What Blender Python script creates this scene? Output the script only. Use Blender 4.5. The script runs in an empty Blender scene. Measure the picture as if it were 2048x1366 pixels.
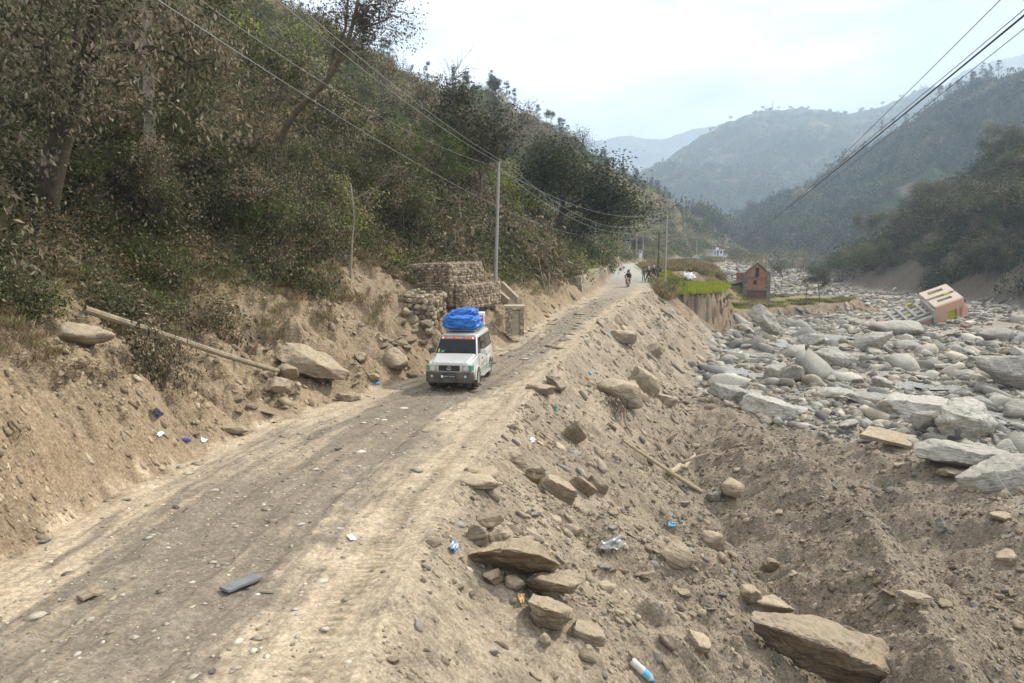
import bpy, math, random
import numpy as np
from mathutils import Vector, Matrix, Euler
PI = math.pi
SC = bpy.context.scene
COL = SC.collection
rng = np.random.default_rng(7)
random.seed(7)

# ------------------------------------------------------------------ camera
CAM_Z = 5.0
PITCH = math.atan(183 / 1365.0)
cam_data = bpy.data.cameras.new('camera')
cam = bpy.data.objects.new('camera', cam_data)
COL.objects.link(cam)
cam_data.sensor_width = 36.0
cam_data.lens = 24.0
cam_data.clip_start = 0.05
cam_data.clip_end = 30000
cam.location = (0, 0, CAM_Z)
cam.rotation_euler = (PI / 2 - PITCH, 0, 0)
SC.camera = cam

# ------------------------------------------------------------------ sky and sun
SUN_EL, SUN_AZ = math.radians(43), math.radians(58)      # azimuth from +Y towards +X
world = bpy.data.worlds.new('World')
SC.world = world
world.use_nodes = True
wn, wl = world.node_tree.nodes, world.node_tree.links
wn.clear()
w_out = wn.new('ShaderNodeOutputWorld')
w_bg = wn.new('ShaderNodeBackground')
w_bg.inputs['Strength'].default_value = 0.12
w_sky = wn.new('ShaderNodeTexSky')
w_sky.sky_type = 'NISHITA'
w_sky.sun_disc = False
w_sky.sun_elevation = SUN_EL
w_sky.sun_rotation = SUN_AZ
w_sky.dust_density = 2.5
w_sky.altitude = 900
w_tc = wn.new('ShaderNodeTexCoord')
w_map = wn.new('ShaderNodeMapping')
w_map.inputs['Scale'].default_value = (1.0, 1.0, 2.6)
w_n = wn.new('ShaderNodeTexNoise')
w_n.inputs['Scale'].default_value = 2.6
w_n.inputs['Detail'].default_value = 7
w_n.inputs['Roughness'].default_value = 0.55
w_n.inputs['Distortion'].default_value = 0.35
w_r = wn.new('ShaderNodeValToRGB')
w_r.color_ramp.elements[0].position = 0.38
w_r.color_ramp.elements[0].color = (0.80, 0.80, 0.80, 1)
w_r.color_ramp.elements[1].position = 0.60
w_r.color_ramp.elements[1].color = (0.98, 0.98, 0.98, 1)
w_mix = wn.new('ShaderNodeMixRGB')
w_n2 = wn.new('ShaderNodeTexNoise')
w_n2.inputs['Scale'].default_value = 2.6
w_n2.inputs['Detail'].default_value = 5
w_r2 = wn.new('ShaderNodeValToRGB')
w_r2.color_ramp.elements[0].position = 0.40
w_r2.color_ramp.elements[0].color = (6.6, 6.85, 7.05, 1)
w_r2.color_ramp.elements[1].position = 0.58
w_r2.color_ramp.elements[1].color = (13.6, 13.3, 12.9, 1)
wl.new(w_tc.outputs['Generated'], w_map.inputs['Vector'])
wl.new(w_map.outputs[0], w_n.inputs['Vector'])
wl.new(w_map.outputs[0], w_n2.inputs['Vector'])
wl.new(w_n.outputs['Fac'], w_r.inputs['Fac'])
wl.new(w_n2.outputs['Fac'], w_r2.inputs['Fac'])
wl.new(w_r.outputs['Color'], w_mix.inputs['Fac'])
wl.new(w_sky.outputs['Color'], w_mix.inputs['Color1'])
wl.new(w_r2.outputs['Color'], w_mix.inputs['Color2'])
wl.new(w_mix.outputs['Color'], w_bg.inputs['Color'])
wl.new(w_bg.outputs[0], w_out.inputs['Surface'])

sun_data = bpy.data.lights.new('sun', 'SUN')
sun_data.energy = 5.0
sun_data.angle = math.radians(1.5)
sun_data.color = (1.0, 0.93, 0.82)
sun = bpy.data.objects.new('sun', sun_data)
COL.objects.link(sun)
_sd = Vector((math.sin(SUN_AZ) * math.cos(SUN_EL), math.cos(SUN_AZ) * math.cos(SUN_EL), math.sin(SUN_EL)))
sun.rotation_euler = _sd.to_track_quat('Z', 'Y').to_euler()
sun.location = (60, 40, 80)

SC.view_settings.view_transform = 'Standard'
SC.view_settings.look = 'None'
SC.view_settings.exposure = 0.18
SC.view_settings.gamma = 1
SC.cycles.max_bounces = 5
SC.cycles.diffuse_bounces = 2
SC.cycles.glossy_bounces = 2
SC.cycles.transmission_bounces = 4
SC.cycles.transparent_max_bounces = 6
SC.cycles.volume_bounces = 2
SC.cycles.use_denoising = True
SC.cycles.use_adaptive_sampling = True
SC.cycles.adaptive_threshold = 0.02

# ------------------------------------------------------------------ generic helpers
def ray(u, v):
    x = (u - 1024) / 1365.0; w = (683 - v) / 1365.0
    cp, sp = math.cos(PITCH), math.sin(PITCH)
    return (x / (cp + w * sp), (-sp + w * cp) / (cp + w * sp))      # dx/dy, dz/dy

def at(u, v, Y):
    a, b = ray(u, v)
    return Vector((a * Y, Y, CAM_Z + b * Y))

def tag(o, label=None, cat=None, group=None, kind=None):
    if label: o['label'] = label
    if cat: o['category'] = cat
    if group: o['group'] = group
    if kind: o['kind'] = kind
    return o

def np_obj(name, V, F, mat, parent=None, color=None, smooth=False, link=True):
    """V (n,3) array, F (m,k) array with k = 3 or 4, color (n,3) per vertex"""
    V = np.asarray(V, dtype=np.float32); F = np.asarray(F, dtype=np.int32)
    me = bpy.data.meshes.new(name)
    k = F.shape[1]
    me.vertices.add(len(V)); me.vertices.foreach_set('co', V.ravel())
    me.loops.add(F.size); me.loops.foreach_set('vertex_index', F.ravel())
    me.polygons.add(len(F))
    me.polygons.foreach_set('loop_start', np.arange(0, F.size, k, dtype=np.int32))
    try: me.polygons.foreach_set('loop_total', np.full(len(F), k, dtype=np.int32))
    except Exception: pass
    if smooth: me.polygons.foreach_set('use_smooth', np.ones(len(F), dtype=bool))
    me.update(calc_edges=True)
    if color is not None:
        ca = me.color_attributes.new('Col', 'FLOAT_COLOR', 'POINT')
        c4 = np.ones((len(V), 4), dtype=np.float32); c4[:, :3] = color
        ca.data.foreach_set('color', c4.ravel())
    if mat: me.materials.append(mat)
    o = bpy.data.objects.new(name, me)
    if link: COL.objects.link(o)
    if parent: o.parent = parent
    return o

def empty(name, loc=(0, 0, 0), rz=0.0, rot=None):
    o = bpy.data.objects.new(name, None)
    COL.objects.link(o); o.location = loc
    o.rotation_euler = rot if rot else (0, 0, rz)
    o.empty_display_size = 0.2
    return o

def copy_tree(o, parent=None):
    c = o.copy(); COL.objects.link(c); c.parent = parent
    for ch in list(o.children): copy_tree(ch, c)
    return c

# value-gradient noise
_perm = np.random.default_rng(11).integers(0, 2**31 - 1, 4096).astype(np.int64)
_grad = np.stack([np.cos(np.linspace(0, 2 * PI, 256, endpoint=False)), np.sin(np.linspace(0, 2 * PI, 256, endpoint=False))], 1)
def _h(ix, iy, seed):
    return (_perm[(ix * 73 + iy * 1511 + seed * 977 + _perm[(iy + seed * 31) & 4095]) & 4095]) & 255
def noise2(x, y, seed=0):
    x = np.asarray(x, float); y = np.asarray(y, float)
    ix = np.floor(x).astype(np.int64); iy = np.floor(y).astype(np.int64)
    fx = x - ix; fy = y - iy
    ux = fx * fx * fx * (fx * (fx * 6 - 15) + 10); uy = fy * fy * fy * (fy * (fy * 6 - 15) + 10)
    def g(dx, dy):
        gr = _grad[_h(ix + dx, iy + dy, seed)]
        return gr[..., 0] * (fx - dx) + gr[..., 1] * (fy - dy)
    a = g(0, 0) * (1 - ux) + g(1, 0) * ux
    b = g(0, 1) * (1 - ux) + g(1, 1) * ux
    return (a * (1 - uy) + b * uy) * 1.5
def fbm(x, y, wl, octv=4, seed=0, gain=0.5, ridged=False):
    s = 0; amp = 1.0; f = 1.0 / wl
    for i in range(octv):
        n = noise2(x * f + i * 17.3, y * f - i * 9.1, seed + i)
        if ridged: n = 0.5 - np.abs(n) * 1.6
        s = s + n * amp
        amp *= gain; f *= 2.03
    return s
def smooth01(a, b, x):
    t = np.clip((x - a) / (b - a), 0, 1)
    return t * t * (3 - 2 * t)
def smax(a, b, k):
    h = np.clip(0.5 + 0.5 * (a - b) / k, 0, 1)
    return b * (1 - h) + a * h + k * h * (1 - h)

# ------------------------------------------------------------------ materials
def nt(name):
    m = bpy.data.materials.new(name); m.use_nodes = True
    n, l = m.node_tree.nodes, m.node_tree.links
    b = n['Principled BSDF']
    return m, n, l, b
def mat_plain(name, col, rough=0.6, metal=0.0, bump=0.0, bscale=30, var=0.12, vscale=6, spec=0.4, dust=None, dustamt=0.0):
    m, n, l, b = nt(name)
    tc = n.new('ShaderNodeTexCoord')
    no = n.new('ShaderNodeTexNoise'); no.inputs['Scale'].default_value = vscale; no.inputs['Detail'].default_value = 5
    l.new(tc.outputs['Object'], no.inputs['Vector'])
    r = n.new('ShaderNodeValToRGB')
    c = col
    r.color_ramp.elements[0].position = 0.3; r.color_ramp.elements[1].position = 0.7
    r.color_ramp.elements[0].color = (c[0] * (1 - var), c[1] * (1 - var), c[2] * (1 - var), 1)
    r.color_ramp.elements[1].color = (min(1, c[0] * (1 + var)), min(1, c[1] * (1 + var)), min(1, c[2] * (1 + var)), 1)
    l.new(no.outputs['Fac'], r.inputs['Fac'])
    last = r.outputs['Color']
    if dust:
        n3 = n.new('ShaderNodeTexNoise'); n3.inputs['Scale'].default_value = 3.0; n3.inputs['Detail'].default_value = 8
        l.new(tc.outputs['Object'], n3.inputs['Vector'])
        mr = n.new('ShaderNodeMapRange'); mr.inputs['From Min'].default_value = 0.35; mr.inputs['From Max'].default_value = 0.75
        mr.inputs['To Max'].default_value = dustamt
        l.new(n3.outputs['Fac'], mr.inputs['Value'])
        mx = n.new('ShaderNodeMixRGB'); mx.inputs['Color2'].default_value = (*dust, 1)
        l.new(mr.outputs[0], mx.inputs['Fac']); l.new(last, mx.inputs['Color1'])
        last = mx.outputs['Color']
    l.new(last, b.inputs['Base Color'])
    b.inputs['Roughness'].default_value = rough; b.inputs['Metallic'].default_value = metal
    b.inputs['Specular IOR Level'].default_value = spec
    if bump:
        n2 = n.new('ShaderNodeTexNoise'); n2.inputs['Scale'].default_value = bscale; n2.inputs['Detail'].default_value = 6
        bp = n.new('ShaderNodeBump'); bp.inputs['Strength'].default_value = bump; bp.inputs['Distance'].default_value = 0.02
        l.new(tc.outputs['Object'], n2.inputs['Vector']); l.new(n2.outputs['Fac'], bp.inputs['Height']); l.new(bp.outputs[0], b.inputs['Normal'])
    return m

def mat_ground():
    m, n, l, b = nt('ground_dirt')
    at_ = n.new('ShaderNodeAttribute'); at_.attribute_name = 'Col'
    tc = n.new('ShaderNodeTexCoord')
    n1 = n.new('ShaderNodeTexNoise'); n1.inputs['Scale'].default_value = 9; n1.inputs['Detail'].default_value = 10; n1.inputs['Roughness'].default_value = 0.7
    vo = n.new('ShaderNodeTexVoronoi'); vo.inputs['Scale'].default_value = 14; vo.inputs['Randomness'].default_value = 1
    vo2 = n.new('ShaderNodeTexVoronoi'); vo2.inputs['Scale'].default_value = 38
    l.new(tc.outputs['Object'], n1.inputs['Vector']); l.new(tc.outputs['Object'], vo.inputs['Vector']); l.new(tc.outputs['Object'], vo2.inputs['Vector'])
    mr = n.new('ShaderNodeMapRange'); mr.inputs['From Min'].default_value = 0.25; mr.inputs['From Max'].default_value = 0.75
    mr.inputs['To Min'].default_value = 0.55; mr.inputs['To Max'].default_value = 1.36
    l.new(n1.outputs['Fac'], mr.inputs['Value'])
    mx = n.new('ShaderNodeMixRGB'); mx.blend_type = 'MULTIPLY'; mx.inputs['Fac'].default_value = 1
    l.new(at_.outputs['Color'], mx.inputs['Color1']); l.new(mr.outputs[0], mx.inputs['Color2'])
    # pebbles: random tone per voronoi cell
    mr2 = n.new('ShaderNodeMapRange'); mr2.inputs['To Min'].default_value = 0.78; mr2.inputs['To Max'].default_value = 1.22
    sep = n.new('ShaderNodeSeparateColor'); l.new(vo2.outputs['Color'], sep.inputs[0]); l.new(sep.outputs[0], mr2.inputs['Value'])
    mx2 = n.new('ShaderNodeMixRGB'); mx2.blend_type = 'MULTIPLY'; mx2.inputs['Fac'].default_value = 1
    l.new(mx.outputs['Color'], mx2.inputs['Color1']); l.new(mr2.outputs[0], mx2.inputs['Color2'])
    l.new(mx2.outputs['Color'], b.inputs['Base Color'])
    b.inputs['Roughness'].default_value = 0.93; b.inputs['Specular IOR Level'].default_value = 0.15
    add = n.new('ShaderNodeMath'); add.operation = 'MULTIPLY_ADD'; add.inputs[1].default_value = -0.6
    l.new(vo.outputs['Distance'], add.inputs[0]); l.new(n1.outputs['Fac'], add.inputs[2])
    bp = n.new('ShaderNodeBump'); bp.inputs['Strength'].default_value = 0.75; bp.inputs['Distance'].default_value = 0.08
    ra = n.new('ShaderNodeAttribute'); ra.attribute_name = 'Rough'
    l.new(add.outputs[0], bp.inputs['Height']); l.new(bp.outputs[0], b.inputs['Normal'])
    l.new(ra.outputs['Fac'], bp.inputs['Strength'])
    return m
M_GROUND = mat_ground()

def mat_hill(name):
    m, n, l, b = nt(name)
    at_ = n.new('ShaderNodeAttribute'); at_.attribute_name = 'Col'
    l.new(at_.outputs['Color'], b.inputs['Base Color'])
    b.inputs['Roughness'].default_value = 1.0; b.inputs['Specular IOR Level'].default_value = 0.05
    return m
M_HILL = mat_hill('forest_hill')

# ------------------------------------------------------------------ terrain function
I = lambda y, ys, vs: np.interp(y, ys, vs)
XL_Y = [3, 8.5, 12.4, 17.9, 23.3, 27.7, 34.5, 49, 62.6, 85, 114, 139, 230, 340, 450, 520]
XL_X = [-6.3, -6.7, -7.3, -7.0, -5.6, -3.4, -0.4, 2.8, 7.2, 11.9, 16.8, 20.5, 48, 95, 150, 190]
XR_Y = [3, 5.5, 8.5, 11.7, 22.5, 29.5, 43, 57, 71, 85, 114, 139, 230, 340, 450, 520]
XR_X = [-1.35, -1.4, -1.27, -1.06, .44, 1.9, 5.3, 9.7, 14.3, 17.0, 21.6, 25.3, 54, 101, 156, 196]
ZR_Y = [3, 5.5, 8.5, 12.4, 17.9, 23, 30, 43, 57, 71, 85, 114, 139, 230, 340, 520]
ZR_Z = [1.45, 1.25, .95, .55, .2, 0, .02, .25, .62, 1.0, 1.3, 1.7, 2.0, 1.2, 0.6, 0]
def xl(y): return I(y, XL_Y, XL_X)
def xr(y): return I(y, XR_Y, XR_X)
def zr(y): return I(y, ZR_Y, ZR_Z)
LY = [3, 10, 14, 18, 24, 36, 45, 60, 80, 110, 160, 400]
LG = [([.9, .9, 1.0, 1.6, 1.8, 1.5, 1.2, .8, .8, 2, 3, 5], [1.6, 1.6, 1.5, 1.1, 1.2, 1.1, 1.0, 1.2, 1.4, 1, 1.5, 2]),
      ([2.3, 2.3, 2.4, 3.0, 3.5, 3.0, 3.0, 3, 3, 5, 6, 10], [2.6, 2.6, 2.4, 1.9, 2.1, 2.0, 2.1, 2.4, 2.8, 2.5, 3, 4]),
      ([5, 5, 5, 6, 6.5, 6, 6, 6, 6, 9, 12, 20], [3.3, 3.3, 3.2, 3.5, 3.9, 3.8, 4, 4.3, 5, 5.5, 7, 9]),
      ([12, 12, 12, 12, 12.5, 13, 13, 13, 13, 17, 22, 36], [8.3, 8.3, 8.3, 8.6, 8.9, 9.6, 9.8, 10, 10.5, 12, 15, 20])]
RIDY = [3, 60, 100, 130, 160, 200, 260, 320, 380, 450, 500, 520]
RIDX = [-95, -75, -60, -46, -37, -27, -4, 24, 61, 122, 164, 190]
RIDZ = [56, 54, 53, 51, 50, 53, 57, 56, 45, 24, 8, 5]
# right of the road: foot, spine, depression, lip of the river bed
RG = [([3, 9, 13.5, 19, 26, 36, 44, 52, 64, 75, 83, 100, 139, 230, 520], [4.0, 5.3, 6.6, 6.9, 7.6, 9.5, 11.6, 14, 19, 22, 23.5, 30, 38, 66, 215],
       [3, 9, 13.5, 19, 26, 36, 44, 60, 100, 520], [-2.5, -3.0, -3.9, -4.6, -4.9, -4.8, -4.6, -4.5, -4.5, -4.5]),
      ([3, 11.3, 14.8, 20.4, 27, 33, 44, 64, 100, 520], [6.5, 7.6, 8.9, 10.6, 11.2, 11.8, 13.5, 21, 33, 230],
       [3, 11.3, 14.8, 20.4, 27, 33, 44, 520], [-1.9, -2.05, -2.3, -2.75, -3.2, -3.8, -4.5, -4.5]),
      ([3, 14, 21, 27, 33, 44, 64, 100, 520], [10, 11.6, 14.0, 14.2, 13.6, 15, 23, 36, 240],
       [3, 14, 21, 27, 33, 40, 520], [-4.4, -5.0, -5.8, -5.7, -5.0, -4.5, -4.5]),
      ([3, 20, 25.7, 32, 36, 44, 64, 100, 520], [18, 19.5, 19.6, 19.2, 16.5, 18, 26, 40, 250],
       [3, 25, 32, 36, 520], [-4.4, -4.3, -4.4, -4.5, -4.5])]
RBY = [3, 60, 108, 174, 230, 290, 400, 520]
RBX = [78, 80, 82, 87, 104, 124, 210, 290]
RRY = [3, 60, 120, 170, 200, 260, 300, 400, 520]
RRX = [170, 165, 160, 150, 145, 142, 150, 235, 310]
RRZ = [60, 55, 50, 42, 34, 10, 2, 4, 4]
FIELD = [(18.8, 79.5), (22.2, 79.5), (25.2, 83.5), (28.7, 91), (30.8, 98), (32.0, 104), (22, 106)]
SHOULDER = [(14.4, 72), (16.5, 77), (18.5, 84), (21, 104), (31.5, 109), (37, 128), (41, 165), (50, 200), (71, 262), (100, 330), (200, 450), (150, 450), (60, 250), (20, 125)]
BENCH = [(28.5, 88), (34, 95), (47, 104), (56, 109), (59, 117), (52, 127), (38, 128), (30, 112)]
def poly_sd(x, y, P):
    """distance outside (positive) of polygon"""
    d = np.full(np.shape(x), 1e9); inside = np.zeros(np.shape(x), bool)
    n = len(P)
    for i in range(n):
        ax, ay = P[i]; bx, by = P[(i + 1) % n]
        ex, ey = bx - ax, by - ay
        wx, wy = x - ax, y - ay
        t = np.clip((wx * ex + wy * ey) / (ex * ex + ey * ey), 0, 1)
        d = np.minimum(d, (wx - ex * t)**2 + (wy - ey * t)**2)
        c = ((ay <= y) & (by > y)) | ((by <= y) & (ay > y))
        with np.errstate(divide='ignore', invalid='ignore'):
            xi = ax + (y - ay) / (by - ay if by != ay else 1e-9) * ex
        inside ^= c & (x < xi)
    return np.where(inside, -np.sqrt(d), np.sqrt(d))

def terrain(x, y, want=False):
    x = np.asarray(x, float); y = np.asarray(y, float)
    L, R, Z = xl(y), xr(y), zr(y)
    gx, gz = [], []
    rx, rz_ = I(y, RIDY, RIDX), I(y, RIDY, RIDZ)
    gx.append(rx - 250); gz.append(rz_ - 60)
    gx.append(rx); gz.append(rz_)
    d3 = L - I(y, LY, LG[3][0]); z3 = Z + I(y, LY, LG[3][1])
    mixx = d3 * 0.5 + rx * 0.5
    gx.append(mixx); gz.append(z3 * 0.5 + rz_ * 0.5 - 1.0)
    gx.append(d3); gz.append(z3)
    for k in (2, 1, 0):
        gx.append(L - I(y, LY, LG[k][0])); gz.append(Z + I(y, LY, LG[k][1]))
    gx.append(L); gz.append(Z)
    gx.append(R); gz.append(Z)
    for (ay, ax, by, bz) in RG:
        gx.append(I(y, ay, ax)); gz.append(I(y, by, bz))
    rb = I(y, RBY, RBX)
    gx.append(rb); gz.append(np.full(np.shape(y), -4.5))
    gx.append(rb + 3.5); gz.append(np.full(np.shape(y), -1.8))
    gx.append(I(y, RRY, RRX)); gz.append(I(y, RRY, RRZ))
    gx.append(I(y, RRY, RRX) + 250); gz.append(I(y, RRY, RRZ) - 40)
    # keep the guides in order
    for i in range(9, len(gx)): gx[i] = np.maximum(gx[i], gx[i - 1] + 0.3)
    zz = np.where(x <= gx[0], gz[0], gz[-1])
    for i in range(len(gx) - 1):
        a, b = gx[i], gx[i + 1]
        t = (x - a) / np.maximum(b - a, 1e-3)
        zz = np.where((x >= a) & (x < b), gz[i] * (1 - t) + gz[i + 1] * t, zz)
    base = zz
    # plateaus
    wob = fbm(x, y, 4.0, 4, 31) * 0.9
    gul = np.abs(fbm(x + y * 0.3, y - x * 0.3, 1.3, 4, 35)) * 2.2
    sdS = poly_sd(x, y, SHOULDER)
    zS = np.interp(y, [70, 90, 110, 140, 230, 340, 520], [1.0, 1.25, 1.6, 1.4, 0.8, 0.3, 0])
    base = np.maximum(base, np.minimum(zS, zS - (np.maximum(sdS + wob * .3, 0)) * 0.85))
    sdF = poly_sd(x, y, FIELD)
    e = np.maximum(sdF + wob * .5 + gul * .6, 0)
    base = np.maximum(base, -0.12 - np.minimum(e * 2.6, 2.0 + e * 1.25))
    sdB = poly_sd(x, y, BENCH)
    e = np.maximum(sdB + wob * .8, 0)
    base = np.maximum(base, -3.25 - e * 1.2)
    # noise, weighted by zone
    onroad = smooth01(0, .25, x - L) * smooth01(0, .35, R - x)
    dl = L - x; dr = x - R
    hillw = smooth01(0.1, 6, dl)
    bankw = smooth01(0.05, .8, dl)
    embw = smooth01(0.1, 1.5, dr)
    rbw = smooth01(0, 10, x - rb)
    plate = (sdF < -.3) | (sdB < -.3)
    near = np.exp(-y / 90.0)
    n_big = fbm(x, y, 38, 3, 1)
    n_mid = fbm(x, y, 9, 4, 5)
    n_sm = fbm(x, y, 1.7, 5, 9, 0.55)
    n_f = fbm(x, y, 0.42, 4, 15, 0.6)
    # erosion grooves that run down the banks
    gr = fbm((y + x * 0.25) , x * 0.22, 0.9, 4, 21, 0.55, True)
    z = base
    big = smooth01(8, 60, dl)
    z = z + big * n_big * 5.5 + smooth01(15, 60, x - rb) * n_big * 4
    z = z + (bankw * 0.25 + hillw * 0.8 + rbw * 1.5) * n_mid
    z = z + bankw * (0.36 * n_sm + 0.11 * n_f) * (1 + hillw * .3)
    z = z + bankw * (1 - smooth01(2.0, 7, dl)) * gr * 0.28
    river = embw * (1 - rbw)
    topz = smooth01(0.5, 3.0, dr)
    z = z + river * ~plate * (topz * 0.26 * n_mid + 0.15 * n_sm + 0.04 * n_f + topz * (y < 50) * gr * 0.10)
    # rills down the debris mound
    mound = river * (1 - smooth01(30, 46, y)) * (1 - smooth01(17, 20, x)) * smooth01(1.0, 4, dr)
    rl = fbm(x * 0.22 + y * .5, (y - x * 0.5) * .35, 1.6, 4, 77, 0.5, True)
    z = z + mound * (rl * 0.50 + 0.06 * n_sm + 0.02 * n_f)
    # debris lip along the road's outer edge
    z = z + np.exp(-((dr - .25) / .45)**2) * (0.10 + 0.12 * n_sm) * (y < 75)
    # road: wheel ruts along its length
    w = np.maximum(R - L, 1)
    s = (x - L) / w
    k1 = fbm(s * 9, y * 0.18, 1.0, 4, 41)
    z = z + onroad * np.exp(-np.maximum(y - 18, 0) / 22) * (0.055 * k1 + 0.02 * n_sm + 0.016 * n_f)
    z = z - onroad * 0.035 * (np.exp(-((s - .36) / .035)**2) + np.exp(-((s - .64) / .035)**2)) * (y < 60)
    z = z - onroad * 0.016 * np.exp(-((s - .90) / .045)**2) * (np.sin(y * 38 + np.sin(s * 90)) * .5 + .5) * (y < 22)
    if not want: return z
    return z, dict(L=L, R=R, s=s, onroad=onroad, dl=dl, dr=dr, hillw=hillw, bankw=bankw, embw=embw, rbw=rbw, sdF=sdF, sdB=sdB, sdS=sdS,
                   n_big=n_big, n_mid=n_mid, n_sm=n_sm, n_f=n_f, gr=gr, rl=rl, mound=mound, k1=k1, rb=rb)

def ground(x, y):
    return float(terrain(np.array([float(x)]), np.array([float(y)]))[0])
def normal(x, y, e=0.25):
    z = terrain(np.array([x + e, x - e, x, x], float), np.array([y, y, y + e, y - e], float))
    return Vector((-(z[0] - z[1]) / (2 * e), -(z[2] - z[3]) / (2 * e), 1)).normalized()
def hit(u, v, y0=4.0, y1=480):
    """where the line of sight through a point of the photograph meets the ground"""
    a, b = ray(u, v)
    ys = np.exp(np.linspace(math.log(y0), math.log(y1), 1500))
    zt = terrain(a * ys, ys)
    below = np.nonzero(CAM_Z + b * ys < zt)[0]
    Y = ys[below[0]] if len(below) else ys[-1]
    return Vector((a * Y, Y, ground(a * Y, Y)))

# ------------------------------------------------------------------ terrain mesh, one sheet split by kind of ground
NR, NC = 1000, 960
ys = np.exp(np.linspace(math.log(2.2), math.log(520), NR))
aa = np.linspace(-1.05, 1.05, NC)
GX = aa[None, :] * (ys[:, None] + 4.0)
GY = np.repeat(ys[:, None], NC, 1)
GZ, T = terrain(GX, GY, True)

def lerp3(c1, c2, t):
    t = t[..., None]
    return np.asarray(c1) * (1 - t) + np.asarray(c2) * t
DUST = np.array([.45, .36, .255]); WET = np.array([.225, .187, .142]); BANK = np.array([.30, .225, .148]); EMB = np.array([.295, .238, .172])
MOUND = np.array([.27, .222, .165]); RIV = np.array([.37, .33, .27]); SOIL = np.array([.15, .115, .07]); GRS = np.array([.13, .13, .045]); DRY = np.array([.25, .19, .10])
n1 = fbm(GX, GY, 3.0, 4, 101); n2 = fbm(GX, GY, 0.6, 4, 105); n3 = fbm(GX, GY, 14, 3, 109)
s = T['s']
# road colour, streaked lengthwise
st = fbm(s * 14, GY * 0.16, 1.0, 5, 51, 0.6)
dark = smooth01(.12, .30, s + st * .13 + n1 * .08) * (1 - smooth01(.68, .84, s + st * .12 + n1 * .10 + n2 * .04))
dark = dark * np.interp(GY, [3, 25, 40, 70, 90], [1, 1, .9, .55, 0.0]) 
roadc = lerp3(DUST, WET, np.clip(dark * 1.05 + st * .22 * dark, 0, 1))
roadc = lerp3(roadc, DUST * .78, np.clip(-st * .5, 0, .45))
tyre = np.exp(-((s - .90) / .035)**2) * (np.sin(GY * 38 + np.sin(s * 90)) * .5 + .5) * (GY < 30)
roadc = lerp3(roadc, BANK * .62, np.clip(tyre * .6, 0, 1))
grey = smooth01(60, 90, GY)[...]
roadc = lerp3(roadc, np.array([.40, .38, .34]), grey * .9)
bank = lerp3(BANK, BANK * np.array([1.16, 1.16, 1.14]), smooth01(-.3, .6, T['n_sm'] + n1 * .6))
bank = lerp3(bank, SOIL * 1.5, np.clip(smooth01(.05, .8, n2 + n1 * .5), 0, 1) * .45)
hill = lerp3(SOIL, DRY, smooth01(-.2, .7, n1 + n3 * .5))
hill = lerp3(hill, GRS, smooth01(.0, .6, n3 - n1 * .4) * .7)
scrub = smooth01(2.5, 6.5, T['dl'] + n1 * 2.4 + np.interp(GY, [10, 20, 30, 40, 60], [1.2, -1.5, -3, -1, 2]))
left = lerp3(bank, np.array([0., 0, 0]), np.zeros_like(n1)) * (1 - scrub[..., None]) + hill * scrub[..., None]
emb = lerp3(EMB, EMB * 1.28, smooth01(-.3, .5, n1 + n2 * .5))
emb = lerp3(emb, MOUND, smooth01(.15, .9, n2 * .8 - n1 * .4) * .45)
mo = lerp3(MOUND, EMB * .9, smooth01(.0, .9, n1 * .8 + T['rl'] * .6))
emb = emb * (1 - np.clip(T['mound'], 0, 1)[..., None] * smooth01(2.5, 6.5, T['dr'])[..., None]) + mo * (np.clip(T['mound'], 0, 1) * smooth01(2.5, 6.5, T['dr']))[..., None]
lipx = np.interp(GY, [3, 32, 36, 44, 52, 64, 75, 83, 100], [19.6, 18.8, 15.0, 12.0, 14.0, 19, 21, 23, 28])
rv = smooth01(-.8, 1.2, GX - lipx + n1) * (GY > 20)
riv = lerp3(RIV, EMB * 1.05, smooth01(.0, .7, n1 + n3 * .6) * .75)
riv = lerp3(riv, np.array([.42, .40, .37]), smooth01(.1, .7, n2 - n3 * .3) * .5)
right = emb * (1 - rv[..., None]) + riv * rv[..., None]
cliff = (T['sdS'] < 4) & (GY > 71) | (T['sdB'] < 3) | (T['sdF'] < 4)
cl = lerp3(np.array([.24, .185, .13]), np.array([.33, .25, .17]), smooth01(-.5, .6, fbm(GX + GY, GZ * .9, 1.6, 4, 201)))
cl = lerp3(cl, np.array([.42, .25, .12]), smooth01(.35, .8, fbm(GX + GY, GZ * .15, 2.4, 2, 207)) * .45)
cl = lerp3(cl, np.array([.15, .11, .075]), smooth01(.0, .5, fbm((GX + GY) * 1.2, GZ * 1.1, 1.3, 4, 209)) * .6)
right = np.where(cliff[..., None], cl, right)
top = (T['sdS'] < 0) | (T['sdB'] < -.4)
right = np.where(top[..., None], lerp3(DRY * 1.1, GRS * 1.2, smooth01(.2, .9, n3 + n1 * .4)), right)
right = np.where((T['sdF'] < -.3)[..., None], np.array([.16, .22, .03]), right)
rbank = smooth01(-1, 1.5, GX - T['rb'])
rb_c = lerp3(np.array([.15, .12, .09]), np.array([.07, .07, .04]), smooth01(6, 22, GX - T['rb'] + n3 * 10))
right = right * (1 - rbank[..., None]) + rb_c * rbank[..., None]
onr = smooth01(-.15, .25, GX - T['L'] + n2 * .3) * (1 - smooth01(-.25, .35, GX - T['R'] + n2 * .3))
side = (GX < (T['L'] + T['R']) / 2)[..., None]
colr = np.where(side, left, right) * (1 - onr[..., None]) + roadc * onr[..., None]
colr = colr * (1 + .14 * n2[..., None])
clod = smooth01(.28, .62, fbm(GX, GY, .35, 4, 301, .6)) * (1 - onr * .75)
colr = colr * (1 - .22 * clod[..., None])
rough = .70 - .58 * onr
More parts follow.
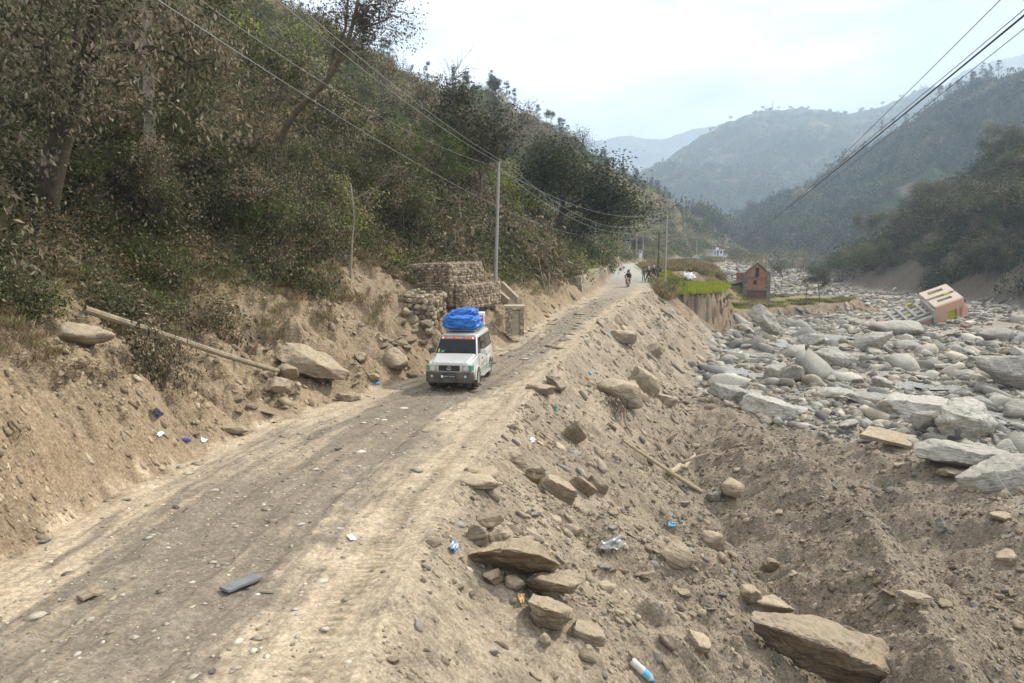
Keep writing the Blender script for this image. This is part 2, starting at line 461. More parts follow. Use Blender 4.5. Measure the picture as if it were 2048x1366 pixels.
def build_sheets():
    V = np.stack([GX, GY, GZ], -1).reshape(-1, 3)
    C = np.clip(colr, .01, .9).reshape(-1, 3)
    RGH = rough.reshape(-1)
    idx = np.arange(NR * NC).reshape(NR, NC)
    F = np.stack([idx[:-1, :-1], idx[:-1, 1:], idx[1:, 1:], idx[1:, :-1]], -1).reshape(-1, 4)
    cx = (GX[:-1, :-1] + GX[1:, 1:]).ravel() / 2; cy = (GY[:-1, :-1] + GY[1:, 1:]).ravel() / 2
    q = lambda a: a[:-1, :-1].ravel()
    road = (cx > xl(cy)) & (cx < xr(cy)) & (cy < 420)
    hillm = cx <= xl(cy)
    rbk = cx > q(T['rb']) - 1
    lx = q(lipx)
    riverm = (~road) & (~hillm) & (~rbk) & (cx > lx) & (cy > 22) & (q(T['sdS']) > 1.5) & (q(T['sdB']) > 1.5) & (q(T['sdF']) > 2.5)
    terr = (~road) & (~hillm) & (~rbk) & ~riverm
    slope = terr & (cy < 76)
    bench = terr & ~slope
    for nm, msk in (('road', road), ('hillside', hillm), ('far_bank_slope', rbk), ('river_bed', riverm), ('roadside_slope', slope), ('river_terrace', bench)):
        f = F[msk]
        used = np.unique(f)
        remap = np.zeros(NR * NC, np.int32); remap[used] = np.arange(len(used))
        o = np_obj(nm, V[used], remap[f], M_GROUND, color=C[used], smooth=True)
        ra = o.data.attributes.new('Rough', 'FLOAT', 'POINT'); ra.data.foreach_set('value', RGH[used].astype(np.float32))
        tag(o, kind='structure')
build_sheets()

# wide valley floor under everything, out to the horizon
_v = []; _n = 96
for r in (0, 200, 500, 1100, 3000):
    for k in range(_n):
        a = 2 * PI * k / _n
        _v.append((r * math.cos(a), 2000 + r * math.sin(a), -7.5))
_f = [[j * _n + k, j * _n + (k + 1) % _n, (j + 1) * _n + (k + 1) % _n, (j + 1) * _n + k] for j in range(4) for k in range(_n)]
_o = np_obj('valley_floor', _v, _f, M_GROUND, color=np.tile([[.2, .17, .12]], (len(_v), 1)))
tag(_o, kind='structure')

# ------------------------------------------------------------------ far hills: a ridge line in the world, faces falling to a foot line, and a back slope
def hill_loft(name, ridge, foot, n=(220, 110), amp=12, wl=160, seed=3, cols=None, back=400):
    """ridge and foot: lists of world points (x, y, z), same parameter"""
    R_ = np.array(ridge, float); F_ = np.array(foot, float)
    tr = np.linspace(0, 1, n[0])
    def samp(P):
        L_ = np.linspace(0, 1, len(P))
        return np.stack([np.interp(tr, L_, P[:, i]) for i in range(3)], 1)
    A, B = samp(R_), samp(F_)
    s_ = np.linspace(0, 1.35, n[1])
    rows = []
    for t in s_:
        if t <= 1: P = B * (1 - t) + A * t
        else:
            dirv = (A - B); dirv[:, 2] = 0; dirv /= np.linalg.norm(dirv, axis=1)[:, None] + 1e-6
            P = A + dirv * (t - 1) / .35 * back; P[:, 2] = A[:, 2] - (t - 1) / .35 * back * .5
        rows.append(P)
    P = np.stack(rows, 0)
    X, Y, Z = P[..., 0], P[..., 1], P[..., 2]
    prof = np.sin(np.clip(s_, 0, 1) * PI)[:, None]
    nb = fbm(X, Y, wl, 5, seed, .5)
    spur = fbm(X * .9 + Y * .4, Y * .2, wl * .55, 4, seed + 7, .55, True)
    keep = (0.10 + .9 * np.clip(1 - np.clip((s_ - .75) / .25, 0, 1), 0, 1))[:, None]
    Zn = Z + nb * amp * keep + spur * amp * 1.1 * prof + fbm(X, Y, wl * .09, 4, seed + 20) * amp * .16
    idx = np.arange(X.size).reshape(X.shape)
    F = np.stack([idx[:-1, :-1], idx[:-1, 1:], idx[1:, 1:], idx[1:, :-1]], -1).reshape(-1, 4)
    c1, c2, c3 = cols
    m1 = smooth01(-.2, .4, fbm(X, Y + Z, wl * .4, 5, seed + 30, .6)); m2 = smooth01(.2, .6, fbm(X, Y + Z * 2, wl * .22, 4, seed + 40, .6))
    C = lerp3(c1, c2, m1); C = lerp3(C, c3, m2 * .7)
    C = C * (1 + .35 * fbm(X, Y + Z, wl * .05, 3, seed + 50)[..., None])
    o = np_obj(name, np.stack([X, Y, Zn], -1).reshape(-1, 3), F, M_HILL, color=np.clip(C, .01, .8).reshape(-1, 3), smooth=True)
    tag(o, kind='structure')
    return X, Y, Zn, s_
def rl_(pts): return [tuple(at(u, v, Y)) for (u, v, Y) in pts]
FCOL = (np.array([.035, .05, .022]), np.array([.085, .075, .035]), np.array([.20, .15, .085]))
H_RIGHT = hill_loft('right_valley_hill', rl_([(2300, 40, 560), (2048, 146, 640), (1960, 165, 660), (1900, 195, 680), (1750, 292, 720), (1600, 385, 760), (1500, 432, 800), (1420, 452, 830), (1395, 470, 850)]),
    [(300, 250, -6), (285, 330, -6), (260, 380, -6), (245, 410, -6), (220, 450, -6), (200, 480, -6), (190, 540, -6), (195, 620, -6), (190, 680, -6)],
    (420, 200), amp=16, wl=120, seed=5, cols=FCOL)
H_MID = hill_loft('middle_hill', rl_([(1180, 480, 1500), (1270, 352, 1750), (1330, 318, 1800), (1400, 272, 1900), (1450, 245, 1950), (1520, 220, 2000), (1600, 214, 2000), (1690, 226, 1950), (1760, 212, 1950), (1850, 178, 2050), (2100, 140, 2150)]),
    [(240, 1000, -6), (290, 1000, -6), (340, 1000, -6), (390, 950, -6), (440, 950, -6), (480, 900, -6), (520, 900, -6), (560, 900, -6), (600, 900, -6), (700, 900, -6), (900, 900, -6)],
    (420, 160), amp=34, wl=420, seed=15, cols=(np.array([.035, .05, .025]), np.array([.07, .07, .035]), np.array([.26, .19, .10])), back=900)
H_BACK = hill_loft('high_back_hill', rl_([(1700, 330, 2600), (1780, 250, 2700), (1830, 205, 2750), (1870, 180, 2800), (1930, 140, 2850), (1980, 122, 2900), (2048, 108, 2950), (2300, 70, 3000)]),
    [(1200, 1900, 0), (1300, 1900, 0), (1350, 1900, 0), (1400, 1900, 0), (1500, 1900, 0), (1550, 1900, 0), (1600, 1900, 0), (1900, 1900, 0)],
    (300, 90), amp=36, wl=500, seed=25, cols=FCOL, back=1200)
H_FAR = hill_loft('distant_range', rl_([(1000, 300, 3900), (1180, 280, 3900), (1225, 270, 3900), (1265, 268, 3900), (1300, 276, 3900), (1345, 268, 3900), (1385, 255, 3900), (1440, 246, 3900), (1600, 230, 3900)]),
    [(-100, 2900, 0), (400, 2900, 0), (550, 2900, 0), (700, 2900, 0), (800, 2900, 0), (950, 2900, 0), (1100, 2900, 0), (1300, 2900, 0), (1700, 2900, 0)],
    (260, 60), amp=60, wl=900, seed=35, cols=FCOL, back=1200)
H_LEFT2 = hill_loft('left_far_spur', rl_([(1230, 350, 520), (1330, 400, 560), (1400, 432, 590), (1450, 455, 620), (1500, 480, 660)]),
    [(105, 385, -3), (120, 420, -4), (140, 470, -5), (160, 520, -6), (180, 560, -6)],
    (200, 90), amp=9, wl=70, seed=55, cols=FCOL, back=250)

# ------------------------------------------------------------------ haze: one closed box of thin even air
def build_haze():
    m = bpy.data.materials.new('haze_air'); m.use_nodes = True
    n, l = m.node_tree.nodes, m.node_tree.links; n.clear()
    out = n.new('ShaderNodeOutputMaterial'); pv = n.new('ShaderNodeVolumePrincipled')
    pv.inputs['Density'].default_value = 0.00037
    pv.inputs['Color'].default_value = (.66, .82, 1.0, 1)
    pv.inputs['Anisotropy'].default_value = 0.2
    l.new(pv.outputs[0], out.inputs['Volume'])
    x0, x1, y0, y1, z0, z1 = -3200, 3300, -1200, 5600, -12, 900
    V = [(x, y, z) for z in (z0, z1) for y in (y0, y1) for x in (x0, x1)]
    F = [(0, 2, 3, 1), (4, 5, 7, 6), (0, 1, 5, 4), (2, 6, 7, 3), (0, 4, 6, 2), (1, 3, 7, 5)]
    o = np_obj('haze', V, F, m)
    tag(o, kind='stuff')
build_haze()
# ------------------------------------------------------------------ stones
import bmesh
def _ico(level):
    bm = bmesh.new(); bmesh.ops.create_icosphere(bm, subdivisions=level, radius=1.0)
    V = np.array([v.co[:] for v in bm.verts]); F = np.array([[v.index for v in f.verts] for f in bm.faces])
    bm.free()
    V /= np.linalg.norm(V, axis=1)[:, None]
    return V, F
ICO = {k: _ico(k) for k in (1, 2, 3, 4, 5, 6)}
def noise3(P, wl, seed, octv=3):
    return (fbm(P[:, 0] + P[:, 2] * .7, P[:, 1] - P[:, 2] * .4, wl, octv, seed) + fbm(P[:, 2] + P[:, 1] * .5, P[:, 0] - P[:, 1] * .3, wl, octv, seed + 9)) * .6
def rock_shape(seed, level=4, dims=(1, 1, 1), kind='block', rough=.05):
    r = np.random.default_rng(seed)
    D, F = ICO[level]
    npl = {'block': 11, 'slab': 9, 'round': 26, 'wedge': 8}[kind]
    N = r.normal(size=(npl, 3)); N /= np.linalg.norm(N, axis=1)[:, None]
    H = r.uniform(.62, 1.0, npl)
    if kind == 'round': H = r.uniform(.86, 1.0, npl)
    if kind in ('slab', 'wedge'):
        side = [(math.cos(a), math.sin(a), r.uniform(-.25, .25)) for a in np.sort(r.uniform(0, 2 * PI, 3)).tolist() + [0.3, 1.9, 3.6, 5.1]]
        N = np.array(side + [(r.uniform(-.12, .12), r.uniform(-.12, .12), 1), (r.uniform(-.12, .12), r.uniform(-.12, .12), -1)])
        if kind == 'wedge': N = np.concatenate([N, [(-.75, .1, .7), (.65, -.15, .75), (.1, -.55, -.8)]])
        N /= np.linalg.norm(N, axis=1)[:, None]
        H = np.concatenate([r.uniform(.68, 1.0, 7), [.72, .72], [.8, .8, .7][:len(N) - 9]])
    dd = D @ N.T
    with np.errstate(divide='ignore'):
        rr = np.where(dd > 1e-3, H[None, :] / np.maximum(dd, 1e-3), 9)
    ch = r.normal(size=(9, 3)); ch /= np.linalg.norm(ch, axis=1)[:, None]
    if kind != 'round':
        dd = np.concatenate([dd, D @ ch.T], 1); H = np.concatenate([H, r.uniform(.86, 1.02, 9)])
        with np.errstate(divide='ignore'): rr = np.where(dd > 1e-3, H[None, :] / np.maximum(dd, 1e-3), 9)
    k = 44.0 if kind != 'round' else 10.0
    rad = -np.log(np.sum(np.exp(-k * np.minimum(rr, 3)), axis=1)) / k       # soft minimum keeps slightly worn edges
    P = D * rad[:, None] * np.array(dims)[None, :]
    sc = float(max(dims))
    q = P / sc
    n = noise3(q * 1.0, .55, seed & 1023, 4) * rough * 1.2 + noise3(q, .14, (seed + 5) & 1023, 3) * rough * .45
    # layered schist: small steps between beds
    lay = np.round(np.sin(q[:, 2] * 38 + noise3(q, .5, 3, 3) * 7.0) * 1.6) * (1 - np.abs(D[:, 2])) * rough * (.07 if kind in ('slab', 'wedge') else .03)
    st_ = np.floor(noise3(q, .5, (seed + 77) & 1023, 2) * 5) / 5 * rough * (.9 if kind != 'round' else .25)
    P = P + D * ((n + lay + st_) * sc)[:, None]
    return P, F

def mat_rock(name, c1, c2, dust, dustamt=.5, bands=True):
    m, n, l, b = nt(name)
    tc = n.new('ShaderNodeTexCoord'); oi = n.new('ShaderNodeObjectInfo')
    va = n.new('ShaderNodeVectorMath'); va.operation = 'ADD'
    l.new(tc.outputs['Object'], va.inputs[0]); l.new(oi.outputs['Random'], va.inputs[1])
    no = n.new('ShaderNodeTexNoise'); no.inputs['Scale'].default_value = 5; no.inputs['Detail'].default_value = 12; no.inputs['Roughness'].default_value = .72
    l.new(va.outputs[0], no.inputs['Vector'])
    mp = n.new('ShaderNodeMapping'); mp.inputs['Scale'].default_value = (1.2, 1.2, 11)
    l.new(va.outputs[0], mp.inputs['Vector'])
    nb = n.new('ShaderNodeTexNoise'); nb.inputs['Scale'].default_value = 1.6; nb.inputs['Detail'].default_value = 7; nb.inputs['Distortion'].default_value = .6
    l.new(mp.outputs[0], nb.inputs['Vector'])
    r = n.new('ShaderNodeValToRGB'); r.color_ramp.elements[0].position = .35; r.color_ramp.elements[1].position = .65
    r.color_ramp.elements[0].color = (*c1, 1); r.color_ramp.elements[1].color = (*c2, 1)
    l.new(nb.outputs['Fac'], r.inputs['Fac'])
    # settled dust lies on the upper sides
    ge = n.new('ShaderNodeNewGeometry'); sx = n.new('ShaderNodeSeparateXYZ'); l.new(ge.outputs['Normal'], sx.inputs[0])
    ma = n.new('ShaderNodeMath'); ma.operation = 'MULTIPLY_ADD'; ma.inputs[1].default_value = .9; l.new(sx.outputs[2], ma.inputs[0]); l.new(no.outputs['Fac'], ma.inputs[2])
    mr = n.new('ShaderNodeMapRange'); mr.inputs['From Min'].default_value = .7; mr.inputs['From Max'].default_value = 1.25; mr.inputs['To Max'].default_value = dustamt
    l.new(ma.outputs[0], mr.inputs['Value'])
    mx = n.new('ShaderNodeMixRGB'); mx.inputs['Color2'].default_value = (*dust, 1)
    l.new(mr.outputs[0], mx.inputs['Fac']); l.new(r.outputs['Color'], mx.inputs['Color1'])
    n9 = n.new('ShaderNodeMapRange'); n9.inputs['From Min'].default_value = .3; n9.inputs['From Max'].default_value = .7; n9.inputs['To Min'].default_value = .7; n9.inputs['To Max'].default_value = 1.2; l.new(no.outputs['Fac'], n9.inputs['Value'])
    m9 = n.new('ShaderNodeMixRGB'); m9.blend_type = 'MULTIPLY'; m9.inputs['Fac'].default_value = 1; l.new(mx.outputs['Color'], m9.inputs['Color1']); l.new(n9.outputs[0], m9.inputs['Color2']); mx = m9
    mr2 = n.new('ShaderNodeMapRange'); mr2.inputs['To Min'].default_value = .78; mr2.inputs['To Max'].default_value = 1.15
    l.new(oi.outputs['Random'], mr2.inputs['Value'])
    m2 = n.new('ShaderNodeMixRGB'); m2.blend_type = 'MULTIPLY'; m2.inputs['Fac'].default_value = 1
    l.new(mx.outputs['Color'], m2.inputs['Color1']); l.new(mr2.outputs[0], m2.inputs['Color2'])
    l.new(m2.outputs['Color'], b.inputs['Base Color'])
    b.inputs['Roughness'].default_value = .85; b.inputs['Specular IOR Level'].default_value = .25
    ad = n.new('ShaderNodeMath'); ad.operation = 'MULTIPLY_ADD'; ad.inputs[1].default_value = 1.2 if bands else .2
    l.new(nb.outputs['Fac'], ad.inputs[0]); l.new(no.outputs['Fac'], ad.inputs[2])
    bp = n.new('ShaderNodeBump'); bp.inputs['Strength'].default_value = .85; bp.inputs['Distance'].default_value = .07
    l.new(ad.outputs[0], bp.inputs['Height']); l.new(bp.outputs[0], b.inputs['Normal'])
    return m
DUSTC = (.47, .375, .26)
R_GREY = mat_rock('grey_schist', (.22, .20, .165), (.42, .38, .315), (.46, .43, .38), .35)
R_PALE = mat_rock('pale_schist', (.28, .255, .215), (.48, .44, .37), (.50, .47, .41), .4)
R_TAN = mat_rock('dusty_stone', (.23, .18, .125), (.37, .295, .205), DUSTC, .85)
R_BRN = mat_rock('brown_stone', (.17, .125, .08), (.31, .23, .145), DUSTC, .7)
RM = {'g': R_GREY, 'p': R_PALE, 't': R_TAN, 'b': R_BRN}

def stone(box, kind, m, label, cat='boulder', name='boulder', depth=1.0, rot=(0, 0, 0), seed=None, sink=.12, group=None, level=4, rough=.05, base=None):
    """box: photograph extent (u0, v0, u1, v1) of the stone; real size follows from its distance"""
    u0, v0, u1, v1 = box
    p = hit((u0 + u1) / 2, base if base else v1 - (v1 - v0) * .12)
    dist = math.hypot(p.y, 0) * 1.0
    w = (u1 - u0) * dist / 1365.0; h = (v1 - v0) * dist / 1365.0
    seed = seed if seed is not None else int(u0 * 7 + v0 * 13) & 0xffff
    d = w * depth
    # the height seen is partly the top face
    tilt = math.atan2(CAM_Z - p.z, p.y)
    hz = max(h - d * math.sin(tilt) * .8, h * .42)
    P, F = rock_shape(seed, level, (w * .64, d * .64, hz * .72), kind, rough)
    o = np_obj(name, P, F, RM[m], smooth=False)
    for pl in o.data.polygons: pl.use_smooth = True
    try: o.data.set_sharp_from_angle(angle=math.radians(28))
    except Exception: pass
    o.location = (p.x, p.y + d * .25, p.z + hz * (.5 - sink))
    o.rotation_euler = rot
    tag(o, label, cat, group)
    return o

R = math.radians
def hull_rock(pts, m, label, base, cat='boulder', name='boulder', noise=.03, cuts=4, seed=1, back=None, Yadd=0.0, smoothit=True):
    """a stone from its corner points: photograph position plus distance offset in metres"""
    p = hit(*base); W = []
    for (u, v, dy) in pts: W.append(at(u, v, p.y + dy + Yadd) - p)
    bm = bmesh.new()
    for w in W: bm.verts.new(w)
    if back:
        for (u, v, dy) in pts: bm.verts.new(at(u, v + back[1], p.y + dy + back[0] + Yadd) - p)
    r_ = bmesh.ops.convex_hull(bm, input=bm.verts)
    for v in [v for v in bm.verts if not v.link_faces]: bm.verts.remove(v)
    bmesh.ops.triangulate(bm, faces=bm.faces)
    bmesh.ops.bevel(bm, geom=list(bm.edges), offset=max(1e-3, (max(w.length for w in W)) * .012), segments=1, affect='EDGES')
    bmesh.ops.triangulate(bm, faces=bm.faces)
    size = max((a - b).length for a in W for b in W)
    for it in range(7):
        es = [e for e in bm.edges if e.calc_length() > size / 38]
        if not es: break
        bmesh.ops.subdivide_edges(bm, edges=es, cuts=1); bmesh.ops.triangulate(bm, faces=[f for f in bm.faces if len(f.verts) > 3])
    bm.normal_update()
    P = np.array([v.co[:] for v in bm.verts]); N = np.array([v.normal[:] for v in bm.verts])
    q = P / size
    n = noise3(q, .35, seed, 4) * noise * size + noise3(q, .09, seed + 3, 3) * noise * size * .38
    n = n + np.floor(noise3(q * np.array([1, 1, 2.2]), .32, seed + 31, 3) * 5) / 5 * noise * 1.5 * size
    P = P + N * n[:, None]
    bm.verts.ensure_lookup_table()
    for v, c in zip(bm.verts, P): v.co = c
    me = bpy.data.meshes.new(name); bm.to_mesh(me); bm.free(); me.materials.append(RM[m])
    for f in me.polygons: f.use_smooth = True
    try: me.set_sharp_from_angle(angle=math.radians(24))
    except Exception: pass
    o = bpy.data.objects.new(name, me); COL.objects.link(o); o.location = p
    tag(o, label, cat); return o
HULLS = [
 ([(935, 1112, 0), (960, 1096, .3), (1027, 1068, .75), (1078, 1084, .8), (1121, 1130, .15), (1096, 1141, .10), (1050, 1149, .12), (1000, 1145, .2), (962, 1133, .2), (945, 1106, -.12), (1015, 1098, -.42), (1078, 1110, -.42), (1116, 1126, -.1), (1040, 1150, .6)], 'b',
  'big wedge-shaped boulder with a dark overhanging near face and dusty top', (1030, 1146), .02),
 ([(1497, 1226, .1), (1505, 1220, .5), (1600, 1230, .9), (1690, 1244, .8), (1766, 1272, .6), (1500, 1242, -.1), (1600, 1272, -.35), (1665, 1292, -.45), (1710, 1316, -.45), (1768, 1338, -.3), (1794, 1352, -.1), (1770, 1300, .3), (1503, 1266, .25), (1600, 1332, .15), (1690, 1376, 0), (1765, 1396, -.05)], 't',
  'massive thick slab with a dark undercut side in the gully bottom', (1640, 1330), .018),
 ([(1868, 845, 0), (1880, 812, .2), (1928, 798, .9), (1967, 806, 1.0), (1995, 848, .4), (1987, 880, .1), (1930, 888, -.3), (1884, 874, -.2), (1925, 830, -.7), (1965, 845, -.5), (1900, 845, -.6), (1950, 800, 2.6), (1900, 800, 2.4), (1990, 845, 2.2), (1880, 850, 2.0)], 'p',
  'largest pale boulder of the river bed with a broad flat face, resting on layered slabs', (1930, 880), .02),
 ([(1519, 606, .2), (1503, 613, .2), (1496, 629, 0), (1508, 647, -.3), (1540, 670, -.5), (1574, 674, 0), (1562, 651, .2), (1546, 631, .3), (1533, 615, .3), (1530, 640, -1.0), (1548, 662, -.9), (1530, 625, 2.0), (1560, 660, 2.2), (1510, 640, 2.0)], 'g',
  'giant pointed boulder tilted against the bank below the brick house', (1540, 668), .015),
 ([(549, 712, .3), (570, 684, .9), (602, 686, 1.1), (650, 704, .9), (697, 744, .2), (690, 759, 0), (632, 757, -.25), (590, 743, -.3), (560, 722, -.1), (640, 730, -.35), (600, 705, .1), (600, 746, .8), (670, 750, 1.2)], 't',
  'huge smooth slab leaning on the bank at the end of the fallen pole', (630, 752), .014),
 ([(1091, 752, 0), (1097, 744, .1), (1105, 739, .2), (1120, 752, .2), (1132, 772, .1), (1128, 782, 0), (1098, 779, 0), (1108, 760, -.35), (1122, 778, -.3), (1110, 748, .7), (1128, 776, .7)], 't',
  'pointed block standing on the road edge behind the track margin', (1110, 779), .02),
 ([(1949, 716, 0), (2112, 712, .4), (1955, 734, -.3), (2040, 752, -.6), (2112, 764, -.4), (1992, 768, .2), (2062, 786, 0), (2112, 780, .2), (1960, 712, 3), (2110, 708, 3)], 'p',
  'big pale-topped slab with a dark undercut side at the right edge of the river bed', (2030, 780), .015),
 ([(1701, 688, 0), (1726, 667, .4), (1787, 662, .6), (1784, 673, 0), (1760, 697, -.1), (1730, 706, -.1), (1716, 699, -.3), (1750, 680, -.6), (1780, 668, -.2), (1740, 690, 1.6), (1780, 664, 2.0)], 'g',
  'pointed dark-sided slab propped up on stones in mid river bed', (1740, 704), .015),
 ([(1719, 868, 0), (1737, 850, .9), (1834, 871, .9), (1821, 892, -.1), (1719, 877, .05), (1821, 900, -.05), (1834, 880, .9)], 't',
  'flat rectangular mud-coloured slab at the crumbling lip of the river bed', (1775, 892), .006),
 ([(1627, 704, 0), (1650, 699, .5), (1722, 707, .6), (1718, 722, .1), (1700, 736, -.1), (1650, 738, -.2), (1630, 730, -.1), (1665, 715, -.7), (1700, 718, -.3), (1650, 705, 2.2), (1715, 715, 2.2)], 'p',
  'pale cracked block left of the propped slab in the river bed', (1672, 735), .02),
 ([(1052, 1200, 0), (1066, 1185, .2), (1085, 1190, .2), (1105, 1215, .1), (1148, 1218, .3), (1146, 1240, .1), (1120, 1256, 0), (1075, 1259, -.05), (1058, 1230, -.1), (1085, 1215, -.3), (1120, 1225, -.3), (1075, 1195, .6), (1140, 1222, .6)], 't',
  'angular tan boulder right of the crumpled yellow wrapper', (1100, 1256), .02),
 ([(1046, 1160, .1), (1075, 1142, .3), (1140, 1140, .5), (1172, 1152, .3), (1168, 1168, .1), (1140, 1196, 0), (1100, 1194, 0), (1060, 1180, .05), (1080, 1158, -.25), (1135, 1172, -.25), (1120, 1150, .8)], 't',
  'broad rock resting under the right end of the wedge boulder', (1110, 1194), .022),
]
YADD = {0: -.2, 1: -1.1, 4: -.6, 10: -.1, 11: -.1, 3: -1.5, 8: -.4}
for i_, (pts_, m_, lb_, bs_, nz_) in enumerate(HULLS): hull_rock(pts_, m_, lb_, bs_, noise=nz_ * 1.1, Yadd=YADD.get(i_, 0), seed=40 + i_ * 7)
HULLED = {h[2] for h in HULLS}
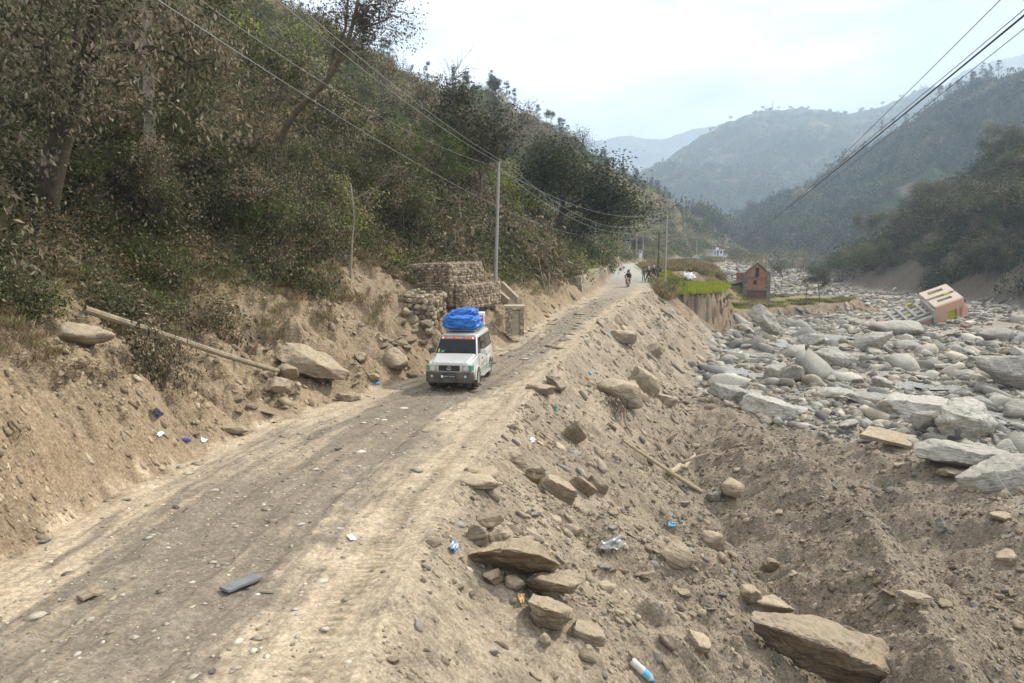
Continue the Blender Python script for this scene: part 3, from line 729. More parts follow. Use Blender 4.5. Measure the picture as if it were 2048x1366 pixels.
STONES = [
 ((1868, 797, 1996, 884), 'round', 'p', 'largest pale boulder of the river bed with a broad flat face, resting on layered slabs', .8, (R(-14), R(6), .3)),
 ((1786, 785, 1925, 842), 'slab', 'p', 'long layered pale slab tucked behind the largest river boulder', .8, (0, R(3), -.2)),
 ((1830, 826, 1888, 874), 'block', 'g', 'grey layered block leaning on the left foot of the largest river boulder', .8, (R(-10), R(14), .2)),
 ((1866, 879, 2016, 938), 'slab', 'p', 'thick striped slab lying under the largest river boulder', .6, (R(-6), R(5), -.1)),
 ((1720, 850, 1834, 897), 'slab', 't', 'flat rectangular mud-coloured slab at the crumbling lip of the river bed', .55, (R(-8), R(9), -.16)),
 ((1965, 913, 2085, 980), 'slab', 'g', 'dark grey layered rock jutting over the gully at the right edge', .7, (R(-8), R(-14), .2)),
 ((1990, 884, 2043, 928), 'block', 'g', 'squared grey block beside the striped slab at the right edge', .8, (R(-12), R(-8), .5)),
 ((1885, 930, 1953, 954), 'slab', 't', 'thin flat stone on the gully lip below the striped slab', .8, (R(-5), 0, .1)),
 ((1950, 712, 2110, 778), 'slab', 'p', 'big pale-topped slab with a dark undercut side at the right edge of the river bed', .7, (R(-4), R(8), .12)),
 ((1702, 664, 1785, 706), 'wedge', 'g', 'pointed dark-sided slab propped up on stones in mid river bed', .8, (R(-8), R(-12), .2)),
 ((1628, 700, 1720, 737), 'block', 'p', 'pale cracked block left of the propped slab in the river bed', .8, (R(-8), 0, .4)),
 ((1755, 640, 1852, 672), 'round', 'g', 'smooth humped boulder in front of the collapsed pink building', .7, (0, 0, .2)),
 ((1500, 600, 1572, 668), 'block', 'g', 'giant pointed boulder tilted against the bank below the brick house', .45, (R(-12), R(-38), -.1)),
 ((1530, 727, 1580, 768), 'slab', 'g', 'rounded layered rock, left one of a touching pair near the small stream', .9, (0, R(-6), .3)),
 ((1572, 729, 1613, 770), 'wedge', 'g', 'peaked grey rock, right one of a touching pair near the small stream', .9, (0, R(10), .1)),
 ((1985, 657, 2023, 686), 'round', 'g', 'round dark boulder standing alone right of the pink building', .9, (0, 0, 0)),
 ((1650, 772, 1714, 802), 'round', 'p', 'low pale rounded stone on the sandy patch above the gully', .9, (0, 0, 0)),
 ((1720, 783, 1812, 812), 'slab', 'p', 'low pale slab just left of the long layered slab', .8, (0, R(2), .2)),
 ((1436, 772, 1530, 812), 'slab', 'p', 'white streaked ledge at the top of the dark debris ridge, upper piece', .6, (R(4), R(12), -.1)),
 ((1500, 795, 1622, 838), 'slab', 'p', 'white streaked ledge at the top of the dark debris ridge, lower piece', .5, (R(4), R(14), -.15)),
 ((2020, 806, 2080, 842), 'round', 'g', 'brown-grey boulder at the right edge beside the stream water', .9, (0, 0, .3)),
 ((1956, 764, 1996, 788), 'round', 'g', 'small smooth grey boulder below the big pale-topped slab', .9, (0, 0, .1)),
 ((1795, 612 + 70, 1845, 706), 'round', 'g', 'oval striped boulder right of the propped slab', .9, (0, 0, .6)),
 ((1605, 668, 1650, 690), 'block', 'g', 'squat grey block beside the still pool', .9, (0, 0, .3)),
 ((1092, 739, 1131, 781), 'wedge', 't', 'pointed block standing on the road edge behind the track margin', .7, (R(4), R(4), .2)),
 ((1058, 766, 1106, 790), 'slab', 't', 'pale flat stone lying just left of the pointed road edge block', .8, (0, R(6), .4)),
 ((1128, 841, 1166, 892), 'slab', 't', 'slanting bright slab standing on edge on the upper embankment', .4, (R(20), R(52), .1)),
 ((1259, 740, 1317, 786), 'slab', 't', 'long rough slab sliding down the embankment towards the river', .6, (R(8), R(36), .1)),
 ((1313, 788, 1351, 814), 'slab', 't', 'pale chipped stone below the long rough slab', .8, (0, R(15), .2)),
 ((1197, 762, 1286, 812), 'round', 't', 'half buried humped rock with roots hanging from its near side', .8, (0, R(20), .1)),
 ((1219, 659, 1266, 686), 'slab', 't', 'large flat-lying stone high on the embankment near the road bend', .8, (0, R(8), .1)),
 ((1052, 934, 1086, 970), 'block', 'b', 'brown squared block at the upper end of a tan slab', .8, (0, R(10), .2)),
 ((1083, 951, 1146, 1001), 'slab', 't', 'smooth tan slab tilted down the slope below the brown block', .5, (R(18), R(30), .1)),
 ((1172, 950, 1216, 986), 'slab', 't', 'pale flake of stone with a jagged upper edge on the slope', .6, (R(30), R(32), .1)),
 ((1141, 955, 1186, 992), 'slab', 't', 'narrow flake half buried between two tan slabs', .3, (R(20), R(36), .1)),
 ((920, 945, 986, 979), 'round', 't', 'dusty oval stone on the crest beside the tyre tracks', .8, (0, R(4), .2)),
 ((930, 932, 992, 958), 'slab', 't', 'dust covered slab just behind the oval crest stone', .7, (0, R(8), .2)),
 ((1005, 894, 1046, 927), 'block', 't', 'dusty block on the crest beside broken twigs', .8, (0, R(14), .2)),
 ((937, 1044, 970, 1096), 'block', 't', 'upright narrow stone, left one of three grouped above the wedge boulder', .7, (0, R(-4), .2)),
 ((970, 1054, 1016, 1097), 'block', 't', 'squat stone, right one of three grouped above the wedge boulder', .8, (0, 0, .3)),
 ((951, 1024, 996, 1060), 'block', 'b', 'brown stone, rearmost of three grouped above the wedge boulder', .8, (0, 0, .4)),
 ((933, 1070, 1120, 1152), 'wedge', 'b', 'big wedge-shaped boulder with a dark overhanging near face and dusty top', .55, (R(10), R(2), .05)),
 ((1045, 1140, 1172, 1198), 'block', 't', 'broad rock resting under the right end of the wedge boulder', .7, (0, R(6), .1)),
 ((1052, 1184, 1149, 1260), 'wedge', 't', 'angular tan boulder right of the crumpled yellow wrapper', .8, (R(-6), R(16), .3)),
 ((975, 1137, 1004, 1172), 'block', 'b', 'small rock wedged under the wedge boulder, left one', .9, (0, 0, .3)),
 ((1010, 1150, 1044, 1184), 'round', 't', 'small rock under the wedge boulder, right one', .9, (0, 0, .3)),
 ((1138, 1244, 1209, 1290), 'slab', 't', 'flat rectangular slab lying low in front of the angular tan boulder', .6, (R(6), R(18), -.2)),
 ((1077, 1263, 1099, 1298), 'round', 't', 'small egg-shaped stone left of the flat rectangular slab', .9, (0, 0, 0)),
 ((1160, 1292, 1189, 1326), 'round', 't', 'smooth rounded stone above the plastic bottle', .9, (0, R(12), .4)),
 ((1328, 1093, 1389, 1141), 'round', 't', 'large egg-shaped stone with a stained lower side on mid slope', .7, (0, R(24), .1)),
 ((1268, 1136, 1313, 1156), 'slab', 't', 'small flat stone with a dark underside left of the egg-shaped stone', .7, (0, R(-4), .1)),
 ((1408, 1059, 1447, 1098), 'round', 't', 'round cream boulder at the foot of the embankment, nearer one', .9, (0, 0, .4)),
 ((1443, 962, 1487, 1001), 'round', 't', 'round cream boulder at the foot of the embankment, farther one', .9, (0, 0, .2)),
 ((1370, 1262, 1426, 1309), 'slab', 't', 'pale flake lying on the bright lower slope near the bottle', .6, (R(24), R(28), .1)),
 ((1497, 1215, 1795, 1395), 'slab', 't', 'massive thick slab with a dark undercut side in the gully bottom', .38, (R(10), R(19), -.30)),
 ((1511, 1184, 1569, 1229), 'block', 't', 'rounded grey-tan block, right one of a pair behind the massive slab', .8, (0, R(10), .2)),
 ((1480, 1168, 1522, 1216), 'wedge', 't', 'peaked block, left one of a pair behind the massive slab', .8, (0, 0, .2)),
 ((1808, 1179, 1866, 1209), 'slab', 't', 'flat oval stone resting on the crest of the dark debris ridge', .7, (0, R(6), 0)),
 ((1873, 1042, 1893, 1072), 'block', 'g', 'small upright grey block in the far hollow of the debris', .9, (0, 0, .3)),
 ((1994, 1101, 2036, 1131), 'slab', 't', 'striped stone at the right edge in the far hollow', .7, (0, R(-20), .2)),
 ((1530, 1114, 1559, 1148), 'wedge', 'b', 'small pointed brown stone in the gully bottom', .9, (0, 0, 0)),
 ((1128, 1044, 1164, 1072), 'block', 't', 'squared stone up slope from the torn metal sheet', .9, (0, R(10), 0)),
 ((1985, 1025, 2025, 1045), 'slab', 't', 'flat pale stone in the far hollow under the thin cable', .7, (0, 0, .1)),
 ((550, 683, 697, 762), 'slab', 't', 'huge smooth slab leaning on the bank at the end of the fallen pole', .35, (R(38), R(20), -.1)),
 ((108, 657, 207, 694), 'round', 't', 'big dusty boulder on the left bank below the dark tree', .7, (0, R(4), .1)),
 ((556, 729, 591, 759), 'block', 'b', 'brown block resting on the lower end of the fallen pole', .9, (0, R(20), .3)),
 ((528, 757, 571, 786), 'block', 't', 'dusty block below the lower end of the fallen pole', .9, (0, 0, .1)),
 ((733, 747, 758, 766), 'wedge', 'b', 'lone peaked stone at the roadside left of the jeep', .9, (0, 0, .1)),
 ((676, 786, 716, 804), 'slab', 't', 'long flat stone at the left road edge', .6, (0, R(5), .2)),
 ((436, 846, 484, 866), 'slab', 't', 'pale slab at the foot of the left bank near litter', .7, (0, R(8), .3)),
 ((768, 705, 812, 740), 'round', 't', 'smooth stone half buried in the sand left of the jeep', .8, (0, R(14), .3)),
 ((712, 706, 735, 728), 'block', 'b', 'brown block at the foot of the bank behind the lone peaked stone', .9, (0, 0, .3)),
 ((1297, 693, 1322, 717), 'slab', 't', 'slab standing upright on the embankment below the far stones', .5, (R(10), R(60), .1)),
]
for (box, kind, m, label, dep, rot) in STONES:
    if label in HULLED: continue
    big = (box[2] - box[0]) > 90
    stone(box, kind, m, label, 'boulder' if (box[2] - box[0]) > 60 else 'rock', 'boulder' if (box[2] - box[0]) > 60 else 'rock', dep, rot,
          level=6 if (box[2] - box[0]) > 150 else (5 if big else 4), rough=.045 if kind != 'round' else .035)

# shared stone meshes, then individual stones copied from them
def proto_meshes(m, kinds, n, level=3):
    out = []
    for i in range(n):
        P, F = rock_shape(9000 + i * 31 + ord(m), level, (1, rng.uniform(.6, .95), rng.uniform(.38, .8)), kinds[i % len(kinds)], .07)
        me_o = np_obj('stone', P, F, RM[m], link=False, smooth=True)
        try: me_o.data.set_sharp_from_angle(angle=math.radians(30))
        except Exception: pass
        out.append(me_o.data); bpy.data.objects.remove(me_o)
    return out
PR = {'g': proto_meshes('g', ['block', 'slab', 'round', 'slab'], 8), 'p': proto_meshes('p', ['slab', 'block', 'round'], 6), 't': proto_meshes('t', ['block', 'slab', 'block', 'slab'], 8)}
def scatter(n, u_rng, v_rng, wpx, mats, label, cat, group, name, cond, seed):
    r = np.random.default_rng(seed); made = 0; tries = 0
    while made < n and tries < n * 20:
        tries += 1
        u = r.uniform(*u_rng); v = r.uniform(*v_rng)
        p = hit(u, v)
        if not cond(p.x, p.y): continue
        w = wpx[0] * (wpx[1] / wpx[0]) ** (r.random() ** 1.7) * p.y / 1365.0 * .5
        o = bpy.data.objects.new(name, PR[mats[made % len(mats)]][r.integers(0, 6)])
        COL.objects.link(o)
        o.location = (p.x, p.y, p.z + w * .12)
        nn = normal(p.x, p.y, .4)
        q = nn.to_track_quat('Z', 'Y').to_euler()
        o.rotation_euler = (q.x * .7 + r.uniform(-.25, .25), q.y * .7 + r.uniform(-.25, .25), r.uniform(0, 6.28))
        s_ = r.uniform(.75, 1.25)
        o.scale = (w * s_, w * r.uniform(.7, 1.1), w * r.uniform(.42, .95))
        tag(o, label, cat, group)
        made += 1
def pool_at(u, v, wpx, hpx, an=0.0):
    a, b = ray(u, v); Y = -(CAM_Z + 4.4) / b
    hh = hpx / 1365.0 * Y * Y / (CAM_Z + 4.4)
    return (a * Y, Y, wpx * .5 / 1365 * Y, hh * .5, an)
POOLS = [pool_at(1635, 672, 80, 22, .2), pool_at(1500, 706, 50, 18, .6), pool_at(1478, 745, 66, 24, .2), pool_at(1820, 770, 90, 18, -.2), pool_at(2035, 835, 90, 50, .5),
         pool_at(1900, 778, 80, 12, 0), pool_at(1555, 690, 40, 12, .1)]
BLD = lambda x, y: ((x - 54) / 11.0) ** 2 + ((y - 86) / 11.0) ** 2 < 1
in_pool = lambda x, y: any((((x - p_[0]) / p_[2]) ** 2 + ((y - p_[1]) / p_[3]) ** 2) < 1.1 for p_ in POOLS)
in_river = lambda x, y: (not BLD(x, y)) and (not in_pool(x, y)) and (x > np.interp(y, [3, 25, 32, 36, 44, 52, 64, 75, 83, 100], [19.6, 19.6, 18.8, 15.0, 12.0, 14.0, 19, 22, 24, 36])) and x < np.interp(y, RBY, RBX) - 1 and y > 22 and poly_sd(np.array([x]), np.array([y]), BENCH)[0] > 1 and poly_sd(np.array([x]), np.array([y]), FIELD)[0] > 2.5
on_slope = lambda x, y: x > xr(y) + .25 and not in_river(x, y) and y < 75
scatter(74, (1440, 2048), (655, 930), (26, 64), 'gpgpgt', 'grey angular rock among the rubble covering the near river bed', 'rock', 'rocks strewn over the near river bed', 'rock', in_river, 51)
scatter(48, (1560, 2048), (590, 665), (13, 34), 'gpg', 'small looking grey rock on the distant part of the river bed', 'rock', 'rocks on the distant river bed', 'rock', in_river, 52)
scatter(62, (900, 1480), (650, 1366), (14, 40), 'tttg', 'dusty tan rock lying loose on the roadside embankment slope', 'rock', 'loose rocks on the embankment', 'rock', on_slope, 53)
scatter(34, (1450, 2048), (930, 1366), (14, 38), 'tgt', 'dull stone stuck in the dark debris mounds below the river bed', 'rock', 'stones in the dark debris mounds', 'rock', on_slope, 54)
bank_rub = lambda x, y: xl(y) - 4.5 < x < xl(y) - .05
scatter(30, (380, 920), (640, 900), (12, 32), 'tt', 'broken brown rock in the rubble at the foot of the left bank', 'rock', 'rubble at the foot of the left bank', 'rock', bank_rub, 55)

# uncountable rubble
def rubble(name, n, sampler, size, cols, seed, lowlevel=1, zfac=.62, flat=False):
    r = np.random.default_rng(seed)
    x, y = sampler(r, n)
    z = terrain(x, y)
    sz = size(r, x, y)
    base, F0 = ICO[lowlevel]
    kinds = []
    for i in range(10):
        P, F = rock_shape(500 + i + seed * 3, lowlevel, (1, r.uniform(.55, .9), r.uniform(.35, .7)), ['block', 'slab', 'block', 'slab', 'block'][i % 5], .12)
        kinds.append(P)
    K = np.array(kinds)[r.integers(0, 10, len(x))]
    a = r.uniform(0, 2 * PI, len(x)); tx = r.normal(0, .22, len(x)); ty = r.normal(0, .22, len(x))
    if name == 'road_gravel': tx *= .3; ty *= .3
    # lean with the slope
    e = .3
    gx_ = (terrain(x + e, y) - terrain(x - e, y)) / (2 * e); gy_ = (terrain(x, y + e) - terrain(x, y - e)) / (2 * e)
    c, s2 = np.cos(a)[:, None], np.sin(a)[:, None]
    X = K[..., 0] * c - K[..., 1] * s2; Y = K[..., 0] * s2 + K[..., 1] * c; Z = K[..., 2]
    Z = Z + X * (gx_ * .7 + tx)[:, None] + Y * (gy_ * .7 + ty)[:, None]
    V = np.stack([X * sz[:, None] + x[:, None], Y * sz[:, None] + y[:, None], Z * sz[:, None] * (zfac / .62) + z[:, None] + sz[:, None] * .08], -1)
    nv = K.shape[1]
    F = (F0[None] + (np.arange(len(x)) * nv)[:, None, None]).reshape(-1, 3)
    cc = cols(r, x, y)
    if name.startswith('slope'):
        k_ = (smooth01(2.5, 6.5, x - xr(y)) * (1 - smooth01(30, 46, y)))[:, None]; cc = cc * (1 - k_ * .12)
    C = np.repeat(cc[:, None, :], nv, 1).reshape(-1, 3)
    o = np_obj(name, V.reshape(-1, 3), F, M_RUB, color=C, smooth=False)
    tag(o, kind='stuff')
    return o
def mat_rub():
    m, n, l, b = nt('rubble_stone')
    at_ = n.new('ShaderNodeAttribute'); at_.attribute_name = 'Col'
    tc = n.new('ShaderNodeTexCoord'); no = n.new('ShaderNodeTexNoise'); no.inputs['Scale'].default_value = 7; no.inputs['Detail'].default_value = 7
    mp = n.new('ShaderNodeMapping'); mp.inputs['Scale'].default_value = (1, 1, 4); l.new(tc.outputs['Object'], mp.inputs['Vector']); l.new(mp.outputs[0], no.inputs['Vector'])
    mr = n.new('ShaderNodeMapRange'); mr.inputs['From Min'].default_value = .3; mr.inputs['From Max'].default_value = .7; mr.inputs['To Min'].default_value = .75; mr.inputs['To Max'].default_value = 1.2
    l.new(no.outputs['Fac'], mr.inputs['Value'])
    mx = n.new('ShaderNodeMixRGB'); mx.blend_type = 'MULTIPLY'; mx.inputs['Fac'].default_value = 1
    l.new(at_.outputs['Color'], mx.inputs['Color1']); l.new(mr.outputs[0], mx.inputs['Color2']); l.new(mx.outputs['Color'], b.inputs['Base Color'])
    b.inputs['Roughness'].default_value = .88; b.inputs['Specular IOR Level'].default_value = .2
    bp = n.new('ShaderNodeBump'); bp.inputs['Strength'].default_value = .4; bp.inputs['Distance'].default_value = .03
    l.new(no.outputs['Fac'], bp.inputs['Height']); l.new(bp.outputs[0], b.inputs['Normal'])
    return m
M_RUB = mat_rub()
def colmix(pal, wts):
    pal = np.array(pal)
    def f(r, x, y):
        c = pal[r.choice(len(pal), len(x), p=np.array(wts) / sum(wts))]
        return np.clip(c * r.uniform(.5, 1.15, (len(x), 1)), 0, .8)
    return f
def vec_river(x, y):
    lo = np.interp(y, [3, 25, 32, 36, 44, 52, 64, 75, 83, 100, 139, 230, 330, 520], [20, 20, 19, 15.2, 12.2, 14.2, 19, 22, 24, 31, 40, 63, 104, 220])
    lo = lo + fbm(x, y, 3.0, 3, 64) * 1.6
    ok = (x > lo) & (x < np.interp(y, RBY, RBX) + 1) & (y > 22)
    for P, m_ in ((BENCH, .6), (FIELD, 2), (SHOULDER, 2)): ok &= poly_sd(x, y, P) > m_
    # stream pools stay open
    for (px, py, ra, rb_, an) in POOLS:
        c, s2 = math.cos(an), math.sin(an)
        dx, dy = x - px, y - py
        ok &= ((dx * c + dy * s2) / ra) ** 2 + ((-dx * s2 + dy * c) / rb_) ** 2 > 1.15
    return ok
def sam_river(r, n):
    a = r.uniform(.15, .98, n * 4); y = np.exp(r.uniform(math.log(23), math.log(330), n * 4)); x = a * (y + 1)
    k = vec_river(x, y) & (r.random(n * 4) < .06 + .94 * smooth01(-.25, .15, fbm(x, y, 5, 4, 68) + .5 * fbm(x, y, 16, 2, 69))); return x[k][:n], y[k][:n]
rubble('river_rubble', 30000, sam_river, lambda r, x, y: np.minimum((.0017 * y + .025) * np.exp(r.normal(0, .8, len(x))), .45 + .003 * y), colmix([(.28, .26, .22), (.42, .385, .325), (.17, .16, .145), (.42, .355, .27), (.34, .28, .21)], [4, 3, 2, 3, 3]), 3)
def sam_river2(r, n):
    a = r.uniform(.15, .98, n * 4); y = np.exp(r.uniform(math.log(23), math.log(90), n * 4)); x = a * (y + 1)
    k = vec_river(x, y) & ~BLD(x, y) & (r.random(n * 4) < .35 + .65 * smooth01(-.2, .3, fbm(x, y, 9, 3, 66))); return x[k][:n], y[k][:n]
rubble('river_stones', 1500, sam_river2, lambda r, x, y: (.006 * y + .07) * np.exp(r.normal(0, .5, len(x))), colmix([(.34, .315, .27), (.48, .445, .38), (.26, .25, .23), (.46, .40, .31)], [4, 4, 2, 2]), 4, 2)
def sam_slope(r, n):
    a = r.uniform(-.3, .98, n * 6); y = np.exp(r.uniform(math.log(4.5), math.log(72), n * 6)); x = a * (y + 1)
    dr = x - xr(y)
    k = (dr > .05) & ~((y < 9.5) & (dr < 2.3) & (r.random(n * 6) < .75)) & ~vec_river(x, y) & ((y < 60) | (dr < 8)) & (r.random(n * 6) < .25 + .75 * smooth01(-.1, .5, fbm(x, y, 2.2, 3, 63)))
    return x[k][:n], y[k][:n]
rubble('slope_gravel', 30000, sam_slope, lambda r, x, y: (.0013 * y + .007) * np.exp(r.normal(0, .55, len(x))), colmix([(.36, .29, .205), (.28, .22, .15), (.43, .35, .25), (.25, .22, .19)], [4, 3, 3, 1.5]), 6)
rubble('slope_stones', 1500, sam_slope, lambda r, x, y: (.0036 * y + .03) * np.exp(r.normal(0, .45, len(x))), colmix([(.36, .29, .205), (.30, .24, .17), (.43, .35, .25), (.28, .26, .23)], [4, 3, 3, 1.5]), 7, 2)
def sam_mound(r, n):
    a = r.uniform(.1, 1.0, n * 5); y = np.exp(r.uniform(math.log(8), math.log(46), n * 5)); x = a * (y + 1)
    dr = x - xr(y); k = (dr > 4) & ~vec_river(x, y) & (y < 46); return x[k][:n], y[k][:n]
rubble('mound_gravel', 20000, sam_mound, lambda r, x, y: (.0010 * y + .006) * np.exp(r.normal(0, .6, len(x))), colmix([(.27, .225, .17), (.33, .275, .205), (.19, .165, .135), (.40, .34, .25)], [4, 3, 2, 1]), 16)
def sam_bank(r, n):
    a = r.uniform(-.98, .16, n * 6); y = np.exp(r.uniform(math.log(7), math.log(58), n * 6)); x = a * (y + 1)
    dl = xl(y) - x
    k = (dl > .0) & (dl < np.interp(y, [7, 18, 30, 58], [1.6, 4.5, 6.5, 4])) & (r.random(n * 6) < .15 + .85 * smooth01(-.1, .5, fbm(x, y, 2.2, 3, 67)))
    return x[k][:n], y[k][:n]
rubble('bank_rubble', 10000, sam_bank, lambda r, x, y: (.0015 * y + .009) * np.exp(r.normal(0, .6, len(x))), colmix([(.38, .30, .20), (.27, .20, .13), (.45, .36, .25)], [4, 3, 3]), 8)
def sam_road(r, n):
    s = r.random(n); y = np.exp(r.uniform(math.log(5.2), math.log(60), n)); x = xl(y) + s * (xr(y) - xl(y))
    s = (x - xl(y)) / (xr(y) - xl(y)); k = (r.random(n) < np.where((s > .2) & (s < .8), .8, .4)); return x[k], y[k]
rubble('road_gravel', 5600, sam_road, lambda r, x, y: (.0012 * y + .010) * np.exp(r.normal(0, .65, len(x))), colmix([(.46, .40, .30), (.36, .31, .23), (.27, .23, .17), (.56, .51, .42)], [4, 3, 1, 3]), 9, 1, .2)

# stream water
def mat_water():
    m, n, l, b = nt('stream_water')
    tc = n.new('ShaderNodeTexCoord'); no = n.new('ShaderNodeTexNoise'); no.inputs['Scale'].default_value = 3.0; no.inputs['Detail'].default_value = 5
    l.new(tc.outputs['Object'], no.inputs['Vector'])
    bp = n.new('ShaderNodeBump'); bp.inputs['Strength'].default_value = .5; bp.inputs['Distance'].default_value = .12
    l.new(no.outputs['Fac'], bp.inputs['Height']); l.new(bp.outputs[0], b.inputs['Normal'])
    b.inputs['Base Color'].default_value = (.33, .32, .28, 1); b.inputs['Roughness'].default_value = .12
    b.inputs['Specular IOR Level'].default_value = .9
    return m
M_WATER = mat_water()
for (px, py, ra, rb_, an) in POOLS:
    gg = np.linspace(-.7, .7, 9); qx, qy = np.meshgrid(gg * ra, gg * rb_); zc = float(np.quantile(terrain(px + qx.ravel(), py + qy.ravel()), .86)) + .04
    V = [(px, py, zc)]; n_ = 48
    for k in range(n_):
        t = 2 * PI * k / n_; w = 1 + .28 * math.sin(3 * t + px) + .16 * math.sin(7 * t + py) + .08 * math.sin(13 * t)
        X, Y = math.cos(t) * ra * w, math.sin(t) * rb_ * w
        V.append((px + X * math.cos(an) - Y * math.sin(an), py + X * math.sin(an) + Y * math.cos(an), zc))
    F = [(0, 1 + k, 1 + (k + 1) % n_) for k in range(n_)]
    tag(np_obj('stream_water', V, F, M_WATER), kind='structure')
# ------------------------------------------------------------------ foliage
def mat_leaf(name, trans=.35):
    m, n, l, b = nt(name)
    at_ = n.new('ShaderNodeAttribute'); at_.attribute_name = 'Col'
    oi = n.new('ShaderNodeObjectInfo')
    mr = n.new('ShaderNodeMapRange'); mr.inputs['To Min'].default_value = .8; mr.inputs['To Max'].default_value = 1.2; l.new(oi.outputs['Random'], mr.inputs['Value'])
    mx = n.new('ShaderNodeMixRGB'); mx.blend_type = 'MULTIPLY'; mx.inputs['Fac'].default_value = 1
    l.new(at_.outputs['Color'], mx.inputs['Color1']); l.new(mr.outputs[0], mx.inputs['Color2'])
    l.new(mx.outputs['Color'], b.inputs['Base Color']); b.inputs['Roughness'].default_value = .7; b.inputs['Specular IOR Level'].default_value = .2
    tr = n.new('ShaderNodeBsdfTranslucent'); l.new(mx.outputs['Color'], tr.inputs['Color'])
    ms = n.new('ShaderNodeMixShader'); ms.inputs[0].default_value = trans
    l.new(b.outputs[0], ms.inputs[1]); l.new(tr.outputs[0], ms.inputs[2]); l.new(ms.outputs[0], n['Material Output'].inputs['Surface'])
    return m
M_LEAF = mat_leaf('dusty_leaves')
M_BARK = mat_plain('bark', (.15, .115, .08), .9, bump=.8, bscale=14, var=.3, vscale=4, spec=.1)
M_BARKP = mat_plain('pale_bark', (.34, .29, .23), .9, bump=.5, bscale=18, var=.2, vscale=5, spec=.1)
M_BARKD = mat_plain('dark_bark', (.075, .058, .042), .9, bump=.8, bscale=14, var=.3, vscale=4, spec=.1)

def leaf_quads(r, P, L, W, droop=.3, dirs=None, fold=.25):
    """P (n,3) leaf bases; returns (n,4,3)"""
    n = len(P)
    a = r.uniform(0, 2 * PI, n); el = r.normal(-droop, .55, n)
    d = np.stack([np.cos(a) * np.cos(el), np.sin(a) * np.cos(el), np.sin(el)], 1)
    if dirs is not None: d = d * .8 + dirs; d /= np.linalg.norm(d, axis=1)[:, None] + 1e-6
    up = r.normal(size=(n, 3)) * .55 + np.array([0, 0, 1.0])
    sd = np.cross(d, up); sd /= np.linalg.norm(sd, axis=1)[:, None] + 1e-6
    nn = np.cross(sd, d)
    L = (L * r.uniform(.65, 1.25, n))[:, None]; W = (W * r.uniform(.7, 1.2, n))[:, None]
    p0 = P; p2 = P + d * L; mid = P + d * L * .45 + nn * fold * W * r.uniform(-.5, 1, (n, 1))
    return np.stack([p0, mid + sd * W * .5, p2, mid - sd * W * .5], 1)

def leaf_cols(r, n, pal, wts, var=.25):
    pal = np.array(pal)
    c = pal[r.choice(len(pal), n, p=np.array(wts, float) / sum(wts))] * r.uniform(1 - var, 1 + var, (n, 1))
    return np.clip(c, .005, .7)
DUSTY = ([(.31, .25, .165), (.18, .145, .09), (.075, .08, .03), (.045, .052, .02), (.42, .345, .24)], [3, 3.2, 2.0, 1.4, 1.4])
DARKL = ([(.045, .055, .02), (.07, .08, .032), (.16, .135, .09), (.03, .038, .015), (.25, .21, .15)], [3, 2, 2, 2, 1])
GREEN = ([(.085, .12, .03), (.055, .08, .02), (.13, .16, .04), (.18, .155, .085)], [3, 2, 2, 1])
YELLOW = ([(.33, .36, .045), (.20, .25, .04), (.40, .38, .07), (.13, .17, .035)], [2, 3, 1, 1.5])
BROWN = ([(.29, .20, .11), (.19, .135, .075), (.38, .28, .16), (.11, .09, .045)], [3, 3, 1.5, 1])
PINE = ([(.030, .042, .02), (.045, .06, .026), (.06, .07, .03)], [3, 2, 1])
STRAW = ([(.34, .28, .15), (.25, .20, .10), (.17, .17, .06), (.40, .34, .21)], [3, 3, 2, 1])
OLIVE = ([(.10, .11, .04), (.145, .14, .058), (.06, .07, .027), (.22, .195, .115)], [3, 2, 2, 1])

def tube(paths, sides=6):
    """paths: list of (points (k,3), radii (k,)) -> V, F quads"""
    Vs, Fs, off = [], [], 0
    for P, rad in paths:
        P = np.asarray(P, float); rad = np.asarray(rad, float); k = len(P)
        T = np.gradient(P, axis=0); T /= np.linalg.norm(T, axis=1)[:, None] + 1e-9
        ref = np.array([0.31, 0.17, 1.0]) if abs(T[0][2]) < .8 else np.array([1.0, .2, .1])
        A = np.cross(T, ref); A /= np.linalg.norm(A, axis=1)[:, None] + 1e-9
        B = np.cross(T, A)
        an = np.arange(sides) * 2 * PI / sides
        ring = P[:, None] + (A[:, None] * np.cos(an)[None, :, None] + B[:, None] * np.sin(an)[None, :, None]) * rad[:, None, None]
        Vs.append(ring.reshape(-1, 3))
        i = np.arange(k * sides).reshape(k, sides); j = np.roll(i, -1, 1)
        Fs.append(np.stack([i[:-1], j[:-1], j[1:], i[1:]], -1).reshape(-1, 4) + off)
        cap = np.array([[i[-1][a], i[-1][(a + 1) % sides], i[-1][(a + 2) % sides], i[-1][(a + 3) % sides]] for a in ([0, 3] if sides == 6 else [0])]) + off
        Fs.append(cap)
        cap = np.array([[i[0][(a + 3) % sides], i[0][(a + 2) % sides], i[0][(a + 1) % sides], i[0][a]] for a in ([0, 3] if sides == 6 else [0])]) + off
        Fs.append(cap)
        off += k * sides
    return np.concatenate(Vs), np.concatenate(Fs)

def wiggle(r, p0, p1, k=7, amt=.06):
    t = np.linspace(0, 1, k)[:, None]
    P = np.array(p0) * (1 - t) + np.array(p1) * t
    L = np.linalg.norm(np.array(p1) - np.array(p0))
    w = np.cumsum(r.normal(0, amt * L / math.sqrt(k), (k, 3)), 0); w -= t * w[-1]; w[0] = 0
    return P + w

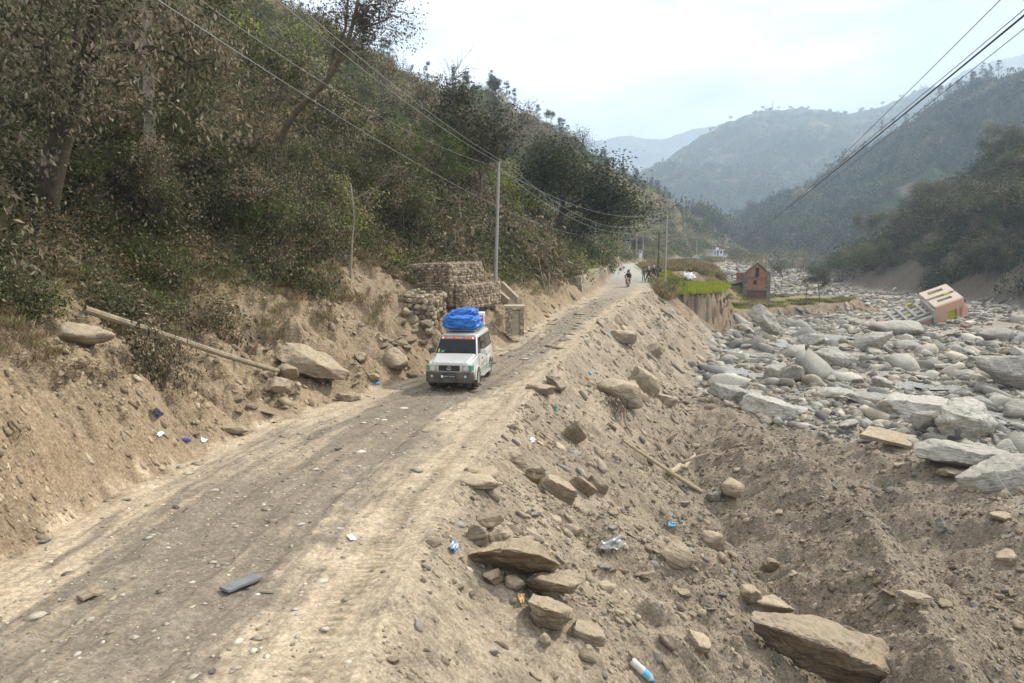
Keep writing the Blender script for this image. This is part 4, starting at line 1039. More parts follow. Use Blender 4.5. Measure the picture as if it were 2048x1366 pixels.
def grow(r, p, d, L, rad, depth, spread=.6, up=.25, paths=None, tips=None, nb=(2, 4), taper=.55, shrink=.68):
    if paths is None: paths, tips = [], []
    d = np.array(d, float); d /= np.linalg.norm(d)
    e = np.array(p) + d * L
    P = wiggle(r, p, e, 6, .09)
    paths.append((P, np.linspace(rad, rad * taper, 6)))
    if depth == 0:
        tips.extend([P[-1], P[-2], P[-3]]); return paths, tips
    for i in range(r.integers(*nb) + 1):
        t = 1.0 if i == 0 else r.uniform(.45, .98)
        q = P[min(5, int(t * 5))]
        nd = d + r.normal(0, spread, 3); nd[2] += up
        grow(r, q, nd, L * shrink * r.uniform(.75, 1.15), rad * taper * (1 if i == 0 else .8), depth - 1, spread, up, paths, tips, nb, taper, shrink)
    if depth <= 1: tips.append(P[-1])
    return paths, tips

def crown_np(r, tips, per, spread, L, W, pal, droop=.4):
    tips = np.array(tips)
    c = np.repeat(tips, per, 0) + r.normal(0, spread, (len(tips) * per, 3)) * np.array([1, 1, .75])
    Q = leaf_quads(r, c, L, W, droop)
    C = leaf_cols(r, len(Q), *pal)
    # light and dark clumps: each twig's leaves share a tone
    C = C * np.repeat(r.uniform(.7, 1.3, len(tips)), per)[:, None]
    return Q, C
def quads_obj(name, Q, C, parent=None, link=True):
    n = len(Q)
    return np_obj(name, Q.reshape(-1, 3), np.arange(n * 4).reshape(n, 4), M_LEAF, parent, np.repeat(C, 4, 0), link=link)

# shrub prototypes (radius about 1)
def bush_quads(seed, n, L, W, pal, droop=.4, squash=.8, clusters=26):
    r = np.random.default_rng(seed)
    a = r.uniform(0, 2 * PI, clusters); z = r.uniform(0.05, 1, clusters); rr = np.sqrt(np.maximum(0, 1 - z * z)) * r.uniform(.45, 1, clusters)
    cen = np.stack([np.cos(a) * rr, np.sin(a) * rr, z * squash * r.uniform(.6, 1.1, clusters)], 1)
    k = r.integers(0, clusters, n)
    P = cen[k] + r.normal(0, .17, (n, 3))
    Q = leaf_quads(r, P, L, W, droop)
    C = leaf_cols(r, n, *pal) * r.uniform(.65, 1.3, clusters)[k][:, None]
    return Q, C
def grass_quads(seed, n, H, pal, width=.03, spread=.5):
    r = np.random.default_rng(seed)
    P = np.stack([r.normal(0, spread, n), r.normal(0, spread, n), np.zeros(n)], 1)
    a = r.uniform(0, 2 * PI, n); lean = r.uniform(.1, .9, n)
    h = H * r.uniform(.5, 1.2, n)
    d = np.stack([np.cos(a) * lean, np.sin(a) * lean, np.ones(n)], 1); d /= np.linalg.norm(d, axis=1)[:, None]
    sd = np.cross(d, np.stack([np.cos(a + 1), np.sin(a + 1), np.zeros(n)], 1)); sd /= np.linalg.norm(sd, axis=1)[:, None]
    w = width
    tip = P + d * h[:, None] + np.stack([np.cos(a), np.sin(a), -np.ones(n) * .3], 1) * (h * lean * .35)[:, None]
    mid = P + d * (h * .5)[:, None]
    Q = np.stack([P, mid + sd * w, tip, mid - sd * w], 1)
    return Q, leaf_cols(r, n, *pal)

def scatter_leafy(name, protos, x, y, size, seed, dz=-.1, tint=None, zsc=(.8, 1.3), kindprob=None, zadd=None):
    """merge many small plants into one uncountable cover"""
    r = np.random.default_rng(seed)
    z = terrain(x, y) if zadd is None else zadd
    Vs, Cs = [], []
    kind = r.integers(0, len(protos), len(x)) if kindprob is None else kindprob
    for k, (Q, C) in enumerate(protos):
        m_ = np.nonzero(kind == k)[0]
        if not len(m_): continue
        a = r.uniform(0, 2 * PI, len(m_)); s_ = size[m_]; zs = r.uniform(*zsc, len(m_))
        c, s2 = np.cos(a)[:, None, None], np.sin(a)[:, None, None]
        X = (Q[None, ..., 0] * c - Q[None, ..., 1] * s2) * s_[:, None, None] + x[m_][:, None, None]
        Y = (Q[None, ..., 0] * s2 + Q[None, ..., 1] * c) * s_[:, None, None] + y[m_][:, None, None]
        Z = Q[None, ..., 2] * (s_ * zs)[:, None, None] + z[m_][:, None, None] + dz * s_[:, None, None]
        Vs.append(np.stack([X, Y, Z], -1).reshape(-1, 3).astype(np.float32))
        t = r.uniform(.75, 1.25, len(m_))[:, None, None]
        CC = C[None] * t
        if tint is not None: CC = CC * tint[m_][:, None, :]
        Cs.append(np.repeat(CC.reshape(-1, 3), 4, 0).astype(np.float32))
    V = np.concatenate(Vs); C = np.concatenate(Cs)
    o = np_obj(name, V, np.arange(len(V)).reshape(-1, 4), M_LEAF, color=np.clip(C, .005, .75))
    tag(o, kind='stuff')
    return o

# --- low scrub cover of the left hill
def sam_hill(r, n, amin, amax, y0, y1, cond):
    a = r.uniform(amin, amax, n * 5); y = np.exp(r.uniform(math.log(y0), math.log(y1), n * 5)); x = a * (y + 2)
    k = cond(x, y, r); return x[k][:n], y[k][:n]
def cover_left(x, y, r):
    dl = xl(y) - x
    edge = np.interp(y, [6, 14, 20, 26, 34, 44, 60, 100], [2.9, 3.1, 4.3, 6.0, 5.8, 3.4, 2.4, 1.0])
    edge = edge + fbm(x, y, 5, 3, 71) * 1.8
    ridge = np.interp(y, RIDY, RIDX)
    return (dl > edge) & (x > ridge - 12)
rr_ = np.random.default_rng(91)
x_, y_ = sam_hill(rr_, 4600, -1.0, .45, 7, 60, cover_left)
near_protos = [bush_quads(i, 240, .145, .06, [DUSTY, GREEN, DARKL, BROWN, DUSTY, OLIVE][i % 6]) for i in range(6)]
g_ = fbm(x_, y_, 6, 3, 73)
size_ = (.50 + .012 * y_) * np.exp(rr_.normal(0, .3, len(x_)))
scatter_leafy('dusty_undergrowth', near_protos, x_, y_, size_, 1)
def cover_twig(x, y, r): return cover_left(x, y, r) & (r.random(len(x)) < .8)
x_, y_ = sam_hill(rr_, 8000, -.98, .45, 50, 500, cover_left)
far_protos = [bush_quads(20 + i, 190, .15, .09, [OLIVE, DARKL, GREEN, DUSTY, BROWN, YELLOW, OLIVE, GREEN][i]) for i in range(8)]
wet = fbm(x_, y_, 40, 3, 75) + .25
kp = np.where(rr_.random(len(x_)) < .07, 5, np.where(wet > .45, rr_.choice([0, 2, 7, 1], len(x_)), np.where(wet > .0, rr_.choice([0, 1, 6, 3, 2], len(x_)), rr_.choice([0, 3, 4, 1], len(x_)))))
size_ = (.85 + .0075 * y_) * np.exp(rr_.normal(0, .3, len(x_)))
scatter_leafy('hillside_scrub', far_protos, x_, y_, size_, 2, kindprob=kp, zsc=(.7, 1.3))
# --- far bank of the river, right
def cover_right(x, y, r):
    d = x - np.interp(y, RBY, RBX)
    return (d > 4 + fbm(x, y, 12, 3, 81) * 9) & (d < 95) & ~((fbm(x * .5 + y * .5, y * .2, 22, 2, 83) > .32) & (d < 32))
x_, y_ = sam_hill(rr_, 4200, .25, 1.0, 70, 480, cover_right)
kp = rr_.choice([0, 1, 2, 3, 4, 5], len(x_), p=[.22, .30, .34, .06, .03, .05])
scatter_leafy('far_bank_scrub', far_protos, x_, y_, (.9 + .0065 * y_) * np.exp(rr_.normal(0, .4, len(x_))), 3, kindprob=kp, zsc=(.8, 1.6), tint=np.full((len(x_), 3), .72) * np.array([.95, 1.02, 1.0]))
# --- woods on the far hills
def woods(name, H, n, size, seed, smin=.02, smax=1.02, pals=(DARKL, PINE, OLIVE)):
    X, Y, Z, s_ = H
    r = np.random.default_rng(seed)
    i = r.integers(0, X.shape[0] - 1, n * 3); j = r.integers(0, X.shape[1] - 1, n * 3)
    ok = (s_[i] > smin) & (s_[i] < smax) & (fbm(X[i, j], Y[i, j] + Z[i, j], 90, 4, seed) > -.25)
    i, j = i[ok][:n], j[ok][:n]
    fx = r.random(len(i)); fy = r.random(len(i))
    lerp = lambda A: A[i, j] * (1 - fx) * (1 - fy) + A[i + 1, j] * fx * (1 - fy) + A[i, j + 1] * (1 - fx) * fy + A[i + 1, j + 1] * fx * fy
    protos = [bush_quads(seed + k, 90, .24, .20, pals[k % 3], .2, 1.0, 14) for k in range(6)]
    scatter_leafy(name, protos, lerp(X), lerp(Y), size * np.exp(r.normal(0, .35, len(i))), seed, zadd=lerp(Z), zsc=(.9, 1.9))
woods('right_hill_woods', H_RIGHT, 7500, 3.6, 301)
woods('spur_woods', H_LEFT2, 2200, 3.8, 302)
woods('middle_hill_woods', H_MID, 6000, 6.0, 303, smax=.95)

# --- grasses
gp = [grass_quads(40 + i, 60, .42, [STRAW, STRAW, BROWN, STRAW, STRAW][i % 5], .014, .28) for i in range(5)]
def gr_cover(x, y, r):
    dl = xl(y) - x
    e = np.interp(y, [6, 14, 20, 34, 44, 60, 100], [2.4, 2.3, 2.4, 2.6, 1.6, .9, .5])
    return (dl > e) & (dl < e + 5) & (fbm(x, y, 2.6, 3, 85) > np.interp(y, [8, 20, 30, 45], [.02, .2, .1, -.3]))
x_, y_ = sam_hill(rr_, 3200, -1.0, .2, 7, 130, gr_cover)
scatter_leafy('dry_grass', gp, x_, y_, (.40 + .012 * y_) * rr_.uniform(.6, 1.3, len(x_)), 5, dz=0)
def sh_cover(x, y, r):
    s = poly_sd(x, y, SHOULDER); f = poly_sd(x, y, FIELD)
    return (s < 1.6) & (f > 1.8) & (x > xr(y) + .7) & (x < xr(y) + 60) & ~((y > 78) & (y < 108) & (x > 19.5) & (s > -2))
x_, y_ = sam_hill(rr_, 3800, .15, .5, 71, 380, sh_cover)
tall = [grass_quads(60 + i, 70, 1.1, [STRAW, BROWN, BROWN, STRAW, OLIVE][i % 5], .04, .5) for i in range(5)]
scatter_leafy('roadside_tall_grass', tall, x_, y_, (.55 + .0022 * y_) * rr_.uniform(.5, 1.3, len(x_)), 6, dz=0)
def bn_cover(x, y, r): return (poly_sd(x, y, BENCH) < -.5) & (poly_sd(x, y, SHOULDER) > 1) & (fbm(x, y, 8, 3, 88) > -.1)
x_, y_ = sam_hill(rr_, 700, .25, .6, 88, 190, bn_cover)
scatter_leafy('terrace_grass', [grass_quads(70 + i, 60, .5, [STRAW, OLIVE, YELLOW][i % 3], .06, .6) for i in range(4)], x_, y_, rr_.uniform(.4, .9, len(x_)), 7, dz=0)
x_ = rr_.uniform(70, 330, 1500); y_ = rr_.uniform(338, 515, 1500); k = (x_ > xr(y_) + 3)
scatter_leafy('valley_bend_scrub', far_protos, x_[k], y_[k], 3.4 * np.exp(rr_.normal(0, .35, k.sum())), 17, zsc=(.9, 1.7))
def fd_cover(x, y, r): return poly_sd(x, y, FIELD) < -.15
r2 = np.random.default_rng(5)
fx_ = r2.uniform(18, 33, 11000); fy_ = r2.uniform(79, 106, 11000); k = (poly_sd(fx_, fy_, FIELD) < -.2) & (terrain(fx_, fy_) > -.35)
scatter_leafy('green_crop', [grass_quads(80 + i, 30, .42, ([(.34, .37, .03), (.26, .30, .03), (.44, .43, .06), (.20, .22, .05)], [3, 2, 1.5, 1]), .035, .28) for i in range(3)], fx_[k], fy_[k], r2.uniform(.8, 1.2, k.sum()), 8, dz=0)

# ------------------------------------------------------------------ shrubs as things of their own
def bare_twigs(r, n=9, L=1.0, rad=.02):
    ps = []
    for i in range(n):
        a = r.uniform(0, 2 * PI); d = (math.cos(a) * .6, math.sin(a) * .6, 1)
        grow(r, (0, 0, 0), d, L * r.uniform(.4, .7), rad, 1, .5, .1, ps, [], (1, 3))
    return ps
def shrub_proto(name, seed, pal, L, W, n, squash=.85, droop=.4, clusters=34):
    Q, C = bush_quads(seed, n, L, W, pal, droop, squash, clusters)
    r = np.random.default_rng(seed)
    tv, tf = tube(bare_twigs(r), 4)
    return (quads_obj('foliage', Q, C, link=False).data, np_obj('stem', tv, tf, M_BARK, link=False).data)
def place_proto(pr, name, loc, size, label, cat, group=None, zs=1.0, part=('foliage', 'stem'), rz=None):
    e = empty(name, loc, rz if rz is not None else rng.uniform(0, 6.28))
    e.scale = (size, size, size * zs)
    for dta, pn in zip(pr, part):
        o = bpy.data.objects.new(pn, dta); COL.objects.link(o); o.parent = e
    tag(e, label, cat, group)
    return e
S_DUST = [shrub_proto('s', 400 + i, DUSTY, .17, .075, 520) for i in range(3)]
S_BROWN = [shrub_proto('s', 410 + i, BROWN, .15, .06, 420) for i in range(2)]
S_GREEN = [shrub_proto('s', 420 + i, GREEN, .18, .08, 520) for i in range(2)]
S_YEL = [shrub_proto('s', 430 + i, YELLOW, .16, .07, 480) for i in range(2)]
S_DARK = [shrub_proto('s', 440 + i, DARKL, .16, .07, 560) for i in range(2)]
FARS = {}
def far_version(key, seed, pal, L=.07, W=.035, n=1500):
    if key not in FARS: FARS[key] = shrub_proto('s', seed, pal, L, W, n, clusters=60)
    return FARS[key]
FPAL = {}
S_FERN = [shrub_proto('s', 450 + i, DUSTY, .42, .06, 360, droop=.15) for i in range(2)]
for _l, _pal, _k in ((S_DUST, DUSTY, 1), (S_BROWN, BROWN, 2), (S_GREEN, GREEN, 3), (S_YEL, YELLOW, 4), (S_DARK, DARKL, 5)):
    for _i, _pr in enumerate(_l): FPAL[id(_pr)] = far_version((_k, _i), 460 + _k * 10 + _i, _pal)
def shrub(pr, u, v, wpx, label, zs=1.0, name='shrub', cat='shrub', dz=-.1):
    p = hit(u, v); s_ = wpx * .5 * p.y / 1365.0
    if s_ > 1.0: pr = FPAL.get(id(pr), pr)
    return place_proto(pr, name, (p.x, p.y, p.z + dz * s_), s_, label, cat, None, zs)
shrub(S_DUST[0], 325, 780, 165, 'large dusty bush overhanging the bank and hiding the middle of the fallen pole', 1.9)
shrub(S_DARK[0], 300, 745, 130, 'dark leafy bush rising directly behind the large dusty bush', 1.6)
shrub(S_DUST[1], 540, 560, 150, 'dusty bush with hanging leaves on the scarp above the leaning slab', 1.2)
shrub(S_GREEN[0], 55, 640, 120, 'low green bush at the left edge above the dusty boulder', 1.0)
shrub(S_GREEN[1], 790, 360, 150, 'bright green bush halfway up the hillside left of the concrete utility pole', 1.6)
shrub(S_YEL[0], 1010, 400, 110, 'yellow-green bush just behind the top of the near utility pole', 1.3)
shrub(S_YEL[1], 600, 110, 120, 'yellow-green bush on the skyline at the top of the slope', 1.3)
shrub(S_GREEN[0], 510, 195, 60, 'small bright green shrub in the shade of the upper slope', 1.8)
shrub(S_FERN[0], 880, 470, 150, 'dusty clump with long narrow leaves above the gabion wall', 1.2)
shrub(S_FERN[1], 1080, 560, 120, 'dusty long-leaved clump beside the leaning wooden props', 1.3)
shrub(S_FERN[0], 770, 430, 150, 'pale dust-coated long-leaved clump left of the gabion wall', 1.2)
shrub(S_BROWN[0], 270, 560, 90, 'round tuft of straw-brown dead fern on the lower slope', .8)
shrub(S_BROWN[1], 395, 590, 80, 'brown drooping dead fern above the fallen pole', .9)
shrub(S_BROWN[0], 440, 250, 140, 'reddish-brown dead bush on the upper slope behind the pale trunk', .9)
shrub(S_DUST[2], 660, 330, 150, 'brown-leaved sapling thicket under the leaning tree', 1.4)
shrub(S_DUST[0], 620, 480, 150, 'dusty thicket low on the slope above the eroded scarp', 1.2)
shrub(S_DARK[1], 1150, 500, 100, 'dense green bush at the hill corner over the road', 1.5)
shrub(S_YEL[0], 1165, 548, 60, 'olive grassy bush overhanging the stone retaining wall', .9)
place_proto(FPAL[id(S_DARK[0])], 'shrub', (21.0, 88.5, ground(21.0, 88.5) - .2), 2.3, 'dark twiggy bush between the motorcyclists and the green field', 'shrub', None, .95)
shrub(S_GREEN[1], 1310, 530, 50, 'green bush at the road edge beside the two poles', 1.0)
shrub(S_DARK[1], 1420, 566, 26, 'small dark round bush behind the green field', .8)
shrub(S_GREEN[0], 1322, 600, 22, 'small green plant clinging to the top of the embankment', 1.0)
shrub(S_YEL[1], 1768, 1040, 10, 'tiny bright green sprout on the dark debris mound', 1.2, 'sprout', 'plant')
shrub(S_YEL[0], 350, 895, 12, 'tiny yellow-green sprout among litter at the left road edge', 1.2, 'sprout', 'plant')
shrub(S_BROWN[1], 35, 880, 45, 'withered twiggy tuft on the bare left bank', 1.0)
shrub(S_BROWN[0], 880, 600, 150, 'straw-coloured brush growing over the foot of the gabion wall', .9)
r5 = np.random.default_rng(77)
for k_, (u_, v_, w_) in enumerate([(60, 720, 110), (160, 735, 90), (215, 750, 90), (430, 760, 70), (500, 790, 60), (640, 640, 80), (700, 600, 90)]):
    shrub(S_BROWN[k_ % 2], u_, v_, w_, 'dry brown tuft on the left bank, ' + ['first', 'second', 'third', 'fourth', 'fifth', 'sixth', 'seventh'][k_] + ' from the left', .55, 'dry_tuft')
def ring_of(n, cond, prs, urng, vrng, wpx, label, name, cat, group, zs=(1, 1.6), y1=480, bigger=0.0):
    k = 0; t = 0
    while k < n and t < n * 30:
        t += 1
        p = hit(r5.uniform(*urng), r5.uniform(*vrng))
        if not cond(p.x, p.y): continue
        s_ = r5.uniform(*wpx) * .5 * p.y / 1365.0
        pr_ = prs[r5.integers(0, len(prs))]
        if s_ > 1.15: pr_ = FPAL.get(id(pr_), pr_)
        place_proto(pr_, name, (p.x, p.y, p.z - .1 * s_), s_, label, cat, group, r5.uniform(*zs)); k += 1
lh = lambda x, y: xl(y) - x > np.interp(y, [6, 20, 34, 44, 60], [4.5, 6, 6.5, 4, 3])
ring_of(46, lh, S_DUST + S_DARK + S_GREEN[:1], (0, 900), (330, 640), (90, 160), 'dust-coated leafy shrub on the shaded slope left of the gabion wall', 'shrub', 'shrub', 'dusty shrubs on the near slope')
ring_of(40, lh, S_GREEN + S_DUST + S_YEL[:1] + S_DARK, (640, 1230), (200, 540), (50, 100), 'leafy green-brown shrub on the hillside behind the utility pole', 'shrub', 'shrub', 'shrubs on the hillside behind the pole')

# ------------------------------------------------------------------ trees
def tree_obj(name, loc, paths, Q, C, bark, label, cat='tree', group=None, sides=7, limb_from=1):
    e = empty(name, loc)
    tv, tf = tube(paths[:limb_from], 10 if sides > 6 else 6); np_obj('trunk', tv, tf, bark, e, smooth=True)
    if len(paths) > limb_from:
        tv, tf = tube(paths[limb_from:], 5); np_obj('limbs', tv, tf, bark, e, smooth=True)
    if Q is not None: quads_obj('crown', Q, C, e)
    tag(e, label, cat, group)
    return e
def world_path(base, pts, Y):
    """photograph points -> metres relative to base, at roughly the depth Y (may vary per point)"""
    out = []
    for q in pts:
        u, v = q[0], q[1]; yy = q[2] if len(q) > 2 else Y
        w = at(u, v, yy); out.append((w.x - base[0], w.y - base[1], w.z - base[2]))
    return np.array(out)
def smooth_path(P, k=14):
    P = np.asarray(P, float); t = np.linspace(0, len(P) - 1, k); i = np.clip(t.astype(int), 0, len(P) - 2); f = (t - i)[:, None]
    Pm = np.concatenate([[2 * P[0] - P[1]], P, [2 * P[-1] - P[-2]]])
    a, b, c, d = Pm[i], Pm[i + 1], Pm[i + 2], Pm[i + 3]
    return .5 * ((2 * b) + (-a + c) * f + (2 * a - 5 * b + 4 * c - d) * f**2 + (-a + 3 * b - 3 * c + d) * f**3)

def main_trees():
    r = np.random.default_rng(21)
    # 1: dark leaning tree at the left
    p = hit(85, 440); b = (p.x, p.y, p.z - .3); Y = p.y
    px = Y / 1365
    tr = smooth_path(world_path(b, [(78, 470, Y), (100, 360, Y), (125, 270, Y), (140, 235, Y)], Y))
    l1 = smooth_path(world_path(b, [(140, 240, Y), (160, 160, Y - .3), (178, 90, Y - .8), (190, 0, Y - 1.4), (200, -90, Y - 2)], Y))
    l2 = smooth_path(world_path(b, [(132, 260, Y), (140, 180, Y + .5), (150, 90, Y + .8), (165, -30, Y + 1)], Y))
    l3 = smooth_path(world_path(b, [(110, 300, Y), (103, 220, Y - .5), (98, 140, Y - 1), (90, 60, Y - 1.5)], Y))
    l4 = smooth_path(world_path(b, [(170, 125, Y - .3), (210, 103, Y - 1), (300, 95, Y - 2), (350, 112, Y - 2.5), (395, 140, Y - 3)], Y))
    paths = [(tr, np.linspace(26, 17, 14) * px), (l1, np.linspace(14, 8, 14) * px), (l2, np.linspace(8, 4, 14) * px), (l3, np.linspace(7, 3, 14) * px), (l4, np.linspace(7, 2, 14) * px)]
    tips = []
    for L_ in (l1, l2, l3, l4):
        for k in range(9):
            q = L_[r.integers(8, 14)]
            grow(r, q, r.normal(0, 1, 3) + np.array([-.1, -.3, .25]), r.uniform(.7, 1.6), .03, 2, .7, .05, paths, tips, (2, 4))
    tips = np.array(tips)
    Q, C = crown_np(r, tips, 7, .32, .20, .085, ([(.23, .19, .135), (.15, .125, .08), (.30, .25, .18), (.06, .065, .028)], [3, 3, 2, 2]), droop=.75)
    tree_obj('leaning_tree', b, paths, Q, C, M_BARKD, 'big dark forked tree leaning right at the left edge with large dusty leaves', sides=8)
    # extra limb mass hanging from above: a second tree just left of the picture's edge
    p = hit(20, 520); b2 = (p.x - .8, p.y - .5, p.z - .3)
    paths, tips = grow(r, (0, 0, 0), (-.05, .1, 1), 2.2, .16, 3, .55, .3, nb=(2, 5))
    tips = np.array(tips)
    Q, C = crown_np(r, tips, 12, .35, .20, .085, ([(.25, .205, .145), (.16, .135, .09), (.32, .27, .2), (.06, .065, .028)], [3, 3, 2, 1.5]), droop=.7)
    tree_obj('leafy_tree', b2, paths, Q, C, M_BARKD, 'dense tree with hanging tan leaves at the far left edge below the dark forked tree', sides=8)
    # 2: straight pale trunk
    p = hit(300, 372); b = (p.x, p.y, p.z - .3); Y = p.y; px = Y / 1365
    tr = smooth_path(world_path(b, [(303, 385, Y), (299, 250, Y), (296, 120, Y), (291, 30, Y), (288, -120, Y)], Y))
    paths = [(tr, np.linspace(12, 7, 14) * px)]
    tips = []
    for k in range(22):
        q = tr[r.integers(10, 14)]
        grow(r, q, r.normal(0, 1, 3) + np.array([0, .5, .2]), r.uniform(1, 2.6), .04, 2, .6, .1, paths, tips, (2, 4))
    Q, C = crown_np(r, tips, 9, .38, .22, .09, DUSTY, droop=.7)
    tree_obj('straight_tree', b, paths, Q, C, M_BARKP, 'straight pale-trunked tree standing right of the dark forked tree', sides=8)
    # 2b: thin stem right of it
    p = hit(318, 368); b = (p.x, p.y - .4, p.z - .2); Y = p.y - .4; px = Y / 1365
    tr = smooth_path(world_path(b, [(316, 375, Y), (330, 280, Y), (355, 215, Y), (395, 150, Y), (440, 95, Y)], Y))
    paths = [(tr, np.linspace(4.5, 2, 14) * px)]; tips = []
    for k in range(12): grow(r, tr[r.integers(6, 14)], r.normal(0, 1, 3) + np.array([.3, 0, .2]), r.uniform(.8, 1.6), .02, 2, .6, .1, paths, tips, (2, 4))
    Q, C = crown_np(r, tips, 9, .3, .18, .075, OLIVE, droop=.5)
    tree_obj('slender_tree', b, paths, Q, C, M_BARK, 'slender curved tree growing against the straight pale trunk', sides=6)
    # 3: leaning tree whose crown stands against the sky
    p = hit(545, 345); b = (p.x, p.y, p.z - .3); Y = p.y; px = Y / 1365
    D3 = -1.2
    tr = smooth_path(world_path(b, [(520, 360, Y), (548, 320, Y), (575, 250, Y - .5), (610, 205, Y + D3), (655, 160, Y + D3 * 1.5), (690, 95, Y + D3 * 2), (712, 25, Y + D3 * 2), (722, -50, Y + D3 * 2)], Y), 20)
    l1 = smooth_path(world_path(b, [(655, 160, Y + D3 * 1.5), (668, 110, Y + D3 * 1.2), (690, 60, Y + D3), (695, 0, Y + D3)], Y))
    l2 = smooth_path(world_path(b, [(690, 100, Y + D3 * 2), (720, 62, Y + D3 * 2), (760, 45, Y + D3 * 2), (790, 30, Y + D3 * 2)], Y))
    paths = [(tr, np.linspace(8, 2.5, 20) * px), (l1, np.linspace(4, 1.5, 14) * px), (l2, np.linspace(2.5, 1, 14) * px)]
    tips = []
    for L_, n_, lo in ((tr, 13, 14), (l1, 10, 6), (l2, 12, 4)):
        for k in range(n_):
            grow(r, L_[r.integers(lo, len(L_))], r.normal(0, 1, 3) + np.array([.1, 0, .3]), r.uniform(.6, 1.4), .02, 2, .7, .05, paths, tips, (2, 4))
    Q, C = crown_np(r, tips, 3, .26, .17, .075, ([(.10, .075, .055), (.07, .05, .035), (.15, .11, .08)], [3, 2, 1]), droop=.3)
    tree_obj('bowed_tree', b, paths, Q, C, M_BARK, 'bowed thin tree bending right with a sparse brown crown against the sky', sides=8)
    # 4: sapling with yellow leaves at (705, 440)
    p = hit(703, 560); b = (p.x, p.y, p.z - .2); Y = p.y; px = Y / 1365
    tr = smooth_path(world_path(b, [(701, 570, Y), (704, 490, Y), (708, 430, Y), (702, 370, Y)], Y))
    paths = [(tr, np.linspace(2.6, 1.2, 14) * px)]; tips = []
    for k in range(9): grow(r, tr[r.integers(4, 14)], r.normal(0, 1, 3) + np.array([0, 0, .8]), r.uniform(.5, 1.1), .015, 1, .5, .2, paths, tips, (1, 3))
    Q, C = crown_np(r, tips, 5, .2, .16, .07, YELLOW, droop=.3)
    tree_obj('sapling', b, paths, Q, C, M_BARKP, 'thin pale sapling with a few yellow leaves left of the gabion wall', sides=6)
main_trees()

def grown_tree(seed, H, pal, depth=3, per=10, spread=.5, L=.4, W=.22, rad=.16, bark=None, spr=.55, nb=(2, 4), up=.3, trunkfrac=.38, droop=.2):
    r = np.random.default_rng(seed)
    th = H * trunkfrac
    tr = wiggle(r, (0, 0, -.4), (r.normal(0, .05) * H, r.normal(0, .05) * H, th), 8, .03)
    paths = [(tr, np.linspace(rad, rad * .7, 8))]; tips = []
    for k in range(4):
        d = r.normal(0, spr, 3) + np.array([0, 0, 1.0])
        grow(r, tr[-1 - (k % 3)], d, (H - th) * .42, rad * .6, depth - 1, spr, up, paths, tips, nb, .55, .66)
    Q = C = None
    if per: Q, C = crown_np(r, tips, per, spread, L, W, pal, droop)
    tv, tf = tube(paths, 5)
    bark = bark or M_BARK
    tr_me = np_obj('trunk', tv, tf, bark, link=False, smooth=True).data
    return (quads_obj('crown', Q, C, link=False).data, tr_me) if per else (tr_me,)
T_BROAD = [grown_tree(600 + i, 10, [OLIVE, GREEN, DARKL][i], per=30, spread=.55, L=.27, W=.16, rad=.2) for i in range(3)]
T_FLAT = [grown_tree(610 + i, 11, OLIVE if i else DARKL, per=30, spread=.55, L=.26, W=.16, rad=.2, up=.05, spr=.75, trunkfrac=.45) for i in range(2)]
T_BARE = [grown_tree(620 + i, 9, BROWN, per=0, rad=.11, depth=4, nb=(2, 4), trunkfrac=.3) for i in range(2)]
T_THIN = [grown_tree(630 + i, 9, DUSTY, per=3, spread=.5, L=.35, W=.2, rad=.1, depth=4) for i in range(2)]
T_BUSHY = [grown_tree(640, 9, ([(.05, .065, .022), (.035, .045, .016), (.09, .10, .035), (.15, .13, .08)], [3, 3, 2, 1]), per=120, spread=.75, L=.22, W=.14, rad=.25, spr=.8, trunkfrac=.25, up=.2)]
def pine_proto(seed, H=11):
    r = np.random.default_rng(seed)
    tr = wiggle(r, (0, 0, -.5), (r.normal(0, .3), r.normal(0, .3), H), 8, .015)
    paths = [(tr, np.linspace(.17, .04, 8))]; Qs, Cs = [], []
    for k in range(26):
        t = r.uniform(.35, 1.0); q = tr[0] * (1 - t) + tr[-1] * t
        L = (1.15 - t) * H * .30 * r.uniform(.6, 1.1) + .35; a = r.uniform(0, 6.28)
        e = q + np.array([math.cos(a) * L, math.sin(a) * L, L * r.uniform(.0, .45)])
        paths.append((wiggle(r, q, e, 4, .04), np.linspace(.04, .015, 4)))
        m = np.linspace(.35, 1, 3)[:, None] * (e - q) + q
        Q, C = crown_np(r, m, 20, .28, .36, .16, PINE, -.2); Qs.append(Q); Cs.append(C)
    tv, tf = tube(paths, 4)
    return (quads_obj('crown', np.concatenate(Qs), np.concatenate(Cs), link=False).data, np_obj('trunk', tv, tf, M_BARKD, link=False).data)
T_PINE = [pine_proto(650 + i) for i in range(3)]
def tree_at(pr, u, v, hpx, natural, label, name='tree', group=None, depth=None, cat='tree', hmul=1.0, wz=1.0):
    if depth is None: p = hit(u, v)
    else:
        w = at(u, v, depth); p = w
    s_ = hpx * p.y / 1365.0 / natural
    part = ('crown', 'trunk') if len(pr) == 2 else ('branches',)
    return place_proto(pr, name, (p.x, p.y, p.z), s_ * wz, label, cat, group, 1 / wz, part)
tree_at(T_BUSHY[0], 1112, 468, 225, 9, 'large round dark green tree on the hill corner above the road', 'round_tree', wz=1.2)
tree_at(T_BROAD[2], 915, 400, 260, 10, 'tall dusty broadleaf tree on the hillside left of the near pole', 'broadleaf_tree')
tree_at(T_BROAD[0], 960, 420, 190, 10, 'yellow-green broadleaf tree just left of the near pole top', 'broadleaf_tree')
tree_at(T_BARE[0], 872, 270, 190, 9, 'tall bare spindly tree against the sky, left of the dusty broadleaf tree', 'bare_tree')
tree_at(T_THIN[0], 850, 275, 130, 9, 'short thin tree beside the tall bare spindly tree', 'thin_tree')
tree_at(T_THIN[1], 1030, 330, 130, 9, 'leafless-looking brown tree behind the near pole', 'thin_tree')
